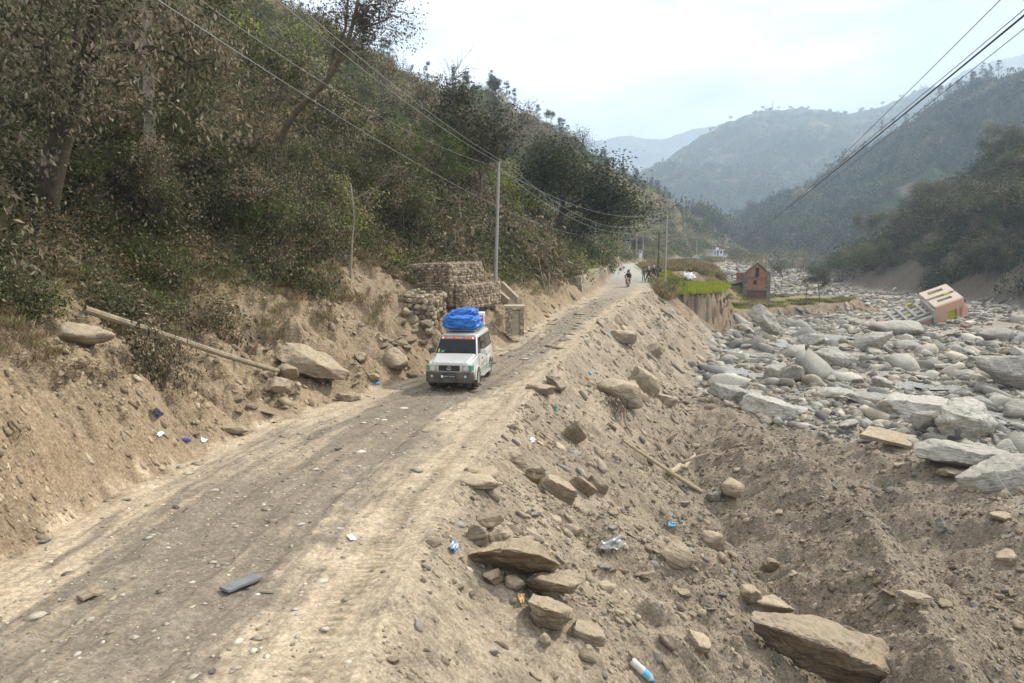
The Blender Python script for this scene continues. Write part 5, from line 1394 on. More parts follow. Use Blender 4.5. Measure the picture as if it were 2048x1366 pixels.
tree_at(T_THIN[0], 1060, 340, 110, 9, 'small twiggy brown tree left of the round dark tree', 'thin_tree')
tree_at(T_FLAT[0], 1640, 606, 88, 11, 'lone flat-topped tree standing on the low river terrace', 'lone_tree', wz=.75)
tree_at(T_BARE[1], 1612, 600, 66, 9, 'bare branching tree left of the lone flat-topped tree', 'bare_tree')
tree_at(T_THIN[1], 1560, 575, 60, 9, 'thin sparse tree right of the brick house', 'thin_tree')
tree_at(T_BARE[0], 1525, 560, 80, 9, 'tall bare tree directly behind the brick house', 'bare_tree')
tree_at(T_FLAT[1], 1998, 490, 200, 11, 'tall spreading tree on the near part of the far bank', 'spreading_tree')
tree_at(T_FLAT[0], 1880, 500, 140, 11, 'spreading tree left of the tall far bank tree', 'spreading_tree')
tree_at(T_FLAT[1], 1705, 560, 110, 11, 'flat-crowned tree at the left end of the far bank trees', 'spreading_tree')
rside = lambda x, y: x - np.interp(y, RBY, RBX) > 5
ring_of(1, rside, T_BROAD, (1700, 1720), (545, 560), (60, 70), 'pale green bushy tree near the water of the far bank', 'broadleaf_tree', 'tree', None)
def many_trees(n, cond, prs, urng, vrng, hpx, nat, label, name, group, seed):
    r = np.random.default_rng(seed); k = 0; t = 0
    while k < n and t < n * 25:
        t += 1
        u, v = r.uniform(*urng), r.uniform(*vrng)
        p = hit(u, v)
        if not cond(p.x, p.y) or p.y > 470: continue
        s_ = r.uniform(*hpx) * p.y / 1365.0 / nat
        place_proto(prs[r.integers(0, len(prs))], name, tuple(p - Vector((0, 0, .2))), s_, label, 'tree', group, r.uniform(.85, 1.2), ('crown', 'trunk')); k += 1
many_trees(44, rside, T_FLAT + T_BROAD + T_THIN[:1], (1660, 2048), (320, 590), (45, 90), 10, 'leafy tree on the wooded slope of the far river bank', 'broadleaf_tree', 'trees on the far bank', 12)
tree_at(T_BUSHY[0], 905, 330, 120, 9, 'dark rounded tree below the tall bare spindly tree', 'round_tree', wz=1.1)
tree_at(T_BUSHY[0], 1085, 350, 80, 9, 'dark rounded tree on the skyline above the large round tree', 'round_tree')
tree_at(T_BROAD[1], 700, 300, 150, 10, 'dusty green tree in mid slope right of the bowed tree', 'broadleaf_tree')
T_SAP = [grown_tree(680 + i, 9, [DUSTY, OLIVE, GREEN][i], per=3, spread=.35, L=.30, W=.14, rad=.07, depth=4, trunkfrac=.45, spr=.4) for i in range(3)]
many_trees(22, lh, T_SAP, (180, 900), (300, 540), (110, 210), 9, 'thin twiggy sapling among the dusty shrubs of the slope', 'sapling', 'twiggy saplings on the slope', 19)
many_trees(42, lh, T_BROAD + T_THIN + T_FLAT, (700, 1240), (190, 420), (32, 62), 10, 'smaller broadleaf tree on the upper left hillside', 'broadleaf_tree', 'trees on the upper left hillside', 13)
# pines along the skylines
def ridge_pines(n, X, Y, Z, seed, hm, label, group, jit=4):
    r = np.random.default_rng(seed)
    for k in range(n):
        t = r.random() * (len(X) - 1); i = int(t); f = t - i
        x, y, z = [A[i] * (1 - f) + A[i + 1] * f for A in (X, Y, Z)]
        x += r.normal(0, jit); y += r.normal(0, jit)
        if Z is RZL: z = ground(x, y)
        pr = (T_PINE + T_BROAD[:1])[r.choice(4, p=[.3, .3, .25, .15])]
        place_proto(pr, 'pine_tree', (x, y, z - .6), r.uniform(*hm) / 11.0, label, 'tree', group, r.uniform(.9, 1.15), ('crown', 'trunk'))
RY_ = np.array([110, 130, 150, 170, 200, 230, 260, 290, 320, 350, 380, 410, 440, 470, 500.]); RX_ = np.interp(RY_, RIDY, RIDX); RZL = terrain(RX_, RY_)
ridge_pines(80, RX_, RY_, RZL, 31, (5, 10), 'dark pine on the skyline of the left hill', 'pines along the left ridge')
def loft_ridge(H, j0=0, j1=-1):
    X, Y, Z, s_ = H; i = int(np.argmin(abs(s_ - 1.0))); return X[i], Y[i], Z[i]
a_ = loft_ridge(H_RIGHT); ridge_pines(60, a_[0][40:], a_[1][40:], a_[2][40:], 32, (9, 17), 'hazy pine on the ridge of the wooded right hill', 'pines along the right hill ridge', 5)
a_ = loft_ridge(H_LEFT2); ridge_pines(24, *a_, 33, (8, 13), 'hazy pine on the low spur where the valley bends', 'pines on the low spur', 5)
T_SAVE = T_PINE; T_PINE = [T_BUSHY[0]] * 3
a_ = loft_ridge(H_MID); ridge_pines(34, a_[0][150:], a_[1][150:], a_[2][150:], 34, (9, 19), 'tiny hazy tree on the skyline of the big central hill', 'trees on the central hill skyline', 6)
# ------------------------------------------------------------------ hard surface helper
class MB:
    def __init__(s): s.v = []; s.f = []; s.m = []
    def quad(s, pts, mi=0):
        k = len(s.v); s.v += [tuple(p) for p in pts]; s.f.append(tuple(range(k, k + len(pts)))); s.m.append(mi)
    def hexa(s, b, t, mi=0):
        """b, t: four bottom and four top corners, same winding (ccw from above)"""
        k = len(s.v); s.v += [tuple(p) for p in b] + [tuple(p) for p in t]
        for f in ((3, 2, 1, 0), (4, 5, 6, 7), (0, 1, 5, 4), (1, 2, 6, 5), (2, 3, 7, 6), (3, 0, 4, 7)):
            s.f.append(tuple(k + i for i in f)); s.m.append(mi)
    def box(s, x0, x1, y0, y1, z0, z1, mi=0):
        s.hexa([(x0, y0, z0), (x1, y0, z0), (x1, y1, z0), (x0, y1, z0)], [(x0, y0, z1), (x1, y0, z1), (x1, y1, z1), (x0, y1, z1)], mi)
    def bar(s, p, q, w, h=None, mi=0, up=(0, 0, 1)):
        p, q = Vector(p), Vector(q); h = h or w; d = (q - p).normalized()
        a = d.cross(Vector(up))
        if a.length < 1e-3: a = Vector((1, 0, 0))
        a.normalize(); b = a.cross(d)
        c = lambda o: [o - a * w / 2 - b * h / 2, o + a * w / 2 - b * h / 2, o + a * w / 2 + b * h / 2, o - a * w / 2 + b * h / 2]
        s.hexa(c(p), c(q), mi)
    def tube(s, paths, sides=8, mi=0):
        V, F = tube(paths, sides); k = len(s.v)
        s.v += [tuple(x) for x in V]; s.f += [tuple(int(i) + k for i in f) for f in F]; s.m += [mi] * len(F)
    def prism(s, poly, y0, y1, mi=0):
        """poly in x,z; extruded along y"""
        k = len(s.v); n = len(poly)
        s.v += [(x, y0, z) for x, z in poly] + [(x, y1, z) for x, z in poly]
        s.f.append(tuple(range(k, k + n))); s.f.append(tuple(range(k + 2 * n - 1, k + n - 1, -1))); s.m += [mi, mi]
        for i in range(n):
            j = (i + 1) % n; s.f.append((k + j, k + i, k + n + i, k + n + j)); s.m.append(mi)
    def disc_ring(s, c, axis, r0, r1, w, n=28, mi=0):
        """a ring (tyre, rim) about axis through c, from r0 to r1, width w"""
        c = Vector(c); ax = Vector(axis).normalized(); a = ax.orthogonal().normalized(); b = ax.cross(a)
        k = len(s.v)
        for i in range(n):
            t = 2 * PI * i / n; d = a * math.cos(t) + b * math.sin(t)
            for (r, o) in ((r0, -w / 2), (r1 * .96, -w / 2), (r1, -w * .32), (r1, w * .32), (r1 * .96, w / 2), (r0, w / 2)): s.v.append(tuple(c + d * r + ax * o))
        for i in range(n):
            j = (i + 1) % n
            for q in range(6):
                p = (q + 1) % 6; s.f.append((k + i * 6 + q, k + i * 6 + p, k + j * 6 + p, k + j * 6 + q)); s.m.append(mi)
    def build(s, name, mats, parent=None, bevel=0, smooth=False, loc=None, rot=None):
        me = bpy.data.meshes.new(name); me.from_pydata(s.v, [], s.f)
        for m in (mats if isinstance(mats, (list, tuple)) else [mats]): me.materials.append(m)
        me.polygons.foreach_set('material_index', s.m)
        bm = bmesh.new(); bm.from_mesh(me); bmesh.ops.recalc_face_normals(bm, faces=bm.faces); bm.to_mesh(me); bm.free()
        if smooth:
            for p in me.polygons: p.use_smooth = True
            try: me.set_sharp_from_angle(angle=math.radians(40))
            except Exception: pass
        o = bpy.data.objects.new(name, me); COL.objects.link(o)
        if parent: o.parent = parent
        if bevel:
            b = o.modifiers.new('bevel', 'BEVEL'); b.width = bevel; b.segments = 2; b.limit_method = 'ANGLE'; b.angle_limit = math.radians(35)
        if loc: o.location = loc
        if rot: o.rotation_euler = rot
        return o

M_CONC = mat_plain('concrete', (.40, .385, .35), .85, bump=.3, bscale=20, var=.15, dust=DUSTC, dustamt=.4)
M_STEEL = mat_plain('galvanised_pole', (.34, .34, .33), .5, .3, var=.1, dust=DUSTC, dustamt=.25)
M_WOODP = mat_plain('weathered_wood', (.28, .22, .15), .85, bump=.5, bscale=25, var=.25)
M_PIPE = mat_plain('dusty_pole_wood', (.40, .32, .21), .85, bump=.4, bscale=20, var=.2, dust=DUSTC, dustamt=.5)
M_PIPED = mat_plain('old_pole_wood', (.29, .235, .16), .85, bump=.4, bscale=20, var=.25)
M_DARKW = mat_plain('dark_wood', (.10, .08, .06), .8, var=.2)
M_RUST = mat_plain('rusty_iron', (.16, .09, .055), .8, var=.25)
M_CER = mat_plain('dark_ceramic', (.06, .045, .04), .3)
M_WIREM = mat_plain('aluminium_wire', (.26, .26, .26), .5, .4)
M_WIREB = mat_plain('black_cable', (.045, .045, .05), .6)
M_BLACK = mat_plain('black_matter', (.015, .015, .015), .6)

# ------------------------------------------------------------------ poles
def pole(base, h, r0, r1, lean, mat, label, arms, name='utility_pole', sides=12, armmat=None):
    e = empty(name, base)
    top = np.array([lean[0], lean[1], h])
    m = MB(); m.tube([(np.linspace([0, 0, -.6], top, 6), np.linspace(r0, r1, 6))], sides); m.build('pole_shaft', mat, e, smooth=True)
    for (z, hw, yaw) in arms:
        c = top * (z / h); d = np.array([math.cos(yaw), math.sin(yaw), 0])
        m = MB(); m.bar(c - d * hw, c + d * hw, .09, .09); ca = m.build('crossarm', armmat or M_RUST, e)
        for s_ in (-.92, -.35, .92):
            q = c + d * hw * s_
            m = MB(); m.tube([(np.array([q, q + [0, 0, .08], q + [0, 0, .12], q + [0, 0, .22], q + [0, 0, .26]]), np.array([.02, .02, .07, .06, .02]))], 8)
            m.build('insulator', M_CER, ca, smooth=True)
    tag(e, label, 'utility pole')
    return e
pA = hit(990, 577); hA = (at(998, 325, pA.y).z - pA.z)
pole(tuple(pA), hA, .13, .085, (.28 * pA.y / 45, 0), M_STEEL, 'tall grey tubular utility pole standing near the gabion wall above the jeep', [(hA - .28, .62, .15)])
TA = Vector((pA.x + .28 * pA.y / 45, pA.y, pA.z + hA))
def far_pole(u, vb, vt, Y, r, mat, label, arms, lean=0):
    b = at(u, vb, Y); h = at(u, vt, Y).z - b.z
    return b, h, pole(tuple(b), h, r, r * .7, (lean, 0), mat, label, [(h - d, w, .2) for d, w in arms])
bB, hB, _ = far_pole(1330, 580, 424, 82, .10, M_CONC, 'taller pale pole with three insulators beside the dark twiggy bush', [(.15, .35), (.75, .85)])
far_pole(1316, 545, 462, 90, .12, M_DARKW, 'dark wooden utility pole with one crossarm left of the taller pale pole', [(.35, .85)])
far_pole(1190, 520, 396, 120, .12, M_CONC, 'pale pole rising behind the bush at the hill corner', [])
far_pole(1273, 512, 462, 190, .12, M_CONC, 'thin far pole beyond the road bend, left one of two', [(.3, .5)])
far_pole(1285, 530, 472, 160, .11, M_CONC, 'thin far pole beyond the road bend, right one of two', [])
far_pole(1393, 512, 480, 300, .13, M_CONC, 'small pale pole beside the distant white jeep', [])

# ------------------------------------------------------------------ overhead wires
def wire(p, q, sag, rad, mat, label, n=28, name='overhead_wire', cat='wire', ext=0.0):
    p, q = Vector(p), Vector(q)
    if ext: q = p + (q - p) * (1 + ext)
    t = np.linspace(0, 1, n)
    P = np.array(p)[None] * (1 - t)[:, None] + np.array(q)[None] * t[:, None]
    P[:, 2] -= 4 * sag * t * (1 - t)
    m = MB(); m.tube([(P, np.full(n, rad))], 6)
    o = m.build(name, mat, smooth=True); tag(o, label, cat)
    return o
wire(TA + Vector((-.55, 0, -.15)), at(450, 0, 24), .9, .009, M_WIREM, 'pale wire sagging left from the near pole across the trees, lowest of the bright ones', ext=.25)
wire(TA + Vector((0, 0, 0)), at(580, 0, 22), .5, .012, M_WIREM, 'pale wire running from the near pole top up past the bowed tree, left of two', ext=.25)
wire(TA + Vector((.55, 0, -.1)), at(607, 0, 22.5), .5, .012, M_WIREM, 'pale wire running from the near pole top up past the bowed tree, right of two', ext=.25)
wire(at(1160, 470, 60), at(405, 0, 18), 1.3, .010, M_WIREM, 'lowest thin wire crossing the hillside bushes behind the near pole', ext=.2)
TB = Vector((bB.x, bB.y, bB.z + hB))
wire(TA + Vector((.5, 0, -.1)), TB + Vector((-.8, 0, -.6)), 2.4, .014, M_WIREM, 'sagging wire between the near pole and the taller pale pole, middle of three')
wire(TA + Vector((-.5, 0, -.1)), TB + Vector((0, 0, .1)), 1.7, .014, M_WIREM, 'sagging wire between the near pole and the taller pale pole, top of three')
wire(TA + Vector((0, 0, -.3)), TB + Vector((.8, 0, -.6)), 2.9, .014, M_WIREM, 'sagging wire between the near pole and the taller pale pole, lowest of three')
wire(TB + Vector((0, 0, -.4)), at(1398, 512, 190), 2.0, .02, M_WIREM, 'sagging wire going from the taller pale pole towards the distant jeep, upper one')
wire(TB + Vector((0, 0, -1.0)), at(1372, 506, 190), 2.6, .02, M_WIREM, 'sagging wire going from the taller pale pole towards the distant jeep, lower one')
FARP = at(1455, 476, 230)
wire(FARP, at(2043, 0, 9.0), 2.0, .015, M_WIREB, 'thick black cable crossing the sky to the top right corner, main one', ext=.03, name='power_cable', cat='cable')
wire(at(1453, 477, 231), at(2032, 0, 9.2), 1.9, .0065, M_WIREB, 'black cable just above the thick one, nearly touching it', ext=.03, name='power_cable', cat='cable')
wire(at(1457, 474, 229), at(2070, 0, 9.0), 2.3, .006, M_WIREB, 'thin black cable running just below the thick one', ext=.03, name='power_cable', cat='cable')
wire(at(1470, 440, 260), at(1930, 0, 10), 4.5, .006, M_WIREB, 'single thin cable crossing the sky left of the thick black one', ext=.03, name='power_cable', cat='cable')
gq = hit(1975, 915)
wire(gq + Vector((0, 0, .25)), at(2052, 1022, 12), .25, .009, M_WIREM, 'thin loose wire hanging over the gully at the right edge', name='loose_wire')

# ------------------------------------------------------------------ gabions
def mat_meshwire(): return mat_plain('rusted_mesh_wire', (.22, .19, .15), .7, .3)
M_MESHW = mat_meshwire()
M_INNER = mat_plain('gabion_backing', (.16, .12, .08), .95, bump=.6, bscale=10)  # dark brown backing box behind the facing stones
def gabion(name, o, ax, ay, az, label, seed, cell=.24, faces='frlt', mesh=True, jit=.05):
    """o: near bottom corner, ax/ay/az edge vectors (metres). Faces: f = ax-az face at ay 0, r = ay-az face at ax 1, l = ay-az face at ax 0, t = top"""
    r = np.random.default_rng(seed)
    e = empty(name, o)
    ax, ay, az = map(np.array, (ax, ay, az))
    m = MB(); ins = .12
    O = ax * .03 + ay * .03 + az * .02
    A, B, Cc = ax * .94, ay * .94, az * .95
    m.hexa([O, O + A, O + A + B, O + B], [O + Cc, O + A + Cc, O + A + B + Cc, O + B + Cc]); m.build('core', M_INNER, e)
    Vs, Fs, Cs, off = [], [], [], 0
    D, F0 = ICO[2]
    fd = {'f': (0 * ax, ax, az, -ay), 'l': (0 * ax, ay, az, -ax), 'r': (ax, ay, az, ax), 't': (az, ax, ay, az), 'b': (ay, ax, az, ay)}
    lines = []
    for fc in faces:
        o_, a, b, nn = fd[fc]; la, lb = np.linalg.norm(a), np.linalg.norm(b); nn = nn / np.linalg.norm(nn); ua, ub = a / la, b / lb
        row = 0; h = 0
        while h < lb:
            ch = cell * r.uniform(.6, 1.05); w = -r.uniform(0, cell)
            while w < la:
                cw = cell * r.uniform(.7, 1.6)
                P, _ = rock_shape(int(r.integers(0, 40)) + 700, 2, (1, 1, 1), 'slab', .10)
                c = o_ + ua * np.clip(w + cw / 2, .05, la - .05) + ub * min(h + ch / 2, lb - .04) + nn * r.normal(-.02, jit)
                V = c + P[:, :1] * ua * cw * .66 + P[:, 1:2] * ub * ch * .68 + P[:, 2:] * nn * cell * .5
                Vs.append(V); Fs.append(F0 + off); off += len(V)
                col = np.array([(.36, .29, .20), (.28, .22, .15), (.42, .35, .25), (.22, .17, .12)][r.integers(0, 4)]) * r.uniform(.8, 1.2)
                Cs.append(np.repeat(col[None], len(V), 0)); w += cw
            h += ch
        if mesh:
            for k in range(int(la / .35) + 1):
                q = o_ + ua * min(k * .35, la) + nn * .10; lines.append((np.array([q, q + b * .5 + nn * .02, q + b]), np.full(3, .006)))
            for k in range(int(lb / .35) + 1):
                q = o_ + ub * min(k * .35, lb) + nn * .10; lines.append((np.array([q, q + a * .5 + nn * .02, q + a]), np.full(3, .006)))
    np_obj('stone_fill', np.concatenate(Vs), np.concatenate(Fs), M_RUB, e, np.concatenate(Cs))
    if mesh: mm = MB(); mm.tube(lines, 4); mm.build('wire_mesh', M_MESHW, e)
    tag(e, label, 'gabion')
    return e
# main block: its near upright edge at about (897, 548)-(905, 615)
Yg = 34.0
c0 = at(903, 613, Yg)
gabion('gabion', c0, (-2.1, .75, -.1), (1.5, 3.4, 0), (-.12, 0, 2.1), 'upper stone-filled gabion block with a flat top and a dark overhanging left face', 1, cell=.17, faces='flt', jit=.03)
c1 = at(912, 608, Yg + .3)
gabion('gabion', (c0.x + .25, c0.y + .2, c0.z - .15), (.35, -.05, 0), (1.75, 3.8, 0), (0, 0, 1.15), 'lower gabion step running along the right foot of the upper block', 2, cell=.17, faces='flrt', jit=.03)
c2 = at(858, 652, 31)
gabion('gabion', c2, (-1.75, .35, .1), (.5, 1.6, .2), (.10, .1, 1.15), 'collapsed bulging gabion lying below and left of the upper block', 3, cell=.19, faces='frlt', jit=.09)
# slumped stones below the gabions
def pile(u0, u1, v0, v1, n, wpx, label, group, seed):
    r = np.random.default_rng(seed)
    for k in range(n):
        u, v = r.uniform(u0, u1), r.uniform(v0, v1)
        p = hit(u, v); w = r.uniform(*wpx) * .5 * p.y / 1365
        o = bpy.data.objects.new('rock', PR['t'][r.integers(0, 8)]); COL.objects.link(o)
        o.location = (p.x, p.y, p.z + w * .2); o.scale = (w, w * r.uniform(.7, 1), w * r.uniform(.6, 1)); o.rotation_euler = (r.uniform(-.5, .5), r.uniform(-.5, .5), r.uniform(0, 6))
        tag(o, label, 'rock', group)
pile(765, 860, 620, 700, 20, (14, 30), 'fallen gabion stone below the collapsed gabion block', 'fallen gabion stones', 4)

# ------------------------------------------------------------------ drain chute, pit, walls
def chute():
    Y0, Y1 = 41.0, 37.5
    a = at(975, 580, Y0); b = at(1003, 580, Y0 - .2); c = at(1016, 616, Y1); d = at(1034, 612, Y1 - .1)
    e = empty('drain_chute', a)
    rel = lambda p: Vector(p) - a
    m = MB(); up = Vector((0, 0, .5))
    m.hexa([rel(a), rel(c), rel(c) + Vector((.14, 0, 0)), rel(a) + Vector((.14, 0, 0))], [rel(a) + up, rel(c) + up, rel(c) + up + Vector((.14, 0, 0)), rel(a) + up + Vector((.14, 0, 0))]); m.build('side_wall', M_PIPEC, e, bevel=.01)
    m = MB(); m.hexa([rel(b), rel(d), rel(d) + Vector((.14, 0, 0)), rel(b) + Vector((.14, 0, 0))], [rel(b) + up, rel(d) + up, rel(d) + up + Vector((.14, 0, 0)), rel(b) + up + Vector((.14, 0, 0))]); m.build('side_wall', M_PIPEC, e, bevel=.01)
    m = MB(); s_ = Vector((0, 0, .06)); m.hexa([rel(a) - s_, rel(c) - s_, rel(d) - s_, rel(b) - s_], [rel(a) + s_, rel(c) + s_, rel(d) + s_, rel(b) + s_]); m.build('channel_floor', M_PIPEC, e)
    m = MB(); m.bar(rel(a) + up * .8, rel(b) + up * .8 + Vector((.14, 0, 0)), .25, .2); m.build('top_lip', M_PIPEC, e, bevel=.01)
    tag(e, 'sloping concrete drain chute running down the bank behind the jeep', 'drain')
    p = at(1029, 652, Y1 - 1.2); e = empty('catch_pit', p)
    H = at(1029, 613, Y1 - 1.2).z - p.z
    m = MB()
    m.box(-.48, -.12, -.3, .5, -.5, H * .95); m.build('stone_pier', M_MASON, e, bevel=.02)
    m = MB(); m.box(.28, .50, -.3, .5, -.5, H * .95); m.build('stone_pier', M_MASON, e, bevel=.02)
    m = MB(); m.box(-.12, .28, -.12, .5, -.5, H * .8); m.build('concrete_panel', M_PIPEC, e)
    m = MB(); m.box(-.55, .55, -.36, .55, H * .95, H * .95 + .12); m.build('coping', M_PIPEC, e, bevel=.015)
    tag(e, 'small stone and concrete catch pit at the foot of the drain chute', 'drain pit')
def mat_masonry(name, c1, c2, cm, sc=3.2):
    m, n, l, b = nt(name)
    tc = n.new('ShaderNodeTexCoord'); mp = n.new('ShaderNodeMapping'); mp.inputs['Scale'].default_value = (1, 1, 1.6); l.new(tc.outputs['Object'], mp.inputs['Vector'])
    vo = n.new('ShaderNodeTexVoronoi'); vo.inputs['Scale'].default_value = sc; vo.feature = 'DISTANCE_TO_EDGE'; vc = n.new('ShaderNodeTexVoronoi'); vc.inputs['Scale'].default_value = sc
    l.new(mp.outputs[0], vo.inputs['Vector']); l.new(mp.outputs[0], vc.inputs['Vector'])
    r = n.new('ShaderNodeMapRange'); r.inputs['From Max'].default_value = .07; l.new(vo.outputs['Distance'], r.inputs['Value'])
    rc = n.new('ShaderNodeValToRGB'); rc.color_ramp.elements[0].color = (*c1, 1); rc.color_ramp.elements[1].color = (*c2, 1); sp = n.new('ShaderNodeSeparateColor'); l.new(vc.outputs['Color'], sp.inputs[0]); l.new(sp.outputs[0], rc.inputs['Fac'])
    mx = n.new('ShaderNodeMixRGB'); mx.inputs['Color1'].default_value = (*cm, 1); l.new(r.outputs[0], mx.inputs['Fac']); l.new(rc.outputs['Color'], mx.inputs['Color2'])
    l.new(mx.outputs['Color'], b.inputs['Base Color']); b.inputs['Roughness'].default_value = .9
    bp = n.new('ShaderNodeBump'); bp.inputs['Strength'].default_value = .9; bp.inputs['Distance'].default_value = .08; l.new(r.outputs[0], bp.inputs['Height']); l.new(bp.outputs[0], b.inputs['Normal'])
    return m
M_MASON = mat_masonry('stone_masonry', (.30, .25, .18), (.46, .39, .28), (.17, .13, .09))
M_PIPEC = mat_plain('dusty_concrete', (.42, .36, .26), .9, bump=.4, bscale=14, var=.2, dust=DUSTC, dustamt=.5)
chute()
def road_wall(name, y0, y1, h, off, thick, label, broken=0.0, seed=1, lean=.12):
    r = np.random.default_rng(seed); m = MB()
    yy = np.arange(y0, y1 + .01, 1.2)
    xs_ = np.interp(yy, XL_Y, XL_X) - off; zs = np.interp(yy, ZR_Y, ZR_Z)
    e = empty(name, (xs_[0], yy[0], zs[0]))
    tops = h * (1 + r.normal(0, broken, len(yy)))
    P = lambda i, k, z: (xs_[i] - xs_[0] - k * thick - lean * z, yy[i] - yy[0] + k * thick * .3, zs[i] - zs[0] + z)
    for i in range(len(yy) - 1):
        j = i + 1
        m.hexa([P(i, 0, -.6), P(j, 0, -.6), P(j, 1, -.6), P(i, 1, -.6)], [P(i, 0, tops[i]), P(j, 0, tops[j]), P(j, 1, tops[j]), P(i, 1, tops[i])])
    bm_ = m.build('masonry', M_MASON, e)
    m = MB()
    for i in range(len(yy) - 1):
        j = i + 1
        m.hexa([P(i, -.06, tops[i]), P(j, -.06, tops[j]), P(j, 1.05, tops[j]), P(i, 1.05, tops[i])], [P(i, -.06, tops[i] + .08), P(j, -.06, tops[j] + .08), P(j, 1.05, tops[j] + .08), P(i, 1.05, tops[i] + .08)])
    m.build('coping', M_PIPEC, e)
    tag(e, label, 'wall')
road_wall('retaining_wall', 49.5, 57, .75, .9, .6, 'low broken stone kerb wall at the left road edge, nearer piece', .12, 2)
road_wall('retaining_wall', 61, 83, 1.75, .35, .7, 'tall stone retaining wall along the left side of the road', .03, 3)
road_wall('retaining_wall', 88, 138, 1.1, .3, .6, 'far pale retaining wall curving with the road bend', .02, 4)

def stick(p, q, r0, r1, mat, label, name, cat, sides=8, amt=.01, seed=2, extra=None):
    rr = np.random.default_rng(seed)
    P = wiggle(rr, tuple(p), tuple(q), 9, amt)
    e = MB(); e.tube([(P, np.linspace(r0, r1, 9))] + (extra or []), sides)
    o = e.build(name, mat, smooth=True); tag(o, label, cat); return o
def lay(u0, v0, u1, v1, lift):
    p, q = hit(u0, v0), hit(u1, v1)
    t = np.linspace(.05, .95, 12); X = p.x + (q.x - p.x) * t; Y = p.y + (q.y - p.y) * t; Z = p.z + (q.z - p.z) * t
    d = max(0, float(np.max(terrain(X, Y) - Z)) * .75)
    return p + Vector((0, 0, lift + d)), q + Vector((0, 0, lift + d * .6))
p, q = lay(170, 628, 562, 750, .10)
stick(p, q, .10, .075, M_PIPED, 'long fallen wooden pole lying down the left bank with its cut end uphill', 'fallen_pole', 'pole')
p, q = lay(1245, 887, 1402, 988, .07)
stick(p, q, .055, .09, M_PIPE, 'straight pale pole lying down the embankment slope', 'fallen_pole', 'pole')
p, q = lay(1338, 955, 1388, 915, .15)
stick(p, q, .12, .05, M_PIPE, 'forked piece of driftwood beside the straight pale pole', 'driftwood', 'driftwood', amt=.07, seed=6,
      extra=[(wiggle(np.random.default_rng(3), tuple(p.lerp(q, .5)), tuple(p.lerp(q, .5) + Vector((1.1, .1, .35))), 5, .08), np.linspace(.07, .03, 5))])
a = hit(1092, 585); stick(a + Vector((0, 0, -.2)), at(1076, 515, a.y + .3), .07, .05, M_WOODP, 'leaning wooden prop below the hill corner bushes, tilted one', 'timber_prop', 'post')
a = hit(1098, 588); stick(a + Vector((0, 0, -.2)), at(1098, 545, a.y + .3), .07, .06, M_WOODP, 'upright wooden prop below the hill corner bushes', 'timber_prop', 'post')
def roots():
    r = np.random.default_rng(8); p = hit(1232, 815); sc_ = p.y / 1365
    e = empty('uprooted_stump', p)
    m = MB(); P = smooth_path([(0, -.2, .25), (12 * sc_, -.5, -8 * sc_), (14 * sc_, -.8, -30 * sc_), (26 * sc_, -1.1, -52 * sc_)], 12)
    m.tube([(P, np.linspace(.085, .045, 12))], 7); m.build('root', M_WOODP, e, smooth=True)
    ps = []
    for k in range(46):
        s = np.array([r.uniform(-22, 24) * sc_, r.uniform(-.5, .1), r.uniform(0, 22) * sc_])
        d = r.normal(0, 1, 3) * .35 + np.array([0, -.35, -.55])
        ps.append((wiggle(r, s, s + d * r.uniform(.5, 1.0), 5, .12), np.linspace(.02, .006, 5)))
    m = MB(); m.tube(ps, 4); m.build('rootlets', M_DARKW, e)
    tag(e, 'tangle of uprooted brown roots hanging from the humped rock on the embankment', 'stump')
roots()

# ------------------------------------------------------------------ ruined brick house
def mat_brick(name, c1, c2, mortar, scale=1.0, dust=.35):
    m, n, l, b = nt(name)
    tc = n.new('ShaderNodeTexCoord'); sp = n.new('ShaderNodeSeparateXYZ'); cb = n.new('ShaderNodeCombineXYZ'); ad = n.new('ShaderNodeMath'); ad.operation = 'ADD'
    l.new(tc.outputs['Object'], sp.inputs[0]); l.new(sp.outputs[0], ad.inputs[0]); l.new(sp.outputs[1], ad.inputs[1]); l.new(ad.outputs[0], cb.inputs[0]); l.new(sp.outputs[2], cb.inputs[1])
    br = n.new('ShaderNodeTexBrick'); br.inputs['Scale'].default_value = 4.0 * scale; br.inputs['Color1'].default_value = (*c1, 1); br.inputs['Color2'].default_value = (*c2, 1); br.inputs['Mortar'].default_value = (*mortar, 1)
    l.new(cb.outputs[0], br.inputs['Vector'])
    no = n.new('ShaderNodeTexNoise'); no.inputs['Scale'].default_value = 1.4; no.inputs['Detail'].default_value = 6; l.new(tc.outputs['Object'], no.inputs['Vector'])
    mr = n.new('ShaderNodeMapRange'); mr.inputs['From Min'].default_value = .45; mr.inputs['From Max'].default_value = .8; mr.inputs['To Max'].default_value = dust; l.new(no.outputs['Fac'], mr.inputs['Value'])
    mx = n.new('ShaderNodeMixRGB'); mx.inputs['Color2'].default_value = (.33, .26, .19, 1); l.new(mr.outputs[0], mx.inputs['Fac']); l.new(br.outputs['Color'], mx.inputs['Color1']); l.new(mx.outputs['Color'], b.inputs['Base Color'])
    b.inputs['Roughness'].default_value = .9
    return m
M_BRICK = mat_brick('red_brick', (.36, .135, .07), (.27, .095, .055), (.26, .17, .12), dust=.6)
M_BRICKD = mat_brick('dark_brick', (.15, .055, .04), (.12, .045, .035), (.13, .09, .07))
M_STONEW = mat_masonry('rough_stone_wall', (.14, .12, .10), (.27, .235, .19), (.08, .065, .05), 2.6)
M_TIN = mat_plain('rusty_tin_roof', (.13, .105, .09), .6, .3, var=.3)
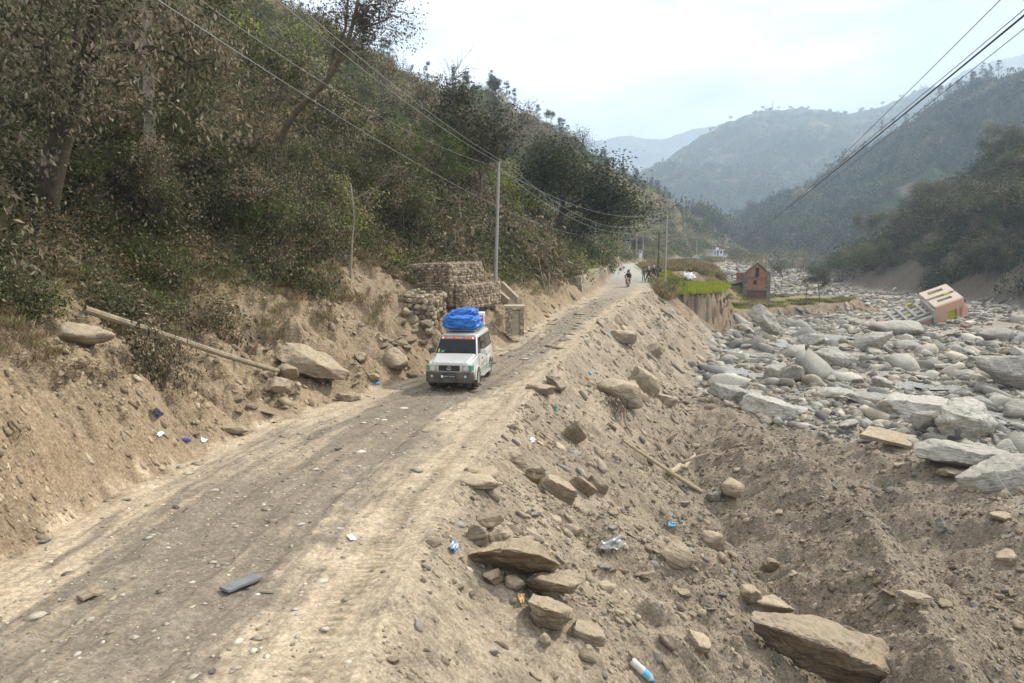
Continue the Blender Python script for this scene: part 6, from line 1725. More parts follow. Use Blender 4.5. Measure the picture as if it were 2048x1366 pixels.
def brick_house():
    Y = 115.0; b = at(1487, 602, Y); px = Y / 1365 * 1.12
    zb = min(b.z, ground(b.x + 2, Y)) - .1
    e = empty('brick_house', (b.x, Y, zb), R(-4))
    W = 41 * px; H1 = 20 * px; H2 = 42 * px; EAV = 50 * px; TOP = 68 * px; D = 6.5
    m = MB(); m.box(.3, W - .3, .0, D, -1, H1); m.build('ground_floor_wall', M_BRICKD, e)
    # gable wall: front with window opening left open by separate pieces
    m = MB()
    z0, z1 = H1 + .22, H2
    w0, w1, v0, v1 = W * .38, W * .52, H1 + 1.0, H1 + 1.75
    for (a, c, d, f) in ((.25, w0, z0, z1), (w1, W - .25, z0, z1), (w0, w1, z0, v0), (w0, w1, v1, z1)): m.box(a, c, -.05, .25, d, f)
    m.box(.25, .5, .25, D, z0, EAV); m.box(W - .5, W - .25, .25, D, z0, EAV); m.box(.25, W - .25, D - .25, D, z0, EAV)
    m.build('upper_wall', M_BRICK, e)
    m = MB()
    q0, q1 = W * .44, W * .6
    zz = H2 + .2
    m.prism([(.1, zz), (q0, zz), (q0, TOP - .95), (q0 - .0, TOP - .75), (q1, TOP - .75), (q1, zz), (W - .1, zz), (W - .1, EAV), (W / 2, TOP), (.1, EAV)], -.05, .25)
    m.build('gable', M_BRICK, e)
    m = MB(); m.box(q0, q1, .1, .2, zz, TOP - .75); m.build('gable_shade_panel', M_BLACK, e)  # black panel closing the gap, standing in for the shaded interior
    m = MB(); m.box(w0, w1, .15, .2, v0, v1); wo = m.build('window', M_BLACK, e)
    m = MB(); m.box(w0 - .06, w1 + .06, -.1, -.052, v0 - .08, v0); m.build('sill', M_DARKW, wo)
    m = MB(); m.box(.0, W, -.2, .3, H2, H2 + .2); m.build('floor_band', M_STONEW, e)
    m = MB(); m.box(.0, W, -.2, .3, H1, H1 + .22); m.build('floor_band', M_STONEW, e)
    for x0 in (-.35, W - .35):
        m = MB(); m.hexa([(x0, -.32, -1), (x0 + .75, -.32, -1), (x0 + .75, .5, -1), (x0, .5, -1)], [(x0 + .1, -.25, EAV - .1), (x0 + .68, -.25, EAV + .1), (x0 + .68, .45, EAV - .3), (x0 + .1, .45, EAV + .2)]); m.build('stone_corner', M_STONEW, e, bevel=.04)
    m = MB()
    m.hexa([(-.25, -.3, EAV - .12), (W / 2, -.3, TOP + .06), (W / 2, .8, TOP + .06), (-.25, .5, EAV - .12)], [(-.25, -.3, EAV - .02), (W / 2, -.3, TOP + .16), (W / 2, .8, TOP + .16), (-.25, .5, EAV - .02)])
    m.hexa([(W / 2, -.3, TOP + .06), (W + .25, -.3, EAV - .12), (W + .25, .5, EAV - .12), (W / 2, .8, TOP + .06)], [(W / 2, -.3, TOP + .16), (W + .25, -.3, EAV - .02), (W + .25, .5, EAV - .02), (W / 2, .8, TOP + .16)])
    m.build('roof', M_TIN, e)
    # left wing
    ww = 44 * px; hw = 24 * px; zo = 6 * px
    m = MB(); m.hexa([(-ww, .8, -.6), (-.4, .8, -.6), (-.4, 5, -.6), (-ww, 5, -.6)], [(-ww, .8, zo + hw * .72), (-.4, .8, zo + hw), (-.4, 5, zo + hw), (-ww, 5, zo + hw * .72)]); m.build('wing_wall', M_BRICKD2, e)
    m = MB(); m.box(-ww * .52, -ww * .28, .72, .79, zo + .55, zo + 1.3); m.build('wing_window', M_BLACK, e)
    m = MB(); r = np.random.default_rng(2)
    for k in range(9):
        x = -ww * .72 + k * ww * .075; z = zo + hw + .1 + k * .07
        m.bar((x, .4 + r.uniform(-.2, .3), z - .25), (x + 1.6, 4.5, z + r.uniform(0, .4)), .45, .07)
    m.bar((-ww - .3, .5, zo + hw * .75), (-.2, .6, zo + hw + .9), .16, .12)
    m.build('collapsed_roof', M_TIN, e)
    m = MB(); m.bar((W + .5, -.2, H1 + 1.2), (W + 2.0, .2, H1 + .1), .12, .08); m.bar((W + .2, -.1, EAV - .3), (W + 1.4, .2, H2 - .6), .1, .06); m.build('loose_rafter', M_WOODP, e)
    tag(e, 'ruined red brick house with a gable, stone corners and a collapsed left wing', 'house')
M_BRICKD2 = mat_brick('dull_brick', (.24, .115, .075), (.19, .10, .07), (.20, .15, .11), dust=.7)
brick_house()

# ------------------------------------------------------------------ white multi-storey building
M_WHITE = mat_plain('white_plaster', (.72, .72, .74), .8, var=.06)
M_GREYP = mat_plain('grey_plaster', (.36, .35, .34), .85, var=.15)
M_REDR = mat_plain('red_roof_sheet', (.42, .11, .08), .7)
M_GLASSD = mat_plain('dark_glass', (.03, .035, .045), .12, spec=.6)
def white_building():
    Y = 330.0; b = at(1418, 541, Y); px = Y / 1365
    e = empty('white_building', (b.x, Y, b.z), R(6))
    X = lambda u: (u - 1418) * px
    Z = lambda v: (541 - v) * px
    D = 9.0
    m = MB()
    for u in (1420, 1430, 1440, 1450): m.box(X(u) - .25, X(u) + .25, 0, .5, -3, Z(525)); m.box(X(u) - .25, X(u) + .25, D - .5, D, -3, Z(525))
    m.build('pillars', M_GREYP, e)
    m = MB(); m.box(X(1419), X(1452), 1.2, D - .6, -3, Z(525)); m.build('basement_wall', M_GREYP, e)
    m = MB(); m.box(X(1410), X(1454), -1.2, D, Z(525), Z(525) + .35); m.build('floor_slab', M_WHITE, e)
    m = MB(); m.box(X(1411), X(1452), 0, D, Z(525) + .35, Z(513)); m.build('lower_storey', M_WHITE, e)
    m = MB(); m.box(X(1420), X(1454), -1.3, D, Z(513), Z(513) + .3); m.build('balcony_slab', M_WHITE, e)
    m = MB(); m.box(X(1425), X(1446), 0, D, Z(513) + .3, Z(501)); m.build('upper_storey', M_WHITE, e)
    m = MB(); m.box(X(1423), X(1448), -.8, D + .4, Z(501), Z(501) + .3); m.build('roof', M_WHITE, e)
    m = MB(); m.box(X(1409), X(1421), -1.0, D, Z(513), Z(513) + .3); m.build('red_roof', M_REDR, e)
    m = MB(); m.tube([(np.array([(X(1440), 4, Z(501) + .3), (X(1440), 4, Z(501) + 1.3)]), np.array([.7, .7]))], 10); m.build('water_tank', M_WHITE, e)
    for (u0, u1, v0, v1) in ((1433.5, 1436, 512, 502), (1433.5, 1436, 524, 514), (1415, 1419, 521, 517), (1441, 1444, 522, 516), (1428, 1430.5, 510, 504), (1448, 1450.5, 522, 516), (1440, 1443, 509, 503)):
        m = MB(); m.box(X(u0), X(u1), -.06, .05, Z(v0), Z(v1)); m.build('window', M_GLASSD, e)
    m = MB()
    for k in range(14): m.box(X(1421 + k * 2.4), X(1421 + k * 2.4) + .08, -1.25, -1.17, Z(513) + .3, Z(513) + 1.2)
    m.box(X(1420), X(1454), -1.27, -1.15, Z(513) + 1.2, Z(513) + 1.3); m.build('railing', M_WHITE, e)
    tag(e, 'distant white three-storey building on pillars with a red lower roof', 'building')
white_building()
def small_block(name, u0, v0, u1, v1, Y, m1, label, cat, roofm=None, wins=(), D=5.0):
    a = at(u0, v1, Y); px = Y / 1365; W = (u1 - u0) * px; H = (v1 - v0) * px
    e = empty(name, tuple(a), R(5))
    m = MB(); m.box(0, W, 0, D, -2.5, H * .82); m.build('wall', m1, e)
    m = MB(); m.hexa([(-.4, -.5, H * .82), (W + .4, -.5, H * .82), (W + .4, D + .4, H * .82 + .3), (-.4, D + .4, H * .82 + .3)], [(-.4, -.5, H * .95), (W + .4, -.5, H * .95), (W + .4, D + .4, H), (-.4, D + .4, H)]); m.build('roof', roofm or m1, e)
    for (a0, a1, b0, b1) in wins:
        m = MB(); m.box(W * a0, W * a1, -.06, .04, H * b0, H * b1); m.build('window', M_GLASSD, e)
    tag(e, label, cat); return e
small_block('hillside_hut', 1249, 481, 1262, 494, 210, M_WHITE, 'small white pillared hut on the slope above the road bend', 'hut', M_TIN, [(.12, .3, .1, .7), (.42, .62, .1, .7), (.74, .9, .1, .7)])
small_block('dark_shed', 1271, 479, 1287, 489, 215, M_DARKW, 'dark shed under the trees beside the white pillared hut', 'shed', M_TIN, [(.3, .6, .1, .6)])
small_block('grey_hut', 1278, 499, 1284, 508, 200, M_WHITE, 'tiny pale hut behind the thin poles at the road bend', 'hut', M_TIN, [(.3, .6, .2, .6)], 3)
small_block('roadside_kiosk', 1369, 514, 1377, 521, 300, M_WHITE, 'small white kiosk left of the distant white jeep', 'kiosk', M_WHITE, [(.3, .6, .2, .6)], 3)
small_block('hill_house', 1576, 268, 1590, 273, 1750, M_WHITE, 'tiny white house high on the central hill, left one', 'house', M_TIN, [(.3, .5, .2, .7)], 8)
small_block('hill_house', 1606, 266, 1620, 272, 1750, M_WHITE, 'tiny white house high on the central hill, right one', 'house', M_TIN, [(.3, .5, .2, .7)], 8)
def mast(u, vt, vb, Y, label):
    a = at(u, vb, Y); h = at(u, vt, Y).z - a.z; a.z -= 3
    w = h * .045; m = MB(); e = empty('telecom_mast', a)
    for sx in (-1, 1):
        for sy in (-1, 1): m.bar((sx * w, sy * w, 0), (sx * w * .4, sy * w * .4, h + 3), .5, .5)
    m.build('legs', M_STEEL, e); m = MB()
    for k in range(9):
        t0, t1 = k / 9, (k + 1) / 9; s0, s1 = w * (1 - .6 * t0), w * (1 - .6 * t1)
        for sy in (-1, 1): m.bar((-s0, sy * s0, t0 * h), (s1, sy * s1, t1 * h), .3, .3)
    m.build('bracing', M_STEEL, e)
    tag(e, label, 'mast')
mast(1545, 200, 216, 2000, 'faint lattice mast on the skyline of the central hill')
mast(1990, 88, 122, 2900, 'faint lattice mast on the high right skyline')

# ------------------------------------------------------------------ collapsed pink building
M_PINK = mat_plain('pink_plaster', (.60, .35, .26), .85, bump=.2, bscale=6, var=.07, dust=(.4, .33, .27), dustamt=.35)
M_PALEP = mat_plain('pale_pink_plaster', (.68, .56, .46), .85, var=.06, dust=(.5, .45, .38), dustamt=.3)
M_OLIVE = mat_plain('olive_green_paint', (.42, .41, .03), .7, var=.1)
def pink_building():
    p = hit(1885, 650); Y = p.y; px = Y / 1365
    e = empty('collapsed_building', (p.x - .3, p.y, p.z + .3))
    e.rotation_euler = (R(27), R(-21), R(-6))
    S = px * 1.02
    # local frame: x along the tilted long side, y into the block (seen from above as the pale side), z up the pink wall
    Wd, H, D = 56 * S, 40 * S, 58 * S
    T = .25
    def wall_with(m, x0, x1, z0, z1, y0, y1, ox0, ox1, oz0, oz1):
        for (a, c, d, f) in ((x0, ox0, z0, z1), (ox1, x1, z0, z1), (ox0, ox1, z0, oz0), (ox0, ox1, oz1, z1)):
            if c > a and f > d: m.box(a, c, y0, y1, d, f)
    x0, x1 = -8 * S, 46 * S
    m = MB(); wall_with(m, x0, x1, 0, H, 0, T, x0 + 22 * S, x0 + 40 * S, -.01, 20 * S); m.build('pink_wall', M_PINK, e)
    m = MB(); m.box(x1 - T, x1 - .003, T, D, 8 * S, H); m.build('pink_wall', M_PINK, e)
    m = MB(); m.box(x0 + 21 * S, x0 + 41 * S, T + .02, T + .12, -.2, 21 * S); m.build('olive_door_panel', M_OLIVE, e)
    # the pale upper side in two bands with window slots
    for (ya, yb, nm) in ((T + .003, D * .44, 1), (D * .56, D, 2)):
        m = MB(); sx0, sx1 = x0 + 12 * S, x1 - 14 * S; sy0, sy1 = ya + (yb - ya) * .38, ya + (yb - ya) * .72
        for (a, c, d, f) in ((x0, sx0, ya, yb), (sx1, x1, ya, yb), (sx0, sx1, ya, sy0), (sx0, sx1, sy1, yb)): m.box(a, c, d, f, H - .25, H + .02)
        m.build('pale_wall', M_PALEP, e)
        m = MB(); m.box(sx0 - .1, sx1 + .1, sy0 - .1, sy1 + .1, H - .42, H - .34); m.build('olive_room', M_OLIVE, e)
    m = MB(); m.box(x0 + .3, x1 - .3, D * .44 + .05, D * .56 - .05, H - .6, H - .3); m.build('grey_slab', M_CONC, e)
    m = MB(); m.box(x1 - 22 * S, x1 - 12 * S, D * .44 + .08, D * .56 - .08, H - .29, H + .1); m.build('olive_block', M_OLIVE, e)
    # broken corner piece
    m = MB(); m.hexa([(x1 - 8 * S, -.35, -2 * S), (x1 + 4 * S, -.35, 0), (x1 + 4 * S, 0, 0), (x1 - 8 * S, 0, -2 * S)], [(x1 - 6 * S, -.35, 20 * S), (x1 + 3 * S, -.35, 24 * S), (x1 + 3 * S, 0, 24 * S), (x1 - 6 * S, 0, 20 * S)]); m.build('broken_wall_piece', M_PINK, e)
    m = MB(); m.box(x0 - .3, x0 - .003, 0, D * .8, -6 * S, H - 6 * S); m.build('cracked_edge', M_CONC, e)
    # lower, flatter half to the left
    lx0, lx1, lh = x0 - 62 * S, x0 - 8 * S, 16 * S
    m = MB(); wall_with(m, x0 - 50 * S, lx1 + 6 * S, -8 * S, lh, .3, .55, x0 - 26 * S, x0 - 10 * S, -9 * S, 2 * S); m.build('low_pink_wall', M_PINK, e)
    m = MB()
    for k in range(5):
        yy = 2 * S + k * 12 * S; m.bar((lx0 - 26 * S, yy, lh + .1), (lx1 + 8 * S, yy, lh + .3), .35, .3)
    for k in range(6):
        xx = lx0 - 22 * S + k * 18 * S; m.bar((xx, .8, lh + .42), (xx, 52 * S, lh + .42), .35, .22)
    m.build('concrete_beams', M_CONC, e)
    m = MB(); m.box(lx0 + 10 * S, lx1, 14 * S, 26 * S, lh - .8, lh - .1); m.box(lx0 - 16 * S, lx0 + 12 * S, 2 * S, 14 * S, lh - 1.2, lh - .2); m.build('fallen_pink_slab', M_PINK, e)
    m = MB(); m.box(lx0 + 20 * S, lx1 + 2 * S, 28 * S, 38 * S, lh - .3, lh + .25); m.box(lx0 + 34 * S, lx0 + 44 * S, 48 * S, 50 * S, lh, lh + 14 * S); m.build('olive_wall_piece', M_OLIVE, e)
    tag(e, 'collapsed pink building with pale and olive-green walls, tipped over on the river boulders', 'ruined building')
pink_building()
def slabbit(u, v, w, label, mat, dz=.1):
    p = hit(u, v); s_ = w * p.y / 1365
    m = MB(); m.hexa([(-s_ / 2, -.4, 0), (s_ / 2, -.3, 0), (s_ / 2, .5, 0), (-s_ / 2, .4, 0)], [(-s_ / 2, -.4, .3), (s_ / 2.2, -.3, .35), (s_ / 2.3, .5, .3), (-s_ / 2, .4, .35)])
    o = m.build('wall_fragment', mat, loc=p + Vector((0, 0, dz)), rot=(.1, -.1, .3)); tag(o, label, 'rubble')
slabbit(1940, 650, 18, 'pale flat wall fragment lying right of the collapsed building', M_PALEP)
slabbit(1762, 650, 14, 'orange-brown wall fragment left of the collapsed building', M_BRICK, .3)
slabbit(1932, 658, 16, 'brownish broken lump below the right corner of the collapsed building', M_BRICKD2, .2)
# ------------------------------------------------------------------ jeep
M_PAINT = mat_plain('silver_white_paint', (.60, .60, .59), .32, .15, var=.04, spec=.5, dust=(.45, .38, .29), dustamt=.35)
M_PLAST = mat_plain('dark_plastic', (.035, .035, .034), .6, var=.15, dust=(.25, .21, .15), dustamt=.5)
M_TYRE = mat_plain('tyre_rubber', (.03, .03, .03), .85, var=.2, dust=(.30, .24, .16), dustamt=.6)
M_RIM = mat_plain('dusty_steel_rim', (.42, .40, .37), .5, .4, var=.15, dust=(.4, .33, .23), dustamt=.5)
M_CHROME = mat_plain('chrome', (.62, .62, .63), .15, 1.0, var=.03)
M_WGLASS = mat_plain('window_glass', (.012, .015, .017), .06, var=.1, spec=.25)
M_LAMP = mat_plain('lamp_glass', (.55, .56, .55), .08, .1, spec=.8, var=.1)
M_TEAL = mat_plain('teal_decal', (.02, .30, .20), .5, var=.05)
M_ORANGE = mat_plain('orange_decal', (.50, .24, .12), .5, var=.05)
M_RED = mat_plain('red_strip', (.55, .05, .04), .5, var=.05)
M_BLUE = mat_plain('blue_strip', (.05, .10, .45), .5, var=.05)
M_YELT = mat_plain('yellow_lettering', (.80, .55, .08), .5, var=.05)
M_WHT = mat_plain('white_matter', (.78, .78, .77), .6, var=.04)
def mat_tarp():
    m, n, l, b = nt('blue_tarpaulin')
    tc = n.new('ShaderNodeTexCoord'); no = n.new('ShaderNodeTexNoise'); no.inputs['Scale'].default_value = 3.2; no.inputs['Detail'].default_value = 3; no.inputs['Distortion'].default_value = 1.8
    l.new(tc.outputs['Object'], no.inputs['Vector'])
    bp = n.new('ShaderNodeBump'); bp.inputs['Strength'].default_value = .9; bp.inputs['Distance'].default_value = .12; l.new(no.outputs['Fac'], bp.inputs['Height']); l.new(bp.outputs[0], b.inputs['Normal'])
    b.inputs['Base Color'].default_value = (.02, .17, .58, 1); b.inputs['Roughness'].default_value = .28; b.inputs['Specular IOR Level'].default_value = .6
    return m
M_TARP = mat_tarp()

def loft(m, rings, mi=0, close=True, caps=True):
    k = len(m.v); n = len(rings[0])
    for r_ in rings: m.v += [tuple(p) for p in r_]
    for i in range(len(rings) - 1):
        for j in range(n if close else n - 1):
            q = (j + 1) % n
            m.f.append((k + i * n + j, k + i * n + q, k + (i + 1) * n + q, k + (i + 1) * n + j)); m.m.append(mi)
    if caps:
        m.f.append(tuple(k + j for j in range(n - 1, -1, -1))); m.m.append(mi)
        m.f.append(tuple(k + (len(rings) - 1) * n + j for j in range(n))); m.m.append(mi)

def jeep(loc, rz, tilt=(0, 0)):
    """x forward, y to the car's left, z up, origin on the ground under the middle"""
    e = empty('jeep', loc, rot=(tilt[0], tilt[1], rz))
    # lower body
    m = MB()
    def ring(x, zb, zt, w, wt, crown=.03):
        return [(x, -w + .05, zb), (x, -w, zb + .16), (x, -w, zt - .20), (x, -wt, zt - .02), (x, -wt * .6, zt + crown * .8), (x, 0, zt + crown), (x, wt * .6, zt + crown * .8), (x, wt, zt - .02), (x, w, zt - .20), (x, w, zb + .16), (x, w - .05, zb)]
    rings = [ring(2.06, .50, .98, .76, .72), ring(2.00, .46, 1.02, .83, .76), ring(1.45, .42, 1.06, .845, .78), ring(1.0, .40, 1.12, .85, .80), ring(.9, .38, 1.17, .85, .82), ring(-.5, .38, 1.17, .855, .825, .0), ring(-1.9, .40, 1.17, .85, .82, .0), ring(-2.12, .45, 1.15, .83, .79, .0)]
    loft(m, rings); m.build('body', M_PAINT, e, bevel=.02, smooth=True)
    # raised bonnet panel
    m = MB(); loft(m, [[(2.03, -.66, .99), (2.03, .66, .99), (2.03, .60, 1.035), (2.03, -.60, 1.035)], [(1.0, -.76, 1.12), (1.0, .76, 1.12), (1.0, .70, 1.20), (1.0, -.70, 1.20)]]); m.build('bonnet', M_PAINT, e, bevel=.02, smooth=True)
    # cabin
    m = MB()
    def cr(x, z, w, lean=0): return (x, z, w)
    B = [(1.02, 1.14, .80), (-2.10, 1.14, .80)]; T_ = [(.42, 1.80, .665), (-1.98, 1.84, .665)]
    m.hexa([(-2.12, -.81, 1.13), (1.04, -.81, 1.13), (1.04, .81, 1.13), (-2.12, .81, 1.13)], [(-1.98, -.68, 1.83), (.46, -.68, 1.80), (.46, .68, 1.80), (-1.98, .68, 1.83)])
    m.build('cabin', M_PAINT, e, bevel=.045, smooth=True)
    m = MB(); loft(m, [[(.50, -.66, 1.79), (.50, .66, 1.79), (.44, .55, 1.845), (.44, -.55, 1.845)], [(-.8, -.68, 1.82), (-.8, .68, 1.82), (-.8, .56, 1.90), (-.8, -.56, 1.90)], [(-2.0, -.66, 1.81), (-2.0, .66, 1.81), (-1.95, .55, 1.88), (-1.95, -.55, 1.88)]]); m.build('roof', M_PAINT, e, bevel=.03, smooth=True)
    # windscreen: on the sloping front face
    def on_front(y, t, o=.006):                 # t 0 bottom .. 1 top
        x = 1.04 + (.46 - 1.04) * t; z = 1.13 + .67 * t; k = .81 + (.68 - .81) * t
        return (x + o * .75, y * k, z + o * .65)
    def fq(m, y0, y1, t0, t1, o, mi=0): m.quad([on_front(y0, t0, o), on_front(y1, t0, o), on_front(y1, t1, o), on_front(y0, t1, o)], mi)
    m = MB(); fq(m, -.95, .95, .075, .93, .010); m.build('windscreen_seal', M_BLACK, e)
    m = MB(); fq(m, -.92, .92, .10, .91, .014); ws = m.build('windscreen', M_WGLASS, e)
    m = MB(); fq(m, -.92, .92, .785, .91, .018); m.build('sun_strip', M_RED, ws)
    m = MB()
    for (a, b) in ((-.6, -.25), (.05, .35)): fq(m, a, b, .80, .895, .020)
    m.build('sun_strip_panel', M_BLUE, ws)
    m = MB(); rr = np.random.default_rng(4)
    for (a, b) in ((-.70, -.28), (-.20, .30), (.38, .50), (.56, .68)):     # words of the slanted yellow banner
        y = a
        fq(m, a, b, .868, .882, .023)
        while y < b - .02:
            w = rr.uniform(.03, .055); t0 = .815
            m.quad([on_front(y, t0, .023), on_front(y + .018, t0, .023), on_front(y + .030, .87, .023), on_front(y + .012, .87, .023)])
            if rr.random() < .6: m.quad([on_front(y + .01, .835, .0235), on_front(y + w, .83, .0235), on_front(y + w + .004, .848, .0235), on_front(y + .014, .852, .0235)])
            y += w
    m.build('banner_lettering', M_YELT, ws)
    for y in (-.82, .80):
        m = MB(); n_ = 14
        m.quad([(on_front(y + .07 * math.cos(2 * PI * k / n_), .85 + .055 * math.sin(2 * PI * k / n_), .022)) for k in range(n_)]); m.build('round_sticker', M_WHT, ws)
    m = MB(); fq(m, -.86, -.80, .12, .30, .018); m.build('paper_sticker', M_YELT, ws)
    m = MB(); fq(m, -.72, -.56, .12, .24, .018); m.build('green_sticker', M_TEAL, ws)
    m = MB(); m.tube([(np.array([on_front(-.1, .02, .02), on_front(.25, .12, .03), on_front(.62, .20, .03)]), np.full(3, .011)), (np.array([on_front(-.82, .02, .02), on_front(-.5, .12, .03), on_front(-.15, .18, .03)]), np.full(3, .011))], 5); m.build('wipers', M_BLACK, e)
    # side windows, both sides
    for s_ in (1, -1):
        def on_side(x, t, o=.008): return (x, s_ * (.81 + (.68 - .81) * t + o), 1.13 + .68 * t)
        for (xa, xb, xa2, xb2) in ((.80, .18, .40, .18), (.08, -.66, .08, -.66), (-.80, -1.92, -.80, -1.84)):
            m = MB(); m.quad([on_side(xa, .10), on_side(xb, .10), on_side(xb2, .84), on_side(xa2, .84)]); w_ = m.build('side_window', M_WGLASS, e)
            m = MB(); P = [on_side(xa, .10, .010), on_side(xb, .10, .010), on_side(xb2, .84, .010), on_side(xa2, .84, .010)]; P = np.array(P + P[:1])
            m.tube([(P, np.full(5, .012))], 4); m.build('window_seal', M_BLACK, w_)
        sd = lambda x, z, o=.004: (x, s_ * (.852 + o), z)
        for x in (.88, .12, -.72):
            m = MB(); m.box(x - .006, x + .006, s_ * .8515, s_ * .857, .5, .98); m.build('door_gap', M_BLACK, e)
        for x in (.30, -.56):
            m = MB(); m.box(x - .07, x + .07, s_ * .857, s_ * .885, .93, .965); m.build('door_handle', M_PLAST, e, bevel=.006)
        m = MB(); m.box(-.95, 1.1, s_ * .8512, s_ * .8555, .50, .56); m.build('side_stripe', M_TEAL, e)
        m = MB()
        for k in range(5): m.quad([sd(.55 - .26 * k, .66, .004), sd(.40 - .26 * k, .66, .004), sd(.28 - .26 * k, .80, .004), sd(.44 - .26 * k, .80, .004)])
        m.build('side_decal', M_ORANGE, e)
        m = MB()
        for k in range(3): m.quad([sd(-.95 - .3 * k, .92, .004), sd(-1.2 - .3 * k, .94, .004), sd(-1.25 - .3 * k, .99, .004), sd(-1.05 - .3 * k, .97, .004)])
        m.build('rear_decal', M_ORANGE, e)
        m = MB(); m.box(-.75, .85, s_ * .80, s_ * 1.0, .33, .38); m.build('side_step', M_RIM, e, bevel=.012)
        # mirror
        m = MB(); m.box(.70, .78, s_ * .88, s_ * 1.08, 1.16, 1.34); mi = m.build('mirror', M_PAINT if s_ > 0 else M_PLAST, e, bevel=.03)
        m = MB(); m.tube([(np.array([(.78, s_ * .80, 1.18), (.75, s_ * .92, 1.22)]), np.full(2, .018))], 6); m.build('mirror_arm', M_PLAST, mi)
        # arches and wheels
        for x in (1.25, -1.20):
            m = MB(); n_ = 15; R0, R1 = .405, .475
            for k in range(n_):
                t0, t1 = PI * k / n_, PI * (k + 1) / n_
                p = lambda t, rr, y: (x + rr * math.cos(t), s_ * y, .36 + rr * math.sin(t))
                m.hexa([p(t0, R0, .80), p(t0, R1, .80), p(t0, R1, .885), p(t0, R0, .90)], [p(t1, R0, .80), p(t1, R1, .80), p(t1, R1, .885), p(t1, R0, .90)])
            m.build('wheel_arch', M_PAINT, e)
            m = MB(); k0 = [(x + .40 * math.cos(PI * k / 14), s_ * .858, .36 + .40 * math.sin(PI * k / 14)) for k in range(15)]
            m.quad(k0); m.build('arch_shade_panel', M_BLACK, e)  # flat black half-disc stands in for the shade inside the wheel arch
            w = MB(); w.disc_ring((x, s_ * .80, .36), (0, 1, 0), .20, .36, .21, 30); ty = w.build('tyre', M_TYRE, e, smooth=True)
            w = MB(); w.disc_ring((x, s_ * .81, .36), (0, 1, 0), .155, .215, .19, 24)
            w.disc_ring((x, s_ * .83, .36), (0, 1, 0), .002, .16, .10, 24)
            for k in range(6):
                t = 2 * PI * k / 6; w.disc_ring((x + .11 * math.cos(t), s_ * .885, .36 + .11 * math.sin(t)), (0, 1, 0), .001, .022, .02, 8)
            w.build('rim', M_RIM, ty, smooth=True)
            m = MB(); m.box(x - .47, x - .45, s_ * .70, s_ * .88, .14, .42); m.build('mud_flap', M_BLACK, e)
    # nose
    m = MB(); m.box(2.055, 2.085, -.44, .44, .70, .955); m.build('grille_frame', M_PAINT, e, bevel=.012)
    m = MB(); m.box(2.086, 2.098, -.38, .38, .73, .925); gr = m.build('grille', M_BLACK, e)
    m = MB()
    for z in (.77, .82, .87): m.box(2.098, 2.106, -.37, .37, z, z + .014)
    m.build('grille_bar', M_PLAST, gr)
    m = MB(); P = np.array([(2.115, .085 * math.cos(t), .83 + .055 * math.sin(t)) for t in np.linspace(0, 2 * PI, 20)]); m.tube([(P, np.full(20, .009))], 5)
    m.bar((2.115, -.05, .85), (2.115, .05, .85), .012); m.bar((2.115, 0, .85), (2.115, 0, .785), .012); m.bar((2.115, -.045, .845), (2.115, -.012, .80), .010); m.bar((2.115, .045, .845), (2.115, .012, .80), .010); m.build('emblem', M_CHROME, gr)
    for s_ in (1, -1):
        m = MB(); m.box(2.045, 2.088, s_ * .465, s_ * .80, .70, .945); hl = m.build('headlight_housing', M_CHROME, e, bevel=.01)
        m = MB(); m.disc_ring((2.092, s_ * .60, .82), (1, 0, 0), .001, .088, .02, 20); m.build('headlight', M_LAMP, hl, smooth=True)
        m = MB(); m.box(2.089, 2.098, s_ * .715, s_ * .79, .72, .93); m.build('green_decal', M_TEAL, hl)
        m = MB(); m.box(1.86, 2.03, s_ * .83, s_ * .838, .74, .93); m.build('side_decal_green', M_TEAL, hl)
        m = MB(); m.disc_ring((2.215, s_ * .60, .56), (1, 0, 0), .001, .045, .02, 14); m.build('fog_light', M_LAMP, e)
    m = MB(); loft(m, [[(x, y, z) for z in (.32, .42, .64, .685)][:4] + [(x - .16, y, .685), (x - .16, y, .32)] for (x, y) in ((2.05, -.86), (2.17, -.74), (2.22, -.4), (2.23, 0), (2.22, .4), (2.17, .74), (2.05, .86))])
    m.build('bumper', M_PLAST, e, bevel=.02, smooth=True)
    m = MB(); m.box(1.7, 2.06, s_ * .84, -s_ * .84, .36, .52); m.build('bumper_return', M_PLAST, e)
    m = MB(); m.box(2.235, 2.245, -.27, .27, .50, .61); pl = m.build('number_plate', M_BLACK, e)
    m = MB(); m.box(2.2455, 2.2475, -.26, -.18, .51, .60); m.build('plate_emblem', M_WHT, pl)
    m = MB(); rr = np.random.default_rng(3); y = -.15
    while y < .24:                                     # the faint characters of the number plate
        m.box(2.2455, 2.2475, y, y + .022, .53, .585); m.box(2.2455, 2.2475, y + .0225, y + .038, .53 + .045 * rr.random(), .585); y += .058
    m.build('plate_characters', M_RIM, pl)
    m = MB(); m.box(-2.20, -2.10, -.84, .84, .40, .62); m.build('rear_bumper', M_PLAST, e, bevel=.02)
    m = MB(); m.box(-2.0, 1.9, -.7, .7, .30, .45); m.build('chassis', M_BLACK, e)
    for s_ in (1, -1):
        m = MB(); m.box(-2.13, -2.09, s_ * .70, s_ * .82, .75, 1.05); m.build('tail_light', M_RED, e, bevel=.01)
    # roof rack: rails and low hoops along both sides
    m = MB()
    ps = []
    for y in (-.62, .62):
        ps.append((np.array([(.2, y, 2.0), (-1.95, y, 2.02)]), np.full(2, .014)))
        for k in range(8):
            x = .2 - k * .307; ps.append((np.array([(x, y, 1.82), (x, y, 2.0)]), np.full(2, .012)))
    for k in range(8):
        x = .2 - k * .307; ps.append((np.array([(x, -.62, 1.95), (x, .62, 1.95)]), np.full(2, .012)))
    m.tube(ps, 5); m.build('roof_rack', M_RIM, e)
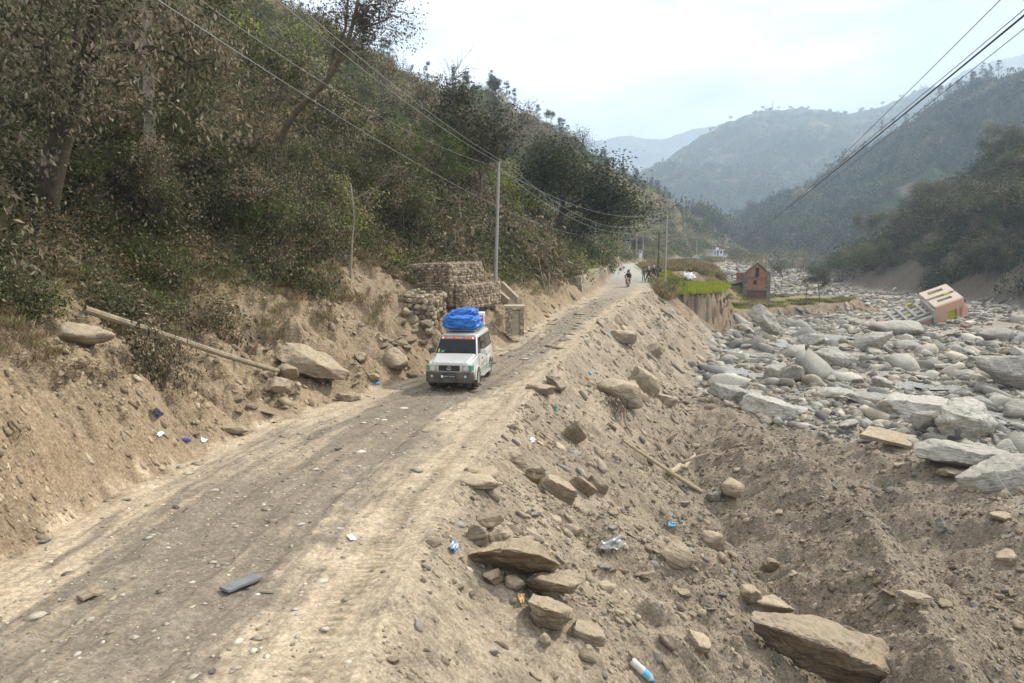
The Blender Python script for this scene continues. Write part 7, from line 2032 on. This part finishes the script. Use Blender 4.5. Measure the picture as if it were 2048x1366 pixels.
    tag(e, 'dusty silver-white passenger jeep loaded on the roof, driving towards the viewer', 'jeep')
    return e
JX, JY = at(915, 775, 24.3).x + .05, 25.8
JH = math.atan2(-1.0, -.14)          # heading of the nose
gz = (ground(JX, JY) + .02)
jeep((JX, JY, gz), JH)
# load on the rack
JM = Matrix.Translation((JX, JY, gz)) @ Matrix.Rotation(JH, 4, 'Z')
def bundle(name, loc, dims, seed, mat, label):
    r = np.random.default_rng(seed); D, F = ICO[5]
    sq = np.sign(D) * np.abs(D) ** .62
    P = sq * np.array(dims)
    n = noise3(D, .8, seed, 3) * .26; f = fbm(D[:, 0] * 1.0 + D[:, 2] * 1.9, D[:, 1] * .7 - D[:, 2] * .6, .50, 4, seed + 3, .5, True) * .17
    P = P * (1 + n + f)[:, None]
    P[:, 2] = np.maximum(P[:, 2], -dims[2] * .8)
    o = np_obj(name, P, F, mat, smooth=True)
    o.matrix_world = JM @ Matrix.Translation(loc)
    tag(o, label, 'tarpaulin'); return o
bundle('tarp_bundle', (-.25, -.05, 2.19), (.52, .70, .26), 3, M_TARP, 'front bulging bundle wrapped in shiny blue tarpaulin on the jeep roof')
bundle('tarp_bundle', (-.95, -.10, 2.34), (.55, .60, .33), 5, M_TARP, 'taller rear bundle under blue tarpaulin on the jeep roof')
m = MB(); m.box(-.3, .3, -.12, .12, -.24, .24); cb_ = m.build('carton', M_WHT, bevel=.02); cb_.matrix_world = JM @ Matrix.Translation((-1.0, .60, 2.30)) @ Matrix.Rotation(.15, 4, 'Z'); tag(cb_, 'white carton with red markings beside the blue tarpaulin bundles', 'box')
m = MB()
for k in range(3): m.box(-.22 + k * .16, -.14 + k * .16, .121, .125, -.15, .12)
m.box(.3015, .305, -.06, .06, -.12, .14); m.build('red_marking', M_RED, cb_)

# ------------------------------------------------------------------ people
M_SKIN = mat_plain('skin', (.30, .17, .11), .6, var=.08)
def person(label, joints, mats, loc, rz, helmet=None, hair=None, group=None, sc=1.0, bag=None, edges_extra=(), lbl=None):
    """joints: dict name -> (x,y,z) local metres, facing +x"""
    J = joints
    chain = [('pelvis', 'belly'), ('belly', 'chest'), ('chest', 'neck'), ('neck', 'head'), ('head', 'crown')]
    for s_ in 'LR':
        chain += [('chest', 'sho' + s_), ('sho' + s_, 'elb' + s_), ('elb' + s_, 'wri' + s_), ('wri' + s_, 'palm' + s_),
                  ('pelvis', 'hip' + s_), ('hip' + s_, 'knee' + s_), ('knee' + s_, 'ank' + s_), ('ank' + s_, 'toe' + s_)]
    rad = {'pelvis': .15, 'belly': .145, 'chest': .165, 'neck': .062, 'head': .098, 'crown': .075}
    for s_ in 'LR': rad.update({'sho' + s_: .075, 'elb' + s_: .055, 'wri' + s_: .038, 'palm' + s_: .034, 'hip' + s_: .105, 'knee' + s_: .07, 'ank' + s_: .048, 'toe' + s_: .04})
    J = dict(J)
    for s_ in 'LR':
        w, el = Vector(J['wri' + s_]), Vector(J['elb' + s_]); d = (w - el).normalized(); J['palm' + s_] = tuple(w + d * .07)
        # five short fingers off the palm, the thumb from its side
        side = d.cross(Vector((0, 0, 1))).normalized() if d.cross(Vector((0, 0, 1))).length > .1 else Vector((0, 1, 0))
        dn = Vector((0, 0, -1))
        for i, (o, L) in enumerate(((-.027, .055), (-.009, .065), (.009, .062), (.027, .05))):
            a = w + d * .095 + side * o; J[f'f{i}a{s_}'] = tuple(a); J[f'f{i}b{s_}'] = tuple(a + d * L * .6 + dn * L * .5)
            chain += [('palm' + s_, f'f{i}a{s_}'), (f'f{i}a{s_}', f'f{i}b{s_}')]; rad[f'f{i}a{s_}'] = .010; rad[f'f{i}b{s_}'] = .008
        a = w + d * .04 + side * .04 * (1 if s_ == 'L' else -1); J['ta' + s_] = tuple(a); J['tb' + s_] = tuple(a + d * .035 + dn * .02)
        chain += [('palm' + s_, 'ta' + s_), ('ta' + s_, 'tb' + s_)]; rad['ta' + s_] = .011; rad['tb' + s_] = .009
    names = list(J.keys()); ix = {n: i for i, n in enumerate(names)}
    me = bpy.data.meshes.new('body'); me.from_pydata([J[n] for n in names], [(ix[a], ix[b]) for a, b in chain], [])
    o = bpy.data.objects.new('body', me); COL.objects.link(o)
    sk = o.modifiers.new('skin', 'SKIN'); sk.use_smooth_shade = True
    if not me.skin_vertices: me.skin_vertices.new()
    for n, i in ix.items():
        r_ = rad[n]; me.skin_vertices[0].data[i].radius = (r_, r_ * (1.25 if n in ('pelvis', 'belly', 'chest') else 1.0)) if n in ('pelvis', 'belly', 'chest') else (r_, r_)
        me.skin_vertices[0].data[i].use_root = (n == 'pelvis')
    su = o.modifiers.new('sub', 'SUBSURF'); su.levels = 1; su.render_levels = 1
    dg = bpy.context.evaluated_depsgraph_get(); em = bpy.data.meshes.new_from_object(o.evaluated_get(dg))
    bpy.data.objects.remove(o)
    # clothes by nearest joint
    jac, tro, sho, skn = 0, 1, 2, 3
    zone = {}
    for n in names:
        zone[n] = jac
        if n.startswith(('pelvis', 'hip', 'knee')): zone[n] = tro
        if n.startswith(('ank', 'toe')): zone[n] = sho
        if n.startswith(('neck', 'head', 'crown', 'palm', 'f', 't')) and not n.startswith('toe'): zone[n] = skn
    JP = np.array([J[n] for n in names]); zz = np.array([zone[n] for n in names])
    for m_ in mats + [M_SKIN]: em.materials.append(m_)
    cen = np.array([p.center[:] for p in em.polygons])
    if len(cen):
        near = np.argmin(((cen[:, None] - JP[None]) ** 2).sum(-1), axis=1)
        em.polygons.foreach_set('material_index', zz[near].astype(np.int32))
        em.polygons.foreach_set('use_smooth', np.ones(len(cen), bool))
    root = bpy.data.objects.new('person', em); COL.objects.link(root); root.location = loc; root.rotation_euler = (0, 0, rz); root.scale = (sc,) * 3
    hd = np.array(J['head'])
    f = MB()                                         # face
    for s_ in (-1, 1): f.disc_ring(hd + [.088, s_ * .032, .02], (1, 0, 0), .001, .012, .012, 8)
    fo = f.build('eyes', M_BLACK, root)
    f = MB(); f.hexa([hd + [.08, -.016, -.03], hd + [.12, -.012, -.03], hd + [.12, .012, -.03], hd + [.08, .016, -.03]], [hd + [.08, -.006, .02], hd + [.095, -.004, .02], hd + [.095, .004, .02], hd + [.08, .006, .02]]); f.build('nose', M_SKIN, root, bevel=.004)
    f = MB(); f.box(hd[0] + .085, hd[0] + .096, -.022 + hd[1], .022 + hd[1], hd[2] - .055, hd[2] - .045); f.build('mouth', M_RUST, root)
    if helmet is not None:
        D, F = ICO[3]; P = D * np.array([.155, .135, .15]); cut = (D[:, 0] > .35) & (D[:, 2] < .25) & (abs(D[:, 1]) < .8)
        P[cut] *= .80
        h = np_obj('helmet', P + hd + [-.01, 0, .04], F, helmet, root, smooth=True)
        v = MB(); n_ = 8
        pts = [hd + [.145 * math.cos(t), .140 * math.sin(t), .0] for t in np.linspace(-1, 1, n_)]
        for i in range(n_ - 1): v.quad([pts[i] + [0, 0, -.02], pts[i + 1] + [0, 0, -.02], pts[i + 1] + [-.02, 0, .075], pts[i] + [-.02, 0, .075]])
        v.build('visor', M_WGLASS, h)
    else:
        D, F = ICO[3]; P = D * np.array([.115, .105, .12]); P[(D[:, 0] > .3) & (D[:, 2] < .55)] *= .78; np_obj('hair', P + hd + [-.012, 0, .03], F, M_BLACK, root, smooth=True)
    if bag is not None:
        b = MB(); c = np.array(J['chest']); b.box(c[0] - .38, c[0] - .17, -.17, .17, c[2] - .35, c[2] + .12); b.build('backpack', bag, root, bevel=.05)
    tag(root, label, 'person', group)
    return root
def seated(lean=.12, arms_fwd=.48, armz=1.02, feet=.55, base=.80, spread=.19, feet_x=None):
    J = {'pelvis': (0, 0, base + .06), 'belly': (lean * .35, 0, base + .26), 'chest': (lean, 0, base + .46), 'neck': (lean * 1.5, 0, base + .66), 'head': (lean * 1.6 + .02, 0, base + .79), 'crown': (lean * 1.6 + .01, 0, base + .90)}
    fx = feet_x if feet_x is not None else .18
    for s_, y in (('L', 1), ('R', -1)):
        J['sho' + s_] = (lean, y * .19, base + .55); J['elb' + s_] = (lean + .16, y * .28, base + .32); J['wri' + s_] = (arms_fwd, y * .30, armz)
        J['hip' + s_] = (.05, y * .11, base); J['knee' + s_] = (.40, y * spread, base - .06); J['ank' + s_] = (fx, y * (spread + .02), feet - .18); J['toe' + s_] = (fx + .17, y * (spread + .03), feet - .24)
    return J
def astride(lean=.12, armf=.5, armz=1.02, base=.82):
    J = seated(lean, armf, armz, .3, base)
    for s_, y in (('L', 1), ('R', -1)):
        J['knee' + s_] = (.26, y * .27, base - .34); J['ank' + s_] = (.10, y * .36, .09); J['toe' + s_] = (.28, y * .38, .045)
    return J
def standing(armL=0, armR=0):
    J = {'pelvis': (0, 0, .93), 'belly': (0, 0, 1.10), 'chest': (.01, 0, 1.28), 'neck': (.01, 0, 1.47), 'head': (.03, 0, 1.60), 'crown': (.02, 0, 1.70)}
    for s_, y, a in (('L', 1, armL), ('R', -1, armR)):
        J['sho' + s_] = (0, y * .18, 1.38); J['elb' + s_] = (.02 + a * .1, y * .25, 1.10); J['wri' + s_] = (.10 + a * .3, y * .24, .88 + a * .2)
        J['hip' + s_] = (0, y * .10, .87); J['knee' + s_] = (.03, y * .12, .49); J['ank' + s_] = (-.01, y * .13, .09); J['toe' + s_] = (.17, y * .15, .045)
    return J
M_JBLK = mat_plain('black_jacket', (.022, .022, .026), .7, var=.2, bump=.3)
M_JGRY = mat_plain('grey_jacket', (.16, .165, .17), .8, var=.15, bump=.3)
M_JBLU = mat_plain('dark_blue_jacket', (.02, .03, .06), .7, var=.2, bump=.3)
M_TRO = mat_plain('dark_trousers', (.03, .032, .04), .85, var=.2)
M_TROG = mat_plain('grey_trousers', (.14, .14, .14), .85, var=.2)
M_SHOE = mat_plain('shoes', (.03, .025, .02), .7)
M_HELB = mat_plain('black_helmet', (.02, .02, .022), .15, spec=.8)
M_HELW = mat_plain('silver_helmet', (.45, .46, .48), .2, spec=.8)
M_MRED = mat_plain('orange_bike_paint', (.55, .13, .04), .3, var=.05)
M_MDRK = mat_plain('dark_bike_paint', (.04, .04, .05), .3, var=.05)
def motorcycle(label, loc, rz, paint, lit=True, lean=0, group=None):
    e = empty('motorcycle', loc, rot=(lean, 0, rz))
    for x, nm in ((.66, 'front'), (-.64, 'rear')):
        w = MB(); w.disc_ring((x, 0, .30), (0, 1, 0), .225, .305, .10, 26); ty = w.build('tyre', M_TYRE, e, smooth=True)
        w = MB(); w.disc_ring((x, 0, .30), (0, 1, 0), .20, .235, .06, 22); w.disc_ring((x, 0, .30), (0, 1, 0), .002, .05, .12, 12)
        for k in range(8):
            t = 2 * PI * k / 8; w.bar((x, 0, .30), (x + .21 * math.cos(t), 0, .30 + .21 * math.sin(t)), .015)
        w.build('rim', M_RIM, ty)
    m = MB(); m.tube([(np.array([(.66, y, .30), (.46, y, .92)]), np.array([.026, .022])) for y in (-.075, .075)], 7); m.build('fork', M_CHROME, e)
    m = MB(); loft(m, [[(x, -.055, z), (x, .055, z), (x, .045, z + .02), (x, -.045, z + .02)] for x, z in ((.96, .50), (.86, .615), (.68, .645), (.50, .60))]); m.build('mudguard', paint, e)
    D, F = ICO[3]
    np_obj('tank', D * np.array([.27, .14, .13]) + np.array([.16, 0, .82]), F, paint, e, smooth=True)
    m = MB(); loft(m, [[(x, -w, z - .05), (x, w, z - .05), (x, w * .9, z + .03), (x, -w * .9, z + .03)] for x, w, z in ((-.02, .10, .78), (-.3, .14, .79), (-.6, .11, .84), (-.85, .07, .90))]); m.build('seat', M_BLACK, e, bevel=.015)
    m = MB(); m.box(-.12, .28, -.13, .13, .30, .62); m.tube([(np.array([(.1, -.12, .45), (.1, .12, .45)]), np.full(2, .12))], 10); m.build('engine', M_RIM, e, bevel=.02)
    m = MB(); m.bar((.42, 0, .8), (.0, 0, .35), .05); m.bar((-.1, 0, .4), (-.64, .09, .3), .04); m.bar((-.1, 0, .4), (-.64, -.09, .3), .04); m.bar((-.05, .0, .7), (-.7, 0, .78), .06); m.build('frame', M_BLACK, e)
    m = MB(); m.tube([(np.array([(.2, -.12, .3), (-.3, -.16, .25), (-.85, -.17, .38)]), np.array([.02, .03, .045]))], 8); m.build('exhaust', M_CHROME, e, smooth=True)
    m = MB(); m.tube([(np.array([(.36, -.36, 1.02), (.44, -.18, 1.03), (.46, 0, .97), (.44, .18, 1.03), (.36, .36, 1.02)]), np.full(5, .015))], 6); hb = m.build('handlebar', M_BLACK, e)
    for y in (-.3, .3):
        m = MB(); m.tube([(np.array([(.40, y, 1.03), (.44, y * 1.2, 1.20)]), np.full(2, .006))], 4); m.disc_ring((.44, y * 1.25, 1.22), (1, 0, 0), .001, .05, .02, 10); m.build('mirror', M_BLACK, hb)
    m = MB(); m.disc_ring((.56, 0, .88), (1, 0, 0), .001, .095, .06, 18); m.build('headlight', M_LAMP if lit else M_BLACK, e)
    m = MB(); loft(m, [[(x, -w, .80), (x, w, .80), (x, w * .9, z), (x, -w * .9, z)] for x, w, z in ((.50, .12, 1.04), (.585, .09, .99))]); m.build('fairing', paint, e, bevel=.01)
    for y in (-.16, .16):
        m = MB(); m.disc_ring((.50, y, .86), (1, 0, 0), .001, .03, .04, 8); m.build('indicator', M_ORANGE, e)
    m = MB(); m.box(-.93, -.89, -.06, .06, .80, .86); m.build('tail_light', M_RED, e); m = MB(); m.box(-.90, -.885, -.08, .08, .58, .70); m.build('number_plate', M_WHT if not lit else M_RED, e)
    m = MB(); m.box(-.75, .5, -.30, -.24, .28, .30); m.build('footrest', M_BLACK, e)
    if lit:
        m = MB(); m.box(.60, .61, -.06, .06, .60, .70); m.build('front_plate', M_WHT, e)
        m = MB(); m.tube([(np.array([(.45, -.20, .32), (.47, -.20, .62), (.47, .20, .62), (.45, .20, .32)]), np.full(4, .016))], 6); m.build('crash_bar', M_YELT, e)
    tag(e, label, 'motorcycle', group)
    return e
def on_road(u, v):
    p = hit(u, v); return Vector((p.x, p.y, ground(p.x, p.y) + .01))
p = on_road(1256, 574)
rz = math.atan2(-1, -.28)
bike = motorcycle('orange-trimmed motorcycle carrying two people towards the viewer', p, rz, M_MRED)
fw = Vector((math.cos(rz), math.sin(rz), 0))
person('person in black riding the oncoming motorcycle, hands on the handlebar', seated(.16, .42, 1.03, .55, .84), [M_JBLK, M_TRO, M_SHOE], p - fw * .06, rz, M_HELB)
person('person in grey sitting behind the rider of the oncoming motorcycle', seated(.05, .30, 1.05, .62, .90, .17), [M_JGRY, M_TRO, M_SHOE], p - fw * .52, rz - .05, M_HELB)
q = on_road(1297, 564)
rz2 = math.atan2(1, .15)
motorcycle('stopped dark red motorcycle seen from behind, left one at the verge', q, rz2, M_MRED, False)
fw = Vector((math.cos(rz2), math.sin(rz2), 0))
person('person in a dark blue jacket and pale helmet astride the left stopped motorcycle', astride(.10), [M_JBLU, M_TRO, M_SHOE], q - fw * .08, rz2, M_HELW)
q2 = on_road(1311, 560) + Vector((-.1, .8, 0))
motorcycle('stopped dark motorcycle seen from behind, right one at the verge', q2, rz2 - .15, M_MDRK, False)
person('person in black with a silver helmet astride the right stopped motorcycle', astride(.10), [M_JBLK, M_TRO, M_SHOE], q2 - fw * .08, rz2 - .15, M_HELW)
q3 = q + Vector((-.15, 2.2, 0))
person('person in grey clothes standing just beyond the left stopped motorcycle', standing(.4, .2), [M_JGRY, M_TROG, M_SHOE], q3, rz2 + 2.6, None)
q4 = q2 + Vector((.75, .7, -.0)); q4.z = ground(q4.x, q4.y)
person('person in grey trousers standing at the verge right of the stopped motorcycles', standing(.5, .5), [M_JGRY, M_TROG, M_SHOE], q4, rz2 + 1.9, M_HELB, bag=M_JBLK)

# distant jeep beside the white building
def far_jeep():
    a = at(1385, 519.5, 300); a.z = a.z; e = empty('parked_jeep', a + Vector((2.0, 0, 0)), R(184))
    m = MB(); loft(m, [[(x, -.85, .45), (x, .85, .45), (x, .82, z), (x, -.82, z)] for x, z in ((2.1, .95), (1.9, 1.05), (1.0, 1.15), (-2.0, 1.2), (-2.1, 1.0))]); m.build('body', M_PAINT, e, bevel=.04)
    m = MB(); m.hexa([(-2.0, -.8, 1.19), (1.0, -.8, 1.14), (1.0, .8, 1.14), (-2.0, .8, 1.19)], [(-1.9, -.68, 1.9), (.5, -.68, 1.88), (.5, .68, 1.88), (-1.9, .68, 1.9)]); m.build('cabin', M_PAINT, e, bevel=.04)
    for s_ in (-1, 1):
        for x0, x1 in ((.55, -.1), (-.25, -.95), (-1.05, -1.75)):
            m = MB(); m.quad([(x0, s_ * .775, 1.3), (x1, s_ * .775, 1.3), (x1, s_ * .715, 1.75), (x0 - .1, s_ * .715, 1.75)]); m.build('side_window', M_WGLASS, e)
        for x in (1.25, -1.25):
            m = MB(); m.disc_ring((x, s_ * .8, .36), (0, 1, 0), .02, .36, .22, 20); m.build('wheel', M_TYRE, e)
    tag(e, 'tiny distant white jeep parked before the white building', 'jeep')
    g = at(1399, 521, 299); m = MB(); m.box(0, 2.2, 0, 2.2, -1.0, 2.0); m.box(-.1, 2.3, -.1, 2.3, 2.0, 2.15, 0); o = m.build('green_tank', M_TEAL, loc=g, bevel=.1); tag(o, 'small green box-shaped tank behind the distant white jeep', 'tank')
far_jeep()

# ------------------------------------------------------------------ litter and small things
M_PLW = mat_plain('clear_white_plastic', (.62, .62, .60), .25, var=.06, spec=.7)
M_PLB = mat_plain('pale_blue_plastic', (.15, .42, .62), .35, var=.1)
M_BLUP = mat_plain('blue_plastic', (.06, .25, .60), .4, var=.2)
M_SILV = mat_plain('torn_metal_sheet', (.42, .41, .39), .35, .7, var=.15)
def bottle():
    p = hit(1283, 1348); nn = normal(p.x, p.y); L = 58 * p.y / 1365 * 1.15; r_ = L * .135
    a = at(1262, 1322, p.y); b = at(1308, 1364, p.y - .05)
    d = (b - a); L = d.length
    e = empty('plastic_bottle', a.lerp(b, .5)); za = ground(a.x, a.y); zb_ = ground(b.x, b.y)
    a.z = za + r_ * .8; b.z = zb_ + r_ * .8; e.location = a.lerp(b, .5); rel = lambda t: np.array(a.lerp(b, t) - e.location)
    ts = [0, .03, .10, .18, .2, .28, .3, .38, .4, .5]; rs = [.4, .85, 1, 1, .93, 1, .93, 1, 1, 1]
    m = MB(); m.tube([(np.array([rel(t) for t in ts]), np.array(rs) * r_)], 16); m.build('bottle_body', M_PLW, e, smooth=True)
    m = MB(); m.tube([(np.array([rel(t) for t in (.5, .52, .76, .78)]), np.array([1, 1.02, 1.02, 1]) * r_)], 16); m.build('label_band', M_PLB, e, smooth=True)
    m = MB(); m.tube([(np.array([rel(t) for t in (.78, .84, .90, .93)]), np.array([1, .85, .42, .36]) * r_)], 16); m.build('bottle_neck', M_PLW, e, smooth=True)
    m = MB(); m.tube([(np.array([rel(t) for t in (.93, 1.0)]), np.array([.42, .42]) * r_)], 12); m.build('cap', M_BLUP, e)
    tag(e, 'discarded clear water bottle with a blue label and cap on the near slope', 'bottle')
bottle()
def scrap(u, v, w, mat, label, name, cat, asp=.6, curl=.25, seed=1, lift=.02, rz=0.0, mat2=None):
    r = np.random.default_rng(seed); p = hit(u, v); W = w * p.y / 1365 * .5; n = 11
    g = np.linspace(-1, 1, n); X, Y = np.meshgrid(g, g, indexing='ij')
    Z = fbm(X * 1.3 + seed * 9, Y * 1.3, 1.0, 4, seed) * curl
    X2 = (X + fbm(X, Y, .8, 2, seed + 3) * .25) * W; Y2 = (Y + fbm(X, Y, .8, 2, seed + 6) * .25) * W * asp
    V = np.stack([X2, Y2, Z * W], -1).reshape(-1, 3)
    i = np.arange(n * n).reshape(n, n); F = np.stack([i[:-1, :-1], i[1:, :-1], i[1:, 1:], i[:-1, 1:]], -1).reshape(-1, 4)
    o = np_obj(name, V, F, mat, smooth=True)
    so = o.modifiers.new('thick', 'SOLIDIFY'); so.thickness = .006
    nn = normal(p.x, p.y, .2); q = nn.to_track_quat('Z', 'Y'); o.rotation_euler = (q @ Euler((0, 0, rz)).to_quaternion()).to_euler()
    o.location = p + nn * (lift + W * curl * .35)
    if mat2:
        o.data.materials.append(mat2)
        mi = (r.random(len(F)) < .4).astype(np.int32); o.data.polygons.foreach_set('material_index', mi)
    tag(o, label, cat); return o
scrap(1040, 1200, 30, mat_plain('faded_yellow_wrapper', (.50, .42, .16), .5), 'crumpled yellow and red food wrapper beside the angular tan boulder', 'food_wrapper', 'litter', .5, .4, 3, rz=.4, mat2=mat_plain('faded_red_print', (.38, .12, .08), .5))
scrap(906, 1099, 28, M_BLUP, 'crumpled blue and white plastic bag at the foot of the upright stones', 'plastic_bag', 'litter', .6, .6, 4, mat2=M_WHT)
scrap(1222, 1092, 52, M_SILV, 'curled scrap of silvery metal sheet on the embankment', 'metal_sheet', 'scrap', .5, .45, 5, rz=.2)
scrap(703, 1079, 28, M_WHT, 'flattened white plastic bottle scrap on the bright wheel track', 'plastic_scrap', 'litter', .45, .15, 6)
scrap(1343, 1053, 16, M_PLB, 'tiny pale blue plastic scrap on the embankment slope', 'plastic_scrap', 'litter', .6, .3, 7)
scrap(753, 768, 13, M_BLUP, 'bright blue plastic piece at the left road edge ahead of the jeep', 'plastic_scrap', 'litter', .6, .4, 8)
scrap(313, 827, 20, M_JBLU, 'dark blue rag lying on the left bank', 'rag', 'litter', .9, .5, 9)
scrap(406, 882, 24, M_WHT, 'white plastic sheet scrap at the foot of the left bank', 'plastic_scrap', 'litter', .5, .3, 10)
scrap(318, 872, 18, M_WHT, 'small white paper scrap left of the litter at the bank foot', 'paper_scrap', 'litter', .5, .4, 11)
scrap(1180, 748, 14, M_PLB, 'pale blue plastic scrap near the top of the embankment', 'plastic_scrap', 'litter', .5, .4, 12)
scrap(1112, 822, 16, M_TEAL, 'teal plastic scrap below the pointed road edge block', 'plastic_scrap', 'litter', .4, .3, 13)
scrap(1063, 882, 18, M_WHT, 'crushed white cup on the crest beside the road', 'cup', 'litter', .6, .6, 14)
scrap(1217, 672, 12, M_PLB, 'pale blue scrap left of the large flat-lying stone', 'plastic_scrap', 'litter', .5, .4, 15)
scrap(1375, 560, 24, M_WHT, 'torn white sack hanging in front of the dark twiggy bush', 'torn_sack', 'sack', .8, .7, 16, lift=.5)
scrap(1220, 545, 6, M_ORANGE, 'small orange marker on the retaining wall at the bend', 'marker', 'marker', 1.2, .5, 17, lift=1.5)
p = hit(372, 885); m = MB(); L = .22; m.tube([(np.array([(-L * .5, 0, .05), (-L * .4, 0, .05), (L * .4, 0, .05), (L * .5, 0, .05)]), np.array([.045, .052, .052, .03]))], 12); o = m.build('drink_can', mat_plain('purple_can', (.16, .12, .35), .3, .4), smooth=True, loc=p, rot=(0, 0, .2)); tag(o, 'purple drink can lying by the left road edge', 'can')
def plank(u0, v0, u1, v1, w, mat, label, name='wooden_board', cat='board', th=.03, seed=1):
    a, b = hit(u0, v0), hit(u1, v1); d = (b - a); L = d.length; r = np.random.default_rng(seed)
    m = MB(); n = 9; rings = []
    for k in range(n):
        t = k / (n - 1); ww = w * (1 + r.normal(0, .06)); z = r.normal(0, .004)
        rings.append([(t * L, -ww / 2, z), (t * L, ww / 2, z), (t * L, ww / 2, z + th), (t * L, -ww / 2, z + th)])
    loft(m, rings); o = m.build(name, mat, loc=a + Vector((0, 0, .035)), rot=(0, -math.atan2(d.z, math.hypot(d.x, d.y)), math.atan2(d.y, d.x)))
    tag(o, label, cat)
plank(448, 1190, 518, 1160, .16, mat_plain('grey_board', (.19, .195, .20), .6, bump=.3), 'grey weathered board lying on the dark part of the road')
plank(160, 1204, 206, 1190, .13, M_WOODP, 'brown split plank half pressed into the road at the left', seed=3)
def rstone(u, v, w, label, m='t', flat=.3, seed=0):
    p = hit(u, v); s_ = w * .5 * p.y / 1365; o = bpy.data.objects.new('road_stone', PR[m][seed % 6]); COL.objects.link(o)
    o.location = p + Vector((0, 0, s_ * flat * .3)); o.scale = (s_, s_ * .8, s_ * flat); o.rotation_euler = (0, 0, seed * 1.3); tag(o, label, 'stone')
rstone(90, 1086, 26, 'grey stone on the dusty left margin of the road', 'g', .7, 1)
rstone(352, 1018, 20, 'dark lump lying at the left edge of the dark road strip', 'b' if 'b' in PR else 'g', .8, 2)
rstone(677, 900, 16, 'small dark stone on the road just before the bright wheel track', 'g', .8, 3)
rstone(164, 1000, 22, 'flat pale stone on the left road margin, left of two', 't', .5, 4)
rstone(252, 1001, 22, 'flat dark stone on the left road margin, right of two', 'g', .4, 5)
rstone(425, 1345, 22, 'flat grey stone at the near edge of the bright track', 'g', .5, 6)
rstone(785, 1325, 34, 'rough dirt-coloured lump on the mound at the bottom of the picture', 't', .9, 7)

# ------------------------------------------------------------------ give look-alike labels their place: row by distance, then order from the left
def finish_labels():
    ORD = ['first', 'second', 'third', 'fourth', 'fifth', 'sixth', 'seventh', 'eighth', 'ninth', 'tenth', 'eleventh', 'twelfth', '13th', '14th', '15th', '16th', '17th', '18th', '19th', '20th', '21st', '22nd', '23rd', '24th', '25th', '26th', '27th', '28th', '29th', '30th']
    short = {'rocks strewn over the near river bed': ('grey rock on the near river bed', 7), 'rocks on the distant river bed': ('grey rock on the distant river bed', 5),
             'loose rocks on the embankment': ('tan rock on the embankment slope', 6), 'stones in the dark debris mounds': ('stone in the dark debris mounds', 5),
             'rubble at the foot of the left bank': ('brown rock at the left bank foot', 4), 'fallen gabion stones': ('fallen stone below the collapsed gabion', 4),
             'dusty shrubs on the near slope': ('dusty shrub on the shaded slope', 5), 'shrubs on the hillside behind the pole': ('green-brown hillside shrub', 5),
             'trees on the far bank': ('tree on the far river bank', 4), 'twiggy saplings on the slope': ('thin twiggy sapling on the shaded slope', 3), 'trees on the upper left hillside': ('tree on the upper left hillside', 4),
             'pines along the left ridge': ('dark pine on the left ridge', 4), 'pines along the right hill ridge': ('hazy pine on the right hill', 3), 'pines on the low spur': ('pine on the low valley spur', 2), 'trees on the central hill skyline': ('tiny tree on the central hill skyline', 2)}
    gr = {}
    for o in list(SC.objects):
        if o.parent is None and o.get('group') in short: gr.setdefault(o['group'], []).append(o)
    for g, objs in gr.items():
        base, rows = short[g]
        objs.sort(key=lambda o: o.location.y)
        n = len(objs); per = math.ceil(n / rows)
        for r_ in range(rows):
            row = sorted(objs[r_ * per:(r_ + 1) * per], key=lambda o: o.location.x / o.location.y)
            nm = 'nearest' if r_ == 0 else ('farthest' if r_ == rows - 1 else ORD[r_] + ' nearest')
            for k, o in enumerate(row): o['label'] = f"{base}, {nm} row, {ORD[min(k, 29)]} from the left"
finish_labels()
